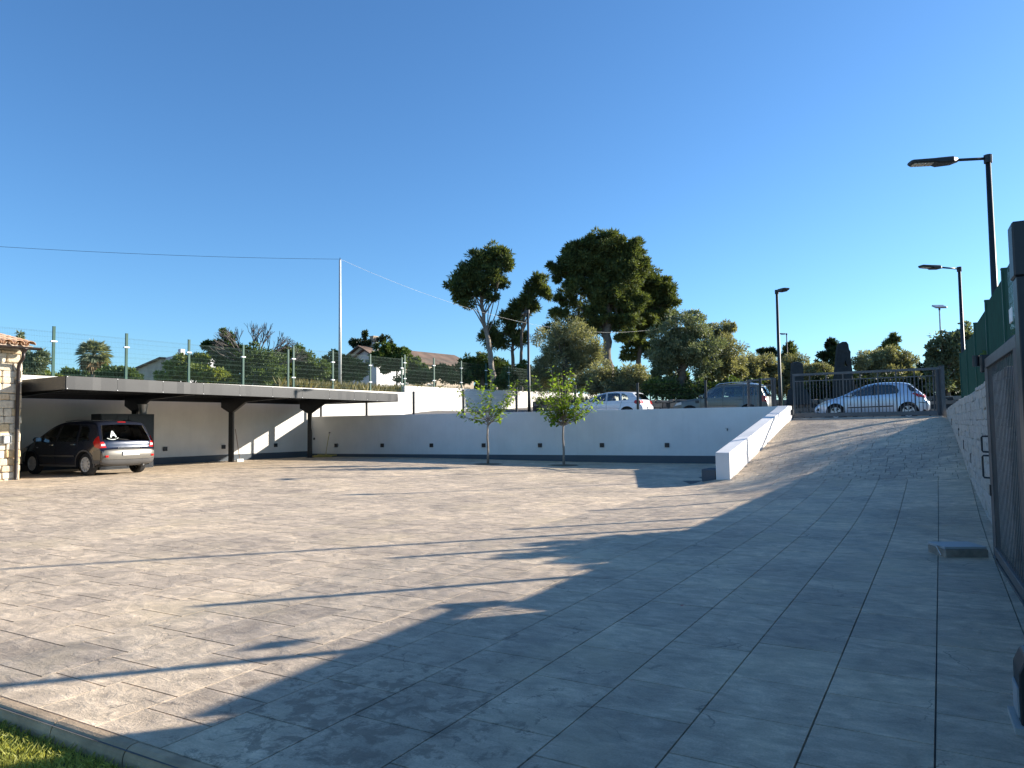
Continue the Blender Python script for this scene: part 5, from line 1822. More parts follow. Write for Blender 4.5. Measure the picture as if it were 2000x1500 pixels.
# dark hedge in front of the right trees
def hedge_row(name, label, x0, x1, ytop, ybot, Y, mat, n, wob=5, kind=None, cat='hedge'):
    bl = []
    x = x0
    while x < x1:
        h = (ybot - ytop)
        bl.append((x, (ytop + ybot) / 2 + random.uniform(-wob, wob) * 0.5, h * 0.55, h * 0.55))
        x += h * 0.55
    b = px_blobs(bl, Y, 0.9, 0.1)
    t = thing(name, label, cat, tuple(Vector(b[len(b) // 2][0]) - Vector((0, 0, b[0][1][2]))))
    mb = MB()
    for q in b[::2]:
        c = Vector(q[0]); mb.tube([c - Vector((0, 0, q[1][2] * 1.6)), c], [0.05, 0.02], 6)
    mb.build('stems', M['twig'], t)
    leaf_cloud('foliage', b, n, (0.16, 0.08), M[mat], t, clumps=14, cr=0.5, flat=0.9, shell=0.5)
    return t


hedge_row('hedge', 'dark low hedge behind the silver car, above the dry stone wall', 1590, 1880, 742, 780, 36.2, 'cypress', 26000)
hedge_row('hedge', 'dry tan scrub on the slope behind the grey car', 1270, 1500, 745, 780, 41, 'shrub', 12000)

# far belt of woods closing the view
belt = []
for x in range(-100, 2200, 28):
    top = 728 if x < 1480 else 722
    belt.append((x, top + 20 + random.uniform(-6, 6), 26, 22))
leaf_cloud('far_woods', px_blobs(belt, 110, 0.5, 0.1), 60000, (0.7, 0.3), M['shrub'], None, clumps=9, cr=0.6, kind='stuff')

# left side: shrubs and trees in the garden behind the boundary wall
def shrub(label, Y, blobs, trunk, n, mat='shrub', leaf=(0.2, 0.09), name='shrub_tree', cat='tree', **kw):
    k = dict(flat=0.8, out=0.75, shell=0.5, clumps=24, cr=0.38)
    k.update(kw)
    return tree(name, label, cat, Y, blobs, trunk, 3.0, n, leaf, M[mat], M['twig'], kw.pop('trad', 0.12) if 'trad' in kw else 0.12, limbs=8, group='trees in the garden behind the boundary wall', **{a: b for a, b in k.items() if a != 'trad'})


shrub('loose olive branches between the house eave and the first fence post', 33,
      [(55, 700, 18, 16), (75, 705, 20, 18), (60, 722, 22, 18), (85, 690, 10, 8), (38, 655, 7, 12), (50, 730, 26, 14)], [(55, 780), (55, 740), (58, 700)], 5500, 'olive_dark', (0.16, 0.05))
shrub('low green bushes left of the palm trunk', 44, [(95, 737, 18, 10), (120, 742, 18, 8), (70, 742, 18, 8)], [(98, 780), (98, 755), (98, 740)], 4000, 'shrub_light')
shrub('dark rounded bush at the foot of the palm', 48, [(215, 727, 20, 13), (240, 732, 24, 15), (200, 737, 18, 10), (262, 738, 20, 12)], [(225, 780), (225, 750), (225, 730)], 9000)
shrub('bright yellow green bush left of the bare tree', 46,
      [(335, 730, 30, 18), (370, 718, 34, 24), (405, 730, 34, 22), (435, 742, 30, 14), (350, 705, 20, 12), (390, 700, 16, 10)], [(380, 790), (380, 750), (380, 720)], 24000, 'shrub_light')
shrub('dark gnarled tree left of the bare twiggy one', 48,
      [(425, 680, 24, 20), (450, 690, 30, 26), (405, 670, 12, 9), (455, 715, 32, 24), (440, 655, 16, 10), (478, 705, 26, 26)], [(452, 780), (450, 730), (445, 690)], 15000, 'shrub')
# bare twiggy tree
base = at(500, 780, 47); base.z = 3.0
t = thing('bare_tree', 'twiggy half bare tree with a fan of grey branches behind the green fence', 'tree', tuple(base))
mb = MB()
fork = at(498, 725, 47)
mb.tube([base, (base + fork) / 2, fork], [0.22, 0.17, 0.14], 8)
tips = []
def grow(a, d, L, r, lev):
    b = a + d * L
    m_ = (a + b) / 2 + Vector((random.uniform(-1, 1), random.uniform(-1, 1), random.uniform(-1, 1))) * L * 0.07
    mb.tube([a, m_, b], [r, r * 0.85, r * 0.68], 5 if lev < 3 else 3, cap=False)
    if lev >= 5:
        tips.append(tuple(b)); return
    for _ in range(3 if lev < 4 else 2):
        nd_ = (d + Vector((random.uniform(-1, 1), random.uniform(-1, 1), random.uniform(-0.5, 0.75))) * 0.55).normalized()
        grow(b, nd_, L * random.uniform(0.6, 0.82), r * 0.62, lev + 1)
for i in range(8):
    a_ = -1.2 + 2.4 * i / 7
    grow(fork, Vector((math.sin(a_), random.uniform(-0.5, 0.5), math.cos(a_) * 1.0)).normalized(), 1.12, 0.085, 1)
mb.build('branches', M['twig'], t)
bl = px_blobs([(500, 700, 40, 26), (530, 710, 34, 26), (470, 715, 26, 22), (500, 735, 50, 18), (540, 735, 34, 16)], 47)
leaf_cloud('foliage', bl, 11000, (0.16, 0.07), M['shrub'], t, clumps=22, cr=0.4)
shrub('mid green trees right of the bare tree, before the first fence step', 50,
      [(565, 700, 30, 24), (590, 712, 34, 26), (620, 720, 28, 20), (560, 730, 34, 20), (600, 738, 44, 14)], [(590, 785), (590, 750), (590, 720)], 24000)
shrub('dark green tree behind the pale utility pole', 54,
      [(655, 705, 32, 20), (680, 712, 30, 20), (640, 722, 26, 18), (700, 725, 26, 16), (665, 735, 50, 14)], [(668, 785), (668, 750), (668, 720)], 20000)
shrub('tufted dark tree top above the white gable', 84, [(702, 668, 16, 10), (712, 655, 8, 8), (730, 670, 18, 8), (745, 660, 14, 6), (760, 668, 10, 5)], [(730, 770), (730, 710), (728, 675)], 3500, 'cypress', (0.3, 0.12), clumps=7, cr=0.5)
shrub('vine covered mass of green beside the white farmhouse', 66,
      [(750, 695, 26, 18), (780, 700, 28, 18), (765, 712, 34, 16), (805, 712, 22, 12), (815, 725, 26, 12), (775, 685, 22, 8)], [(775, 785), (775, 740), (775, 710)], 22000, 'shrub', (0.26, 0.12))
shrub('dark bushes in front of the long farmhouse roof', 60, [(835, 730, 24, 14), (862, 722, 20, 12), (880, 738, 26, 12), (820, 740, 24, 10), (905, 735, 18, 12), (800, 738, 26, 12)], [(850, 785), (850, 760), (850, 740)], 13000)
shrub('green bushes right of the farmhouse under the pines', 58, [(1000, 735, 22, 18), (1020, 725, 16, 16), (1035, 740, 18, 16), (985, 745, 22, 12)], [(1008, 785), (1008, 760), (1008, 740)], 9000)

# palm
base = at(184, 790, 72); base.z = 3.0
cz = at(184, 692, 72)
t = thing('palm_tree', 'palm with a round grey green head and a brown skirt of dead fronds', 'tree', tuple(base))
MB().tube([base, (base + cz) / 2, cz], [0.35, 0.28, 0.26], 10).build('trunk', M['bark'], t, smooth=True)
def fronds(name, n, mat, elmin, elmax, L, droop):
    V = []; Q = []
    for i in range(n):
        a_ = random.uniform(0, 2 * PI); el = math.asin(random.uniform(math.sin(R(elmin)), math.sin(R(elmax))))
        d = Vector((math.cos(a_) * math.cos(el), math.sin(a_) * math.cos(el), math.sin(el)))
        s = Vector((-math.sin(a_), math.cos(a_), 0))
        stem = cz + d * L * 0.42
        for j in range(13):
            f = (j - 6) / 6
            dd = (d + s * f * 0.85).normalized()
            l = L * 0.62 * (1 - 0.35 * abs(f)) * random.uniform(0.85, 1.1)
            tip = stem + dd * l - Vector((0, 0, droop * l * random.uniform(0.6, 1.2)))
            mid = stem + dd * l * 0.55 - Vector((0, 0, droop * l * 0.2))
            w = s.cross(dd).normalized() * 0.035 + s * 0.05
            k_ = len(V); V += [tuple(stem), tuple(mid + w), tuple(tip), tuple(mid - w)]; Q.append((k_, k_ + 1, k_ + 2, k_ + 3))
        k_ = len(V); w = s * 0.03; V += [tuple(cz + w), tuple(stem + w), tuple(stem - w), tuple(cz - w)]; Q.append((k_, k_ + 1, k_ + 2, k_ + 3))
    np_mesh(name, V, Q, mat, t)
fronds('green_fronds', 150, M['palm'], -30, 88, 1.75, 0.25)
fronds('dead_fronds', 90, M['palm_dry'], -82, -30, 1.75, 0.35)

# tall dry grass along the wall top behind the fence
g = blades('dry_grass', 22000, (-10.5, -3.0, 31, 44), 0.15, 0.95, 0.03, M['drygrass'], lambda x, y: np.full(len(x), 3.0), 0.5,
           mask=lambda x, y: (((x - W0.x) * WP.x + (y - W0.y) * WP.y) < -0.3) & (((x - W0.x) * WP.x + (y - W0.y) * WP.y) > -3.5))
g = blades('dry_grass', 30000, (-6, 6, 36, 56), 0.2, 1.0, 0.035, M['drygrass'], lambda x, y: np.full(len(x), 3.0), 0.5,
           mask=lambda x, y: (((x - W0.x) * WP.x + (y - W0.y) * WP.y) < -0.3) & (((x - W0.x) * WP.x + (y - W0.y) * WP.y) > -3.5))
# dry weeds at the end of the dry stone wall
pw = S(15.5, 0.5)
g = blades('weeds', 1500, (pw.x - 1.6, pw.x + 1.6, pw.y - 1.0, pw.y + 1.2), 0.1, 0.55, 0.02, M['drygrass'], lambda x, y: np.full(len(x), 2.7), 0.6)

# young trees in the courtyard
def young_tree(label, P, top, seed, branches, leaves):
    rr = random.Random(seed); random.seed(seed)
    t = thing('young_tree', label, 'tree', tuple(P), 0, None)
    mb = MB()
    th = 1.62
    pts = [P - Vector((0, 0, 0.05)), P + Vector((0.01, 0, 0.5)), P + Vector((-0.015, 0.02, 1.0)), P + Vector((0.02, 0, th))]
    mb.tube(pts, [0.05, 0.040, 0.036, 0.033], 10)
    tipsl = []
    for (dx, dz, y_) in branches:
        tip = P + Vector((dx, y_, dz))
        st = P + Vector((0.01, 0, rr.uniform(th - 0.25, th)))
        mid = st.lerp(tip, 0.5) + Vector((dx * 0.10, 0, -0.08 if abs(dx) > 0.5 else 0.02))
        mb.tube([st, mid, tip], [0.017, 0.011, 0.004], 6)
        tipsl.append((st, mid, tip))
    V = []; Q = []
    def leaf_at(p, d, L):
        s = d.cross(Vector((0, 0, 1)))
        if s.length < 0.05: s = Vector((1, 0, 0))
        s.normalize()
        n = s.cross(d).normalized()
        w = L * 0.36
        k_ = len(V)
        dr = Vector((0, 0, -0.25 * L))
        V.extend([tuple(p), tuple(p + d * L * 0.35 + s * w - n * L * 0.06), tuple(p + d * L * 0.72 + s * w * 0.6 + dr * 0.4 - n * L * 0.05), tuple(p + d * L + dr),
                  tuple(p + d * L * 0.72 - s * w * 0.6 + dr * 0.4 - n * L * 0.05), tuple(p + d * L * 0.35 - s * w - n * L * 0.06), tuple(p + d * L * 0.5 + n * L * 0.05 + dr * 0.1)])
        for a_, b_, c_, e_ in ((0, 1, 2, 6), (6, 2, 3, 4), (0, 6, 4, 5)):
            Q.append((k_ + a_, k_ + b_, k_ + c_, k_ + e_))
    for (st, mid, tip) in tipsl:
        L_ = (tip - st).length
        n_ = int(leaves * L_)
        for i in range(n_):
            f = rr.uniform(0.22, 1.03)
            c = st.lerp(mid, f * 2) if f < 0.5 else mid.lerp(tip, f * 2 - 1)
            d = (tip - st).normalized() * 0.6 + Vector((rr.uniform(-1, 1), rr.uniform(-1, 1), rr.uniform(-0.8, 0.5)))
            d.normalize()
            leaf_at(c + d * 0.03 + Vector((rr.uniform(-1, 1), rr.uniform(-1, 1), rr.uniform(-1, 1))) * 0.045, d, rr.uniform(0.10, 0.175))
    mb.build('trunk', M['bark_pale'], t, smooth=True)
    np_mesh('leaves', V, Q, M['young'], t)
    # bare soil ring at the foot
    mb = MB(); n_ = 24
    vs_ = [(P.x, P.y, hc(P.x, P.y) + 0.018)]
    for i in range(n_):
        a_ = 2 * PI * i / n_; r_ = rr.uniform(0.48, 0.58)
        x, y = P.x + math.cos(a_) * r_, P.y + math.sin(a_) * r_
        vs_.append((x, y, hc(x, y) + 0.008))
    mb.add(vs_, [(0, i + 1, (i + 1) % n_ + 1) for i in range(n_)])
    mb.build('soil_ring', M['earth'], None, kind='structure')


P = at(953, 901, 27.0); P.z = hc(P.x, P.y)
young_tree('slender young tree with few spreading branches, left of two', P, 0, 5,
           [(-1.15, 1.95, 0.1), (-1.05, 2.75, -0.2), (-0.75, 2.05, 0.3), (-0.55, 2.35, 0), (-0.35, 3.0, 0.2), (-0.1, 2.7, -0.3), (0.15, 3.35, 0.1), (0.2, 2.9, -0.1), (0.5, 2.35, 0.3), (0.9, 2.4, -0.2), (1.0, 2.6, 0.1), (0.85, 2.9, 0), (0.7, 1.85, 0.2), (0.45, 1.75, -0.3), (-0.3, 1.9, 0.4), (0.3, 2.0, 0.2), (1.05, 2.95, 0.1), (-0.5, 1.65, 0.1)], 30)
P = at(1101, 904, 26.2); P.z = hc(P.x, P.y)
br = []
rr_ = random.Random(4)
for i in range(46):
    a_ = rr_.uniform(-1, 1)
    br.append((a_ * 0.85, 1.75 + rr_.uniform(0, 1.55) * (1 - 0.3 * abs(a_)), rr_.uniform(-0.7, 0.7)))
br += [(-1.25, 2.9, 0), (-0.95, 3.1, 0.1), (1.35, 2.25, 0), (1.2, 2.35, 0.2), (0.9, 3.0, 0), (0.3, 3.4, 0), (-0.4, 3.45, 0.1), (0.0, 3.3, 0.2)]
young_tree('young tree with a dense bright green crown, right of two', P, 0, 8, br, 20)
random.seed(21)

# shrubs and an olive behind the right boundary, which shade the ramp and the paving
def offside(label, c, r, n, base, name='boundary_shrub', leaf=(0.13, 0.06), trad=0.04):
    t = thing(name, label, 'shrub' if name == 'boundary_shrub' else 'tree', base)
    mb = MB(); mb.tube([Vector(base), Vector(c)], [trad, trad * 0.5], 6)
    bl = [(c, r, 1), ((c[0] + r[0] * 0.5, c[1] + r[1] * 0.6, c[2] - r[2] * 0.3), (r[0] * 0.6, r[1] * 0.6, r[2] * 0.6), 1), ((c[0] - r[0] * 0.2, c[1] - r[1] * 0.7, c[2] - r[2] * 0.2), (r[0] * 0.6, r[1] * 0.6, r[2] * 0.7), 1)]
    for b in bl:
        for _ in range(5):
            limb(mb, Vector(base).lerp(Vector(c), 0.5), Vector(b[0]) + Vector((random.uniform(-1, 1) * b[1][0], random.uniform(-1, 1) * b[1][1], random.uniform(-1, 1) * b[1][2])) * 0.8, trad * 0.5, 0.008)
    mb.build('stem', M['twig'], t)
    leaf_cloud('foliage', bl, n, leaf, M['shrub'], t, clumps=12, cr=0.5)


p = RL(11.7, 0.75)
offside('leafy shrub growing behind the green fence near the nearest street lamp', (p.x, p.y, 2.55), (0.35, 0.95, 0.45), 6000, (p.x, p.y, 1.6))
for i, (x, y, z, r) in enumerate(((18.5, 17.5, 4.4, 1.3), (20.5, 21.5, 5.0, 1.5), (24.5, 24.5, 6.2, 1.8))):
    offside(['roadside olive tree outside the right boundary, nearest of three', 'roadside olive tree outside the right boundary, middle of three', 'roadside olive tree outside the right boundary, farthest of three'][i],
            (x, y, z), (r, r, r * 0.8), 5200, (x, y, 1.6), 'roadside_olive', (0.16, 0.05), 0.14)

# ------------------------------------------------------------------ houses far behind
def gable(name, label, O, ax, L, Wd, zb, ze, zr, wall, roofm, chim=None, wins=()):
    """O: near corner on plan; ax: direction of the ridge; width to its left"""
    ax = Vector(ax).normalized(); ay = Vector((-ax.y, ax.x, 0)); O = Vector(O)
    t = thing(name, label, 'house', (O.x, O.y, zb))
    P = lambda a, b, z: tuple(O + ax * a + ay * b + Vector((0, 0, z)))
    mb = MB()
    mb.add([P(0, 0, zb), P(0, Wd, zb), P(0, Wd, ze), P(0, Wd / 2, zr), P(0, 0, ze), P(L, 0, zb), P(L, Wd, zb), P(L, Wd, ze), P(L, Wd / 2, zr), P(L, 0, ze)],
           [(0, 1, 2, 3, 4), (9, 8, 7, 6, 5), (0, 4, 9, 5), (1, 6, 7, 2)])
    mb.build('wall', wall, t)
    mb = MB()
    e = 0.35; k_ = (zr - ze) / (Wd / 2)
    for sgn, b0 in ((1, 0.0), (-1, Wd)):
        vs_ = [P(-e, b0 - sgn * e, ze - k_ * e + 0.05), P(L + e, b0 - sgn * e, ze - k_ * e + 0.05), P(L + e, Wd / 2, zr + 0.05), P(-e, Wd / 2, zr + 0.05)]
        vs_ += [(a[0], a[1], a[2] + 0.14) for a in vs_]
        mb.add(vs_, [(0, 1, 2, 3), (7, 6, 5, 4), (0, 4, 5, 1), (1, 5, 6, 2), (2, 6, 7, 3), (3, 7, 4, 0)])
    rf = mb.build('roof', roofm, t)
    if chim:
        a, b, w, h = chim
        MB().obox(Vector(P(a, b, zr - 0.3)), ax, ay, (0, 0, 1), (-w, w), (-w, w), (0, h)).obox(Vector(P(a, b, zr - 0.3)), ax, ay, (0, 0, 1), (-w * 1.2, w * 1.2), (-w * 1.2, w * 1.2), (h + 0.002, h + 0.12)).build('chimney', wall, rf)
    for (side, a, z, w, h) in wins:
        mb = MB()
        if side == 'end':
            mb.obox(Vector(P(0, a, z)), ay, -ax, (0, 0, 1), (-w / 2, w / 2), (0.0, 0.06), (0, h))
            fr_ = mb.build('window', M['farm_tan'], t)
            MB().obox(Vector(P(0, a, z)), ay, -ax, (0, 0, 1), (-w / 2 + 0.08, w / 2 - 0.08), (0.061, 0.07), (0.08, h - 0.08)).build('pane', M['pane'], fr_)
        else:
            mb.obox(Vector(P(a, 0, z)), ax, -ay, (0, 0, 1), (-w / 2, w / 2), (0.0, 0.06), (0, h))
            fr_ = mb.build('window', M['farm_wall'], t)
            MB().obox(Vector(P(a, 0, z)), ax, -ay, (0, 0, 1), (-w / 2 + 0.08, w / 2 - 0.08), (0.061, 0.07), (0.08, h - 0.08)).build('pane', M['pane'], fr_)
    return t


a = at(684, 735, 74); b = at(724, 735, 74)
zz = lambda y, Y: at(700, y, Y).z
gable('farmhouse', 'small white gabled farmhouse with one dark window behind the green fence', (b.x + 0.6, b.y, 0), (0.25, 1, 0), 7, (b.x - a.x) + 0.6, 3, zz(702, 74), zz(684, 74), M['farm_wall'], M['old_roof'], (3, 1.5, 0.22, 1.3), (('end', 0.9, zz(721, 74), 0.75, 1.0),))
a = at(745, 740, 80); b = at(925, 740, 92)
gable('long_farmhouse', 'long low farmhouse with a weathered brown and red tile roof', (a.x, a.y, 0), (b.x - a.x, b.y - a.y, 0), (b - a).length, 7, 3, at(800, 707, 83).z, at(800, 684, 86).z, M['farm_tan'], M['old_roof'], (2, 3.5, 0.3, 1.6), (('side', 3.5, 5.4, 0.9, 1.2), ('side', 7.5, 5.4, 0.9, 1.2)))
pr = at(868, 698, 85)
ax_ = (b - a).normalized(); ax_.z = 0; ax_.normalize(); ay_ = Vector((-ax_.y, ax_.x, 0))
# cream house whose roof edge rises to a chimney on the right
ha = at(250, 735, 66); hb = at(314, 735, 63)
t = thing('garden_house', 'cream house with small chimney behind bushes right of the palm', 'house', (hb.x, hb.y, 3.0))
hx = Vector((hb.x - ha.x, hb.y - ha.y, 0)); HL = hx.length; hx.normalize(); hy = Vector((-hx.y, hx.x, 0))
za, zb2 = at(250, 718, 66).z, at(314, 701, 63).z
def house_block(mb, a0, a1, b0, b1, z00, z0, z1):
    P = lambda a, b, z: tuple(Vector((ha.x, ha.y, 0)) + hx * a + hy * b + Vector((0, 0, z)))
    mb.add([P(a0, b0, z00), P(a1, b0, z00), P(a1, b1, z00), P(a0, b1, z00), P(a0, b0, z0), P(a1, b0, z1), P(a1, b1, z1), P(a0, b1, z0)],
           [(3, 2, 1, 0), (4, 5, 6, 7), (0, 1, 5, 4), (1, 2, 6, 5), (2, 3, 7, 6), (3, 0, 4, 7)])
    return mb
house_block(MB(), -6, HL, 0, 3.4, 2.6, za - 1.6, zb2).build('wall', M['farm_tan'], t)
sl2 = (zb2 - za + 1.6) / (HL + 6)
rf = house_block(MB(), -6.3, HL + 0.15, -0.25, 3.6, za - 1.6 + 0.004, za - 1.6 + 0.16, zb2 + 0.19)
P2 = lambda a, b, z: tuple(Vector((ha.x, ha.y, 0)) + hx * a + hy * b + Vector((0, 0, z)))
mb = MB()
mb.add([P2(-6.3, -0.25, za - 1.6), P2(HL + 0.2, -0.25, zb2 + 0.01), P2(HL + 0.2, 3.6, zb2 + 0.01), P2(-6.3, 3.6, za - 1.6),
        P2(-6.3, -0.25, za - 1.46), P2(HL + 0.2, -0.25, zb2 + 0.15), P2(HL + 0.2, 3.6, zb2 + 0.15), P2(-6.3, 3.6, za - 1.46)],
       [(3, 2, 1, 0), (4, 5, 6, 7), (0, 1, 5, 4), (1, 2, 6, 5), (2, 3, 7, 6), (3, 0, 4, 7)])
roof2 = mb.build('roof', M['old_roof'], t)
house_block(MB(), HL - 0.02, HL + 1.5, 0.3, 5.5, 2.6, zb2 + 0.1, zb2 + 0.22).build('side_wall', M['farm_wall'], t)
house_block(MB(), HL + 0.9, HL + 1.3, 1.0, 1.4, zb2 + 0.1, zb2 + 0.85, zb2 + 0.85).build('chimney', M['farm_wall'], roof2)

# ------------------------------------------------------------------ cars
def catmull(P, step=0.035):
    P = [Vector(p) for p in P]
    out = []
    for i in range(len(P) - 1):
        p0 = P[max(i - 1, 0)]; p1 = P[i]; p2 = P[i + 1]; p3 = P[min(i + 2, len(P) - 1)]
        m1 = (p2 - p0) * 0.42; m2 = (p3 - p1) * 0.42
        L = (p2 - p1).length
        m1 = m1.normalized() * min(m1.length, L * 1.1); m2 = m2.normalized() * min(m2.length, L * 1.1)
        k = max(2, int(L / step))
        for j in range(k):
            t = j / k
            out.append(p1 * (2 * t ** 3 - 3 * t ** 2 + 1) + m1 * (t ** 3 - 2 * t ** 2 + t) + p2 * (-2 * t ** 3 + 3 * t ** 2) + m2 * (t ** 3 - t ** 2))
    out.append(P[-1])
    return out


class Car:
    """local frame: x 0 at the rear bumper .. L at the nose, y left, z up"""

    def __init__(s, prof, L, H, Wd, xr, xf, rw, sill=0.24, belt=0.9, tumble=0.17, r=0.09):
        s.L, s.H, s.W, s.xr, s.xf, s.rw, s.sill, s.belt, s.tumble, s.r = L, H, Wd, xr, xf, rw, sill, belt, tumble, r
        s.outer = catmull([(p[0], p[1]) for p in prof])
        n = len(s.outer)
        s.nin = []
        for i in range(n):
            d = (s.outer[min(i + 1, n - 1)] - s.outer[max(i - 1, 0)]).normalized()
            s.nin.append(Vector((d.y, -d.x)))      # inward: profile runs rear -> over the top -> nose
        s.c = 0.03
        s.openings = []
        s.bands = []
        s.inner = [s.outer[i] + s.nin[i] * (r + s.c) * (1.0) for i in range(n)]

    def Y(s, x, z):
        w = s.W / 2
        e = abs(x - s.L / 2) / (s.L / 2)
        w *= 1 - 0.13 * min(1, e) ** 5
        if z > s.belt:
            q = (z - s.belt) / (s.H - s.belt)
            w *= 1 - s.tumble * q ** 1.15
        else:
            q = (s.belt - z) / s.belt
            w *= 1 - 0.05 * q ** 2 + 0.012 * math.sin(q * PI * 1.6)
        # flared wheel arches
        for xw in (s.xr, s.xf):
            dd = math.hypot(x - xw, z - s.rw)
            w += 0.022 * math.exp(-((dd - s.rw * 1.15) / 0.09) ** 2)
        return w

    def strip(s, i, q):
        """point on the top/rear/nose surface; i float profile index, q -1..1"""
        i = max(0.0, min(len(s.outer) - 1.0001, i))
        a = int(i); f = i - a
        o = s.outer[a].lerp(s.outer[a + 1], f); n = s.nin[a].lerp(s.nin[a + 1], f)
        inn = s.inner[a].lerp(s.inner[a + 1], f)
        p = 4.0
        d = s.c * q * q + s.r * (1 - (max(0.0, 1 - abs(q) ** p)) ** (1 / p))
        w = s.Y(inn.x, inn.y)
        pt = o + n * d
        return Vector((pt.x, w * q, pt.y))

    def loop(s):
        """closed side outline: inner profile then bottom with arches, nose -> rear"""
        L_ = [(p.x, p.y) for p in s.inner]
        zb = s.sill
        bot = []
        R_ = s.rw * 1.16
        for xw in (s.xf, s.xr):
            arc = []
            a0 = math.asin(min(0.95, (zb - s.rw) / R_))
            for j in range(15):
                a = a0 + (PI - 2 * a0) * j / 14
                arc.append((xw + R_ * math.cos(a), s.rw + R_ * math.sin(a)))
            bot.append(arc)
        L_ += bot[0]
        x0 = bot[0][-1][0]; x1 = bot[1][0][0]
        for j in range(1, 12):
            L_.append((x0 + (x1 - x0) * j / 12, zb))
        L_ += bot[1]
        return L_

    def side_patch(s, poly, sgn, off, step=0.07, holes=None):
        pts = [Vector(p) for p in poly]
        dense = []
        n = len(pts)
        for i in range(n):
            a, b = pts[i], pts[(i + 1) % n]
            k = max(1, int((b - a).length / step))
            for j in range(k):
                dense.append(a.lerp(b, j / k))
        nb = len(dense)
        xs = [p.x for p in pts]; zs = [p.y for p in pts]
        x = min(xs) + step / 2
        P2 = [(p.x, p.y) for p in dense]
        while x < max(xs):
            z = min(zs) + step / 2
            while z < max(zs):
                if inpoly(x, z, P2) and min((Vector((x, z)) - q).length for q in dense) > step * 0.45:
                    dense.append(Vector((x, z)))
                z += step
            x += step
        edges = [(i, (i + 1) % nb) for i in range(nb)]
        hl = []
        for hp in (holes or []):
            hd_ = []
            for i in range(len(hp)):
                a, b = Vector(hp[i]), Vector(hp[(i + 1) % len(hp)])
                k = max(1, int((b - a).length / step))
                for j in range(k):
                    hd_.append(a.lerp(b, j / k))
            o_ = len(dense)
            dense = [q for q in dense[:nb]] + [q for q in dense[nb:]]
            dense += hd_
            edges += [(o_ + i, o_ + (i + 1) % len(hd_)) for i in range(len(hd_))]
            hl.append([(q.x, q.y) for q in hd_])
        r = delaunay_2d_cdt(dense, edges, [], 1, 1e-6)
        fs = []
        for f in r[2]:
            cx = sum(r[0][i][0] for i in f) / 3; cy = sum(r[0][i][1] for i in f) / 3
            if inpoly(cx, cy, P2) and not any(inpoly(cx, cy, h_) for h_ in hl):
                fs.append(list(f))
        return [(v[0], sgn * (s.Y(v[0], v[1]) + off), v[1]) for v in r[0]], fs

    def find(s, x=None, z=None, top=True):
        """profile index where the outline passes x (on top) or, at the rear, height z"""
        best = None
        for i in range(len(s.outer) - 1):
            p, q = s.outer[i], s.outer[i + 1]
            if z is not None:
                if (p.y - z) * (q.y - z) <= 0 and p.y != q.y:
                    v = i + (z - p.y) / (q.y - p.y)
                    if best is None: best = v
                    if not top: best = v
            else:
                if (p.x - x) * (q.x - x) <= 0 and p.x != q.x and p.y > 0.5:
                    best = i + (x - p.x) / (q.x - p.x)
        return best

    def strip_patch(s, i0, i1, q0, q1, off, nu=10, nv=12, q0b=None, q1b=None):
        vs_ = []; fs = []
        for a in range(nu + 1):
            f = a / nu
            i = i0 + (i1 - i0) * f
            qa = q0 + ((q0b if q0b is not None else q0) - q0) * f
            qb = q1 + ((q1b if q1b is not None else q1) - q1) * f
            for b in range(nv + 1):
                q = qa + (qb - qa) * b / nv
                p = s.strip(i, q)
                e = 0.02
                du = s.strip(i + 0.5, q) - s.strip(i - 0.5, q); dv = s.strip(i, min(1, q + e)) - s.strip(i, max(-1, q - e))
                n = dv.cross(du)
                n = n.normalized() if n.length > 1e-9 else Vector((0, 0, 1))
                c = Vector((s.L / 2, 0, s.H * 0.45))
                if n.dot(p - c) < 0: n = -n
                vs_.append(tuple(p + n * off))
        for a in range(nu):
            for b in range(nv):
                k = a * (nv + 1) + b
                fs.append((k, k + 1, k + nv + 2, k + nv + 1))
        return vs_, fs

    def body(s, t, mat):
        mb = MB()
        n = len(s.outer)
        qs = [-1, -0.985, -0.95, -0.88, -0.75, -0.5, -0.25, 0, 0.25, 0.5, 0.75, 0.88, 0.95, 0.985, 1]
        vs_ = []
        for i in range(n):
            for q in qs:
                vs_.append(tuple(s.strip(i, q)))
        fs = []
        m = len(qs)
        for i in range(n - 1):
            for j in range(m - 1):
                k = i * m + j
                if any(b0 <= i + 0.5 <= b1 and abs(qs[j] + qs[j + 1]) / 2 < 0.88 * 0.93 for (b0, b1) in s.bands):
                    continue
                fs.append((k, k + 1, k + m + 1, k + m))
        mb.add(vs_, fs)
        for sg in (1, -1):
            v, f = s.side_patch(s.loop(), sg, 0.0, 0.10, s.openings)
            mb.add(v, f)
        o = mb.build('body', mat, t, local=True, smooth=True)
        bm = bmesh.new(); bm.from_mesh(o.data)
        bmesh.ops.remove_doubles(bm, verts=bm.verts, dist=0.004)
        bmesh.ops.recalc_face_normals(bm, faces=bm.faces)
        bm.to_mesh(o.data); bm.free()
        # underside and wheel wells
        lp = s.loop()[n:]
        mb = MB(); vs_ = []
        for (x, z) in lp:
            y = s.Y(x, z) - 0.004
            vs_ += [(x, y, z), (x, -y, z)]
        fs = [(2 * i, 2 * i + 2, 2 * i + 3, 2 * i + 1) for i in range(len(lp) - 1)]
        mb.add(vs_, fs)
        a = s.loop()[0]; b = s.loop()[n - 1]
        for (p, q) in ((b, lp[0]), (lp[-1], a)):
            y = min(s.Y(*p), s.Y(*q)) - 0.01
            mb.add([(p[0], y, p[1]), (p[0], -y, p[1]), (q[0], -y, q[1]), (q[0], y, q[1])], [(0, 1, 2, 3)])
        mb.build('underbody', M['liner'], t, local=True)
        return o

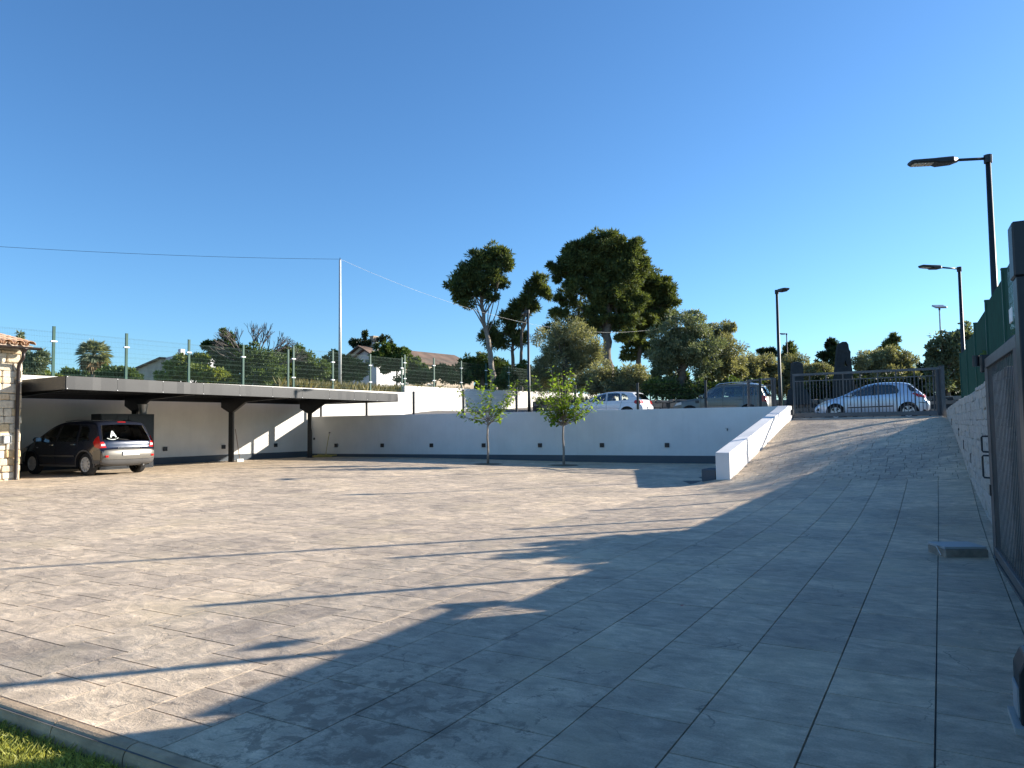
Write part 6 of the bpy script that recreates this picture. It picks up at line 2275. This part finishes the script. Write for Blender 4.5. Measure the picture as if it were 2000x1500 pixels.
    def wheels(s, t, spokes=9, wid=0.2, rim=0.64, rimmat='rim', twist=0):
        for xw in (s.xr, s.xf):
            for sg in (1, -1):
                y = sg * (s.W / 2 - 0.035)
                R_ = s.rw
                mb = MB()
                pr = [(0, R_ * rim), (0.0, R_ * rim + 0.012), (-0.004, R_ * 0.93), (-0.022, R_ * 0.985), (-0.05, R_), (-0.15, R_), (-wid + 0.02, R_ * 0.98), (-wid, R_ * 0.9), (-wid, R_ * rim), (-wid * 0.5, R_ * rim * 0.9)]
                mb.lathe((xw, y, R_), (0, sg, 0), pr, 36)
                w = mb.build('tyre', M['tyre'], None, local=True, smooth=True)
                wh = w
                w.name = 'wheel'
                w.parent = t
                mb = MB()
                ax = Vector((0, sg, 0))
                mb.lathe((xw, y, R_), (0, sg, 0), [(-0.002, R_ * rim + 0.002), (0.006, R_ * rim), (0.004, R_ * (rim - 0.05)), (-0.03, R_ * (rim - 0.07)), (-0.10, R_ * (rim - 0.09))], 36)
                mb.lathe((xw, y, R_), (0, sg, 0), [(-0.02, R_ * 0.17), (0.004, R_ * 0.15), (0.008, R_ * 0.08), (0.008, 0)], 20)
                for k in range(spokes):
                    a = 2 * PI * k / spokes + 0.2
                    d = Vector((math.cos(a), 0, math.sin(a))); c = Vector((-d.z, 0, d.x))
                    O = Vector((xw, y, R_))
                    w0, w1 = R_ * 0.07, R_ * (0.10 if spokes > 6 else 0.2)
                    pts = [O + d * R_ * 0.12 + c * w0, O + d * R_ * 0.12 - c * w0, O + d * R_ * (rim - 0.03) - c * w1, O + d * R_ * (rim - 0.03) + c * w1]
                    f_ = [p + ax * 0.004 for p in pts[:2]] + [p - ax * 0.004 for p in pts[2:]]
                    b_ = [p - ax * 0.03 for p in pts]
                    mb.add(f_ + b_, [(0, 1, 2, 3), (7, 6, 5, 4), (0, 4, 5, 1), (1, 5, 6, 2), (2, 6, 7, 3), (3, 7, 4, 0)])
                mb.build('rim', M[rimmat], w, local=True)
                mb = MB(); mb.lathe((xw, y, R_), (0, sg, 0), [(-0.045, R_ * rim * 0.98), (-0.045, 0)], 24); mb.build('brake_disc', M['liner'], w, local=True)

    def side(s, name, poly, mat, t, off=0.004, sides=(1, -1), step=0.08, label=None, parent=None):
        for sg in sides:
            mb = MB(); v, f = s.side_patch(poly, sg, off, step); mb.add(v, f)
            o = mb.build(name, mat, parent or t, local=True, smooth=True)
        return o

    def seam(s, name, path, t, rad=0.005, sides=(1, -1), mat=None):
        for sg in sides:
            pts = []
            P = [Vector(p) for p in path]
            for i in range(len(P) - 1):
                k = max(1, int((P[i + 1] - P[i]).length / 0.08))
                for j in range(k):
                    pts.append(P[i].lerp(P[i + 1], j / k))
            pts.append(P[-1])
            MB().tube([(p.x, sg * (s.Y(p.x, p.y) + 0.0005), p.y) for p in pts], rad, 5).build(name, mat or M['liner'], t, local=True)

    def block(s, name, x, z, dx, dz, mat, t, dy=0.03, sides=(1, -1), bevel=0.006):
        for sg in sides:
            y = s.Y(x, z)
            mb = MB(); mb.box((x - dx / 2, x + dx / 2), sorted((sg * (y - 0.01), sg * (y + dy))), (z - dz / 2, z + dz / 2))
            mb.build(name, mat, t, local=True, bevel=bevel)

    def mirror(s, x, z, t, mat):
        for sg in (1, -1):
            y = s.Y(x, z)
            mb = MB()
            secs = [(0.0, 0.05, 0.03), (0.04, 0.075, 0.05), (0.12, 0.095, 0.065), (0.19, 0.085, 0.055), (0.215, 0.05, 0.03)]
            vs_ = []
            for (dy, a, b) in secs:
                for k in range(10):
                    q = 2 * PI * k / 10
                    cx = math.cos(q); cx = cx * 0.55 if cx < 0 else cx
                    vs_.append((x + cx * a, sg * (y + 0.01 + dy), z + 0.05 + math.sin(q) * b * 1.2))
            fs = [list(range(10)), list(range(40, 50))[::-1]]
            for i in range(4):
                for j in range(10):
                    fs.append((i * 10 + j, i * 10 + (j + 1) % 10, i * 10 + 10 + (j + 1) % 10, i * 10 + 10 + j))
            mb.add(vs_, fs)
            o = mb.build('mirror', mat, t, local=True, smooth=True)
            MB().box((x - 0.062, x - 0.056), tuple(sorted((sg * (y + 0.04), sg * (y + 0.19)))), (z + 0.0, z + 0.11)).build('mirror_glass', M['chrome'], o, local=True)


def shrink(poly, d=0.02):
    c_ = Vector((sum(p[0] for p in poly) / len(poly), sum(p[1] for p in poly) / len(poly)))
    out = []
    for p in poly:
        v = Vector(p) - c_
        out.append(tuple(c_ + v * (1 - d / max(0.05, v.length))))
    return out


def interior(c, t, seats):
    """floor, dashboard, seats and steering wheel seen through the glass"""
    mb = MB(); w = c.W / 2 - 0.14
    mb.box((c.xr - 0.55, c.xf - 0.35), (-w, w), (c.sill + 0.06, c.sill + 0.12))
    mb.box((c.xf - 0.75, c.xf - 0.36), (-w, w), (c.sill + 0.12, c.belt - 0.02))
    mb.build('cabin_floor', M['liner'], t, local=True)
    for (x, ys_, zt_) in seats:
        for y in ys_:
            mb = MB()
            ww = 0.24
            mb.box((x, x + 0.48), (y - ww, y + ww), (c.sill + 0.13, c.sill + 0.36))
            mb.obox((x + 0.02, y, c.sill + 0.34), Vector((0.97, 0, 0.22)), (0, 1, 0), Vector((-0.22, 0, 0.97)), (-0.07, 0.07), (-ww, ww), (0, zt_ - c.sill - 0.54))
            mb.obox((x - 0.13, y, zt_ - 0.19), Vector((0.97, 0, 0.22)), (0, 1, 0), Vector((-0.22, 0, 0.97)), (-0.045, 0.045), (-0.13, 0.13), (0.02, 0.20))
            mb.build('seat', M['seat'], t, local=True, bevel=0.03)
    pts = []
    for k in range(17):
        a = 2 * PI * k / 16
        pts.append((c.xf - 0.80 + 0.06 * math.sin(a), 0.37 + 0.18 * math.cos(a), c.belt + 0.0 + 0.17 * math.sin(a)))
    MB().tube(pts, 0.014, 6).build('steering_wheel', M['black'], t, local=True)


def car_thing(label, centre, heading, zg, L):
    """centre = plan centre; heading = unit vector rear -> nose"""
    h = Vector(heading).normalized()
    r = Vector((centre[0], centre[1], zg)) - h * (L / 2)
    t = thing('parked_car', label, 'car', (r.x, r.y, zg), math.atan2(h.y, h.x))
    return t


# --- dark people carrier under the carport
prof = [(0.16, 0.27), (0.06, 0.33), (0.015, 0.45), (0.0, 0.60), (0.03, 0.74), (0.10, 0.80), (0.125, 0.95), (0.20, 1.10), (0.34, 1.36), (0.44, 1.52), (0.60, 1.585), (1.0, 1.61), (1.6, 1.62), (2.15, 1.595), (2.6, 1.47), (3.0, 1.27), (3.36, 1.08), (3.62, 0.98), (3.95, 0.87), (4.14, 0.74), (4.23, 0.58), (4.26, 0.42), (4.22, 0.28), (4.12, 0.22)]
c = Car(prof, 4.26, 1.62, 1.80, 0.80, 3.49, 0.325, 0.25, 0.93, 0.20)
h = Vector((-0.88, 0.475, 0)).normalized()
rl = Vector((-12.28, 21.5, 0))
side_r = Vector((h.y, -h.x, 0))
cen = rl + h * (4.26 / 2 - 0.80) + side_r * 0.76
zc = hc(cen.x, cen.y)
t = car_thing('dark blue people carrier with a pale lower bumper parked nose-in under the carport', cen, h, zc, 4.26)
MPVW = [[(1.22, 0.99), (1.24, 1.45), (1.42, 1.485), (1.95, 1.50), (2.06, 1.48), (2.20, 0.985)],
        [(2.28, 0.985), (2.14, 1.47), (2.45, 1.40), (2.75, 1.26), (2.86, 1.19), (2.92, 0.985)],
        [(2.98, 0.985), (2.93, 1.165), (3.18, 1.04), (3.25, 0.985)],
        [(0.66, 1.01), (0.74, 1.34), (0.86, 1.43), (1.16, 1.445), (1.14, 0.99)]]
c.openings = [shrink(p_) for p_ in MPVW]
i1 = c.find(z=0.99); i2 = c.find(z=1.47)
c.bands = [(i1 + 0.5, i2 - 0.5), (c.find(x=2.42) + 0.7, c.find(x=3.30) - 0.7)]
c.body(t, M['car_dark'])
interior(c, t, [(2.15, (0.38, -0.38), 1.28), (1.25, (0.5, 0.0, -0.5), 1.25)])
c.wheels(t, 10, 0.2, 0.66)
c.side('side_window', MPVW[0], M['glass'], t)
c.side('side_window', MPVW[1], M['glass'], t)
c.side('quarter_window', MPVW[2], M['glass'], t)
c.side('quarter_window', MPVW[3], M['glass'], t)
c.seam('door_seam', [(1.17, 1.49), (1.17, 0.70), (1.14, 0.55), (1.12, 0.30)], t)
c.seam('door_seam', [(2.10, 1.50), (2.24, 0.98), (2.23, 0.28)], t)
c.seam('door_seam', [(3.28, 1.0), (3.25, 0.72), (3.05, 0.5), (3.02, 0.28)], t)
c.side('side_moulding', [(1.28, 0.545), (1.28, 0.59), (3.02, 0.59), (3.02, 0.545)], M['cladding'], t, off=0.012)
c.side('sill_cladding', [(1.24, 0.25), (1.24, 0.31), (3.05, 0.31), (3.05, 0.25)], M['cladding'], t, off=0.006)
for (x, z) in ((1.36, 0.90), (2.42, 0.885)):
    c.block('door_handle', x, z, 0.17, 0.028, M['chrome'], t)
c.mirror(2.98, 1.0, t, M['car_dark'])
for xw in (c.xr, c.xf):                        # arch trims
    pts = []
    R_ = c.rw * 1.17
    for j in range(17):
        a = math.asin((0.25 - c.rw) / R_) + (PI - 2 * math.asin((0.25 - c.rw) / R_)) * j / 16
        pts.append((xw + R_ * math.cos(a), c.rw + R_ * math.sin(a)))
    outer = [(xw + (p[0] - xw) * 1.12, c.rw + (p[1] - c.rw) * 1.12) for p in pts]
    if xw == c.xr:
        c.side('arch_trim', pts + outer[::-1], M['cladding'], t, off=0.012, step=0.06)
    else:
        c.side('arch_trim', pts + outer[::-1], M['car_dark'], t, off=0.008, step=0.06)
i1 = c.find(z=0.99); i2 = c.find(z=1.47)
v, f = c.strip_patch(i1, i2, -0.88, 0.88, 0.006, 10, 16, -0.86, 0.86); rwn = MB().add(v, f).build('rear_window', M['glass_rear'], t, local=True, smooth=True)
# frame strip along the rear window sides, spoiler and third brake light
for sg in (1, -1):
    pts = [c.strip(i1 + (i2 - i1) * k / 6, sg * (0.90 - 0.055 * k / 6)) + Vector((-0.004, 0, 0)) for k in range(7)]
    MB().tube(pts, 0.007, 5).build('window_trim', M['chrome'], t, local=True)
v, f = c.strip_patch(c.find(z=1.53), c.find(z=1.55), -0.17, 0.17, 0.008, 2, 8); MB().add(v, f).build('brake_light', M['red_lens'], t, local=True)
# tail lamps wrap the corner
lampside = [(0.10, 0.80), (0.13, 0.96), (0.24, 1.13), (0.36, 1.10), (0.44, 0.98), (0.40, 0.84), (0.25, 0.79)]
c.side('tail_lamp', [(0.135, 0.80), (0.17, 0.97), (0.28, 1.15), (0.40, 1.06), (0.44, 0.96), (0.38, 0.84), (0.25, 0.79)], M['red_lens'], t, off=0.012, step=0.05)
for sg in (1, -1):
    a0, a1 = c.find(z=0.815), c.find(z=0.99)
    v, f = c.strip_patch(a0, a1, sg * 0.80, sg * 0.998, 0.014, 6, 6, sg * 0.88, sg * 0.998); lamp = MB().add(v, f).build('tail_lamp', M['red_lens'], t, local=True)
    v, f = c.strip_patch(c.find(z=0.86), c.find(z=0.92), sg * 0.84, sg * 0.96, 0.022, 3, 4); MB().add(v, f).build('reverse_lens', M['clear_lens'], lamp, local=True)
# pale lower hatch and bumper, grey skirt, plate, reflectors
b0, b1 = c.find(z=0.46), c.find(z=0.755)
v, f = c.strip_patch(b0, b1, -0.99, 0.99, 0.008, 8, 20); MB().add(v, f).build('bumper', M['bumper'], t, local=True, smooth=True)
c.side('bumper_side', [(0.155, 0.46), (0.15, 0.74), (0.36, 0.74), (0.44, 0.62), (0.44, 0.46)], M['bumper'], t, off=0.008, step=0.06)
v, f = c.strip_patch(0, b0 - 0.2, -0.99, 0.99, 0.012, 5, 16); MB().add(v, f).build('rear_skirt', M['cladding'], t, local=True, smooth=True)
c.side('skirt_side', [(0.22, 0.33), (0.16, 0.455), (0.45, 0.455), (0.45, 0.36)], M['cladding'], t, off=0.008, step=0.06)
p0 = c.strip(c.find(z=0.62), 0)
MB().box((p0.x - 0.03, p0.x + 0.01), (-0.26, 0.26), (0.57, 0.68)).build('number_plate', M['plate'], t, local=True, bevel=0.004)
for sg in (1, -1):
    p0 = c.strip(c.find(z=0.56), sg * 0.80)
    MB().box((p0.x - 0.018, p0.x + 0.02), tuple(sorted((sg * 0.67, sg * 0.76))), (0.53, 0.585)).build('reflector', M['red_lens'], t, local=True, bevel=0.004)
p0 = c.strip(c.find(z=0.80), 0)
MB().box((p0.x - 0.02, p0.x + 0.02), (-0.35, 0.35), (0.78, 0.80)).build('hatch_grip', M['chrome'], t, local=True)
# wiper, aerial, letter in the window
w0 = c.strip(c.find(z=1.02), 0.0) + Vector((-0.02, 0, 0)); w1 = c.strip(c.find(z=1.07), 0.55) + Vector((-0.02, 0, 0)); 
MB().tube([w0, w1], 0.010, 6).build('wiper', M['black'], t, local=True)
MB().tube([(0.75, 0.0, 1.60), (0.60, 0.0, 1.78)], 0.006, 5).build('aerial', M['black'], t, local=True)
def on_rear(q, z, off=0.012):
    i = c.find(z=z); p = c.strip(i, q); return p + Vector((-off, 0, off * 0.4))
mb = MB()
def stroke(q0, z0, q1, z1, w):
    a = on_rear(q0, z0); b = on_rear(q1, z1)
    d = (b - a).normalized(); n = Vector((-0.86, 0, 0.5)); s_ = d.cross(n).normalized() * w
    mb.add([a - s_, a + s_, b + s_, b - s_], [(0, 1, 2, 3)])
stroke(0.60, 1.10, 0.505, 1.28, 0.020); stroke(0.505, 1.28, 0.41, 1.10, 0.020); stroke(0.56, 1.155, 0.45, 1.155, 0.014)
mb.build('letter_sticker', M['sticker'], t, local=True)
mb = MB()
k_ = 0
for q in np.linspace(0.74, 0.34, 9):
    pass
a = [on_rear(q, 1.035 + 0.05 * abs((q - 0.54) / 0.2) ** 2 * 0.9, 0.010) for q in np.linspace(0.74, 0.34, 9)]
mb.tube(a, 0.010, 4); mb.build('sticker_curve', M['sticker'], t, local=True)
for sg in (1, -1):
    MB().tube([(0.9, sg * 0.62, 1.60), (1.6, sg * 0.63, 1.615), (2.2, sg * 0.62, 1.585)], 0.010, 6).build('roof_trim', M['black'], t, local=True)
MB().tube([(0.05, -0.45, 0.27), (0.3, -0.45, 0.27)], 0.028, 10).build('exhaust', M['cladding'], t, local=True)
# windscreen, lamps at the nose
v, f = c.strip_patch(c.find(x=2.42), c.find(x=3.30), -0.84, 0.84, 0.006, 10, 12, -0.90, 0.90); MB().add(v, f).build('windscreen', M['glass'], t, local=True, smooth=True)
c.side('headlight', [(3.72, 0.72), (3.70, 0.80), (3.90, 0.80), (4.08, 0.68), (4.02, 0.62)], M['clear_lens'], t, off=0.01, step=0.05)
c.side('indicator', [(3.10, 0.80), (3.10, 0.825), (3.18, 0.82), (3.18, 0.80)], M['clear_lens'], t, off=0.01)

# --- generic hatchbacks and the SUV along the street
SD = Vector((-0.866, 0.5, 0))


def street_pos(ray, back=0.0):
    t_ = (14.7 - ray * 30.4) / (0.866 + 0.5 * ray)
    p = Vector((14.7, 30.4, 0)) + SD * t_
    return p


def common(c, t, paint_, glass, wins, seams, handles, mirr, rear, wind, spokes=5, rimmat='rim'):
    c.openings = [shrink(p_) for (_, p_) in wins]
    c.bands = [(c.find(z=rear[0]) + 0.5, c.find(z=rear[1]) - 0.5), (c.find(x=wind[0]) + 0.7, c.find(x=wind[1]) - 0.7)]
    c.body(t, paint_)
    interior(c, t, [(c.xf - 1.40, (0.36, -0.36), 1.18 * c.H / 1.5), (c.xf - 2.25, (0.45, -0.45), 1.12 * c.H / 1.5)])
    c.wheels(t, spokes, 0.2, 0.66, rimmat)
    for (nm, poly) in wins:
        c.side(nm, poly, glass, t)
    for p in seams:
        c.seam('door_seam', p, t)
    for (x, z) in handles:
        c.block('door_handle', x, z, 0.16, 0.03, paint_, t)
    c.mirror(mirr[0], mirr[1], t, paint_)
    v, f = c.strip_patch(c.find(z=rear[0]), c.find(z=rear[1]), -0.87, 0.87, 0.006, 8, 12, -0.85, 0.85); MB().add(v, f).build('rear_window', M['glass_rear'], t, local=True, smooth=True)
    v, f = c.strip_patch(c.find(x=wind[0]), c.find(x=wind[1]), -0.82, 0.82, 0.006, 10, 12, -0.90, 0.90); MB().add(v, f).build('windscreen', M['glass'], t, local=True, smooth=True)


# silver three door hatchback
prof = [(0.14, 0.28), (0.04, 0.36), (0.0, 0.52), (0.03, 0.68), (0.12, 0.76), (0.16, 0.90), (0.28, 1.06), (0.52, 1.28), (0.72, 1.42), (0.95, 1.475), (1.4, 1.50), (1.85, 1.49), (2.3, 1.40), (2.75, 1.22), (3.1, 1.04), (3.4, 0.93), (3.75, 0.84), (4.02, 0.72), (4.2, 0.58), (4.27, 0.44), (4.24, 0.28), (4.14, 0.22)]
c = Car(prof, 4.28, 1.50, 1.81, 0.77, 3.40, 0.315, 0.24, 0.88, 0.18)
p = Vector((14.75, 30.4, 0))
t = car_thing('silver blue three door hatchback seen side-on through the driveway gate', p, SD, 1.6, 4.28)
wins = [('side_window', [(1.98, 0.965), (1.95, 1.395), (2.28, 1.33), (2.62, 1.20), (2.90, 1.05), (3.08, 0.925), (2.72, 0.925)]),
        ('side_window', [(1.10, 1.02), (1.06, 1.12), (1.14, 1.30), (1.32, 1.38), (1.90, 1.40), (1.92, 0.97), (1.42, 0.985)])]
common(c, t, M['car_silver'], M['glass_seen'], wins, [[(2.82, 0.93), (2.84, 0.62), (2.78, 0.28)], [(1.94, 1.40), (1.92, 0.92), (1.80, 0.62), (1.78, 0.28)]], [(2.04, 0.86)], (2.82, 0.93), (0.98, 1.36), (2.3, 3.02), 5)
c.side('side_window_pillar', [(1.90, 0.965), (1.89, 1.40), (2.00, 1.395), (2.02, 0.965)], M['black'], t, off=0.008)
c.side('side_moulding', [(1.30, 0.50), (1.30, 0.545), (2.96, 0.51), (2.96, 0.47)], M['black'], t, off=0.012)
c.side('tail_lamp', [(0.22, 0.84), (0.28, 0.93), (0.55, 1.03), (0.62, 1.0), (0.42, 0.86)], M['red_lens'], t, off=0.012, step=0.05)
c.side('rear_quarter_glass', [(0.46, 1.10), (0.62, 1.28), (0.74, 1.38), (0.76, 1.26), (0.70, 1.12), (0.60, 1.07)], M['pane'], t, off=0.008, step=0.05)
for sg in (1, -1):
    v, f = c.strip_patch(c.find(z=0.83), c.find(z=0.96), sg * 0.74, sg * 0.998, 0.014, 5, 6); MB().add(v, f).build('tail_lamp', M['red_lens'], t, local=True)
c.side('headlight', [(3.62, 0.73), (3.60, 0.80), (3.85, 0.76), (4.05, 0.64), (4.02, 0.60)], M['clear_lens'], t, off=0.01, step=0.05)
c.side('fog_opening', [(4.03, 0.36), (4.02, 0.50), (4.13, 0.46), (4.14, 0.40)], M['black'], t, off=0.008, step=0.05)
c.side('bumper_strip', [(0.13, 0.60), (0.13, 0.63), (0.42, 0.66), (0.42, 0.64)], M['black'], t, off=0.012, step=0.05)

# grey green SUV
prof = [(0.14, 0.36), (0.05, 0.45), (0.0, 0.62), (0.02, 0.80), (0.07, 0.95), (0.12, 1.08), (0.22, 1.32), (0.34, 1.58), (0.52, 1.66), (1.0, 1.69), (1.7, 1.69), (2.2, 1.65), (2.5, 1.54), (2.8, 1.33), (3.05, 1.15), (3.2, 1.09), (3.6, 1.05), (3.95, 0.98), (4.18, 0.86), (4.29, 0.68), (4.31, 0.48), (4.24, 0.36)]
c = Car(prof, 4.32, 1.69, 1.84, 0.84, 3.42, 0.36, 0.34, 1.02, 0.15)
p = street_pos(0.285)
t = car_thing('grey green compact off-roader with pale roof rails parked behind the wall fence', p, SD, 1.58, 4.32)
wins = [('side_window', [(1.98, 1.08), (1.93, 1.54), (2.25, 1.50), (2.52, 1.38), (2.86, 1.13), (2.84, 1.08)]),
        ('side_window', [(1.08, 1.10), (1.08, 1.55), (1.86, 1.55), (1.90, 1.09)]),
        ('quarter_window', [(0.46, 1.14), (0.56, 1.50), (0.70, 1.55), (1.00, 1.55), (1.00, 1.11)])]
common(c, t, M['car_grey'], M['glass_seen'], wins, [[(1.94, 1.55), (1.94, 0.45)], [(1.04, 1.56), (1.04, 0.75)], [(2.92, 1.1), (2.9, 0.45)]], [(2.10, 0.98), (1.18, 0.99)], (2.86, 1.10), (1.1, 1.52), (2.35, 3.08), 5)
for sg in (1, -1):
    MB().tube([(0.62, sg * 0.64, 1.66), (0.80, sg * 0.64, 1.73), (1.6, sg * 0.64, 1.745), (2.15, sg * 0.64, 1.70), (2.3, sg * 0.64, 1.62)], 0.017, 6).build('roof_rail', M['chrome'], t, local=True)
v, f = c.strip_patch(c.find(z=1.63), c.find(x=2.25), -0.9, 0.9, 0.004, 14, 12); MB().add(v, f).build('roof_panel', M['car_silver'], t, local=True, smooth=True)
c.side('side_vent', [(2.98, 0.86), (2.99, 0.99), (3.16, 0.98), (3.15, 0.86)], M['black'], t, off=0.012)
c.side('tail_lamp', [(0.10, 0.86), (0.14, 1.12), (0.27, 1.12), (0.30, 0.98), (0.26, 0.86)], M['red_lens'], t, off=0.012, step=0.06)
for sg in (1, -1):
    v, f = c.strip_patch(c.find(z=0.86), c.find(z=1.12), sg * 0.86, sg * 0.998, 0.014, 6, 6); MB().add(v, f).build('tail_lamp', M['red_lens'], t, local=True)
c.side('headlight', [(3.80, 0.82), (3.80, 0.93), (4.04, 0.88), (4.14, 0.76)], M['clear_lens'], t, off=0.01, step=0.05)

# white five door hatchback
prof = [(0.14, 0.28), (0.04, 0.36), (0.0, 0.52), (0.02, 0.70), (0.10, 0.80), (0.14, 0.94), (0.30, 1.14), (0.46, 1.30), (0.50, 1.345), (0.62, 1.38), (1.1, 1.42), (1.6, 1.43), (2.0, 1.40), (2.4, 1.28), (2.8, 1.08), (3.05, 0.97), (3.5, 0.90), (3.95, 0.80), (4.22, 0.64), (4.32, 0.46), (4.27, 0.30), (4.18, 0.22)]
c = Car(prof, 4.33, 1.43, 1.77, 0.79, 3.48, 0.32, 0.24, 0.88, 0.18)
p = street_pos(0.128)
t = car_thing('white five door hatchback behind the right young tree and the wall fence', p, SD, 1.70, 4.33)
wins = [('side_window', [(1.86, 0.95), (1.86, 1.34), (2.12, 1.28), (2.50, 1.10), (2.72, 0.95)]),
        ('side_window', [(1.10, 0.96), (1.16, 1.30), (1.36, 1.35), (1.80, 1.345), (1.80, 0.95)]),
        ('quarter_window', [(0.70, 1.02), (0.80, 1.20), (0.98, 1.30), (1.10, 1.31), (1.05, 0.97), (0.80, 0.98)])]
common(c, t, M['car_white'], M['glass_seen'], wins, [[(1.83, 1.35), (1.83, 0.28)], [(1.08, 1.30), (1.05, 0.95), (1.14, 0.6)], [(2.82, 0.95), (2.8, 0.28)]], [(1.98, 0.86), (1.16, 0.87)], (2.72, 0.92), (1.0, 1.30), (2.15, 2.95), 5)
c.side('tail_lamp', [(0.13, 0.80), (0.17, 0.96), (0.40, 0.97), (0.46, 0.86), (0.36, 0.79)], M['red_lens'], t, off=0.012, step=0.05)
for sg in (1, -1):
    v, f = c.strip_patch(c.find(z=0.82), c.find(z=0.96), sg * 0.62, sg * 0.998, 0.014, 5, 8); MB().add(v, f).build('tail_lamp', M['red_lens'], t, local=True)
c.side('headlight', [(3.80, 0.70), (3.80, 0.79), (4.02, 0.73), (4.14, 0.62)], M['clear_lens'], t, off=0.01, step=0.05)
p0 = c.strip(c.find(z=0.60), 0)
MB().box((p0.x - 0.025, p0.x + 0.01), (-0.26, 0.26), (0.55, 0.66)).build('number_plate', M['plate'], t, local=True, bevel=0.004)
for o in list(bpy.data.objects):
    if o.type == 'MESH' and o.name.startswith('headlight'):
        pass
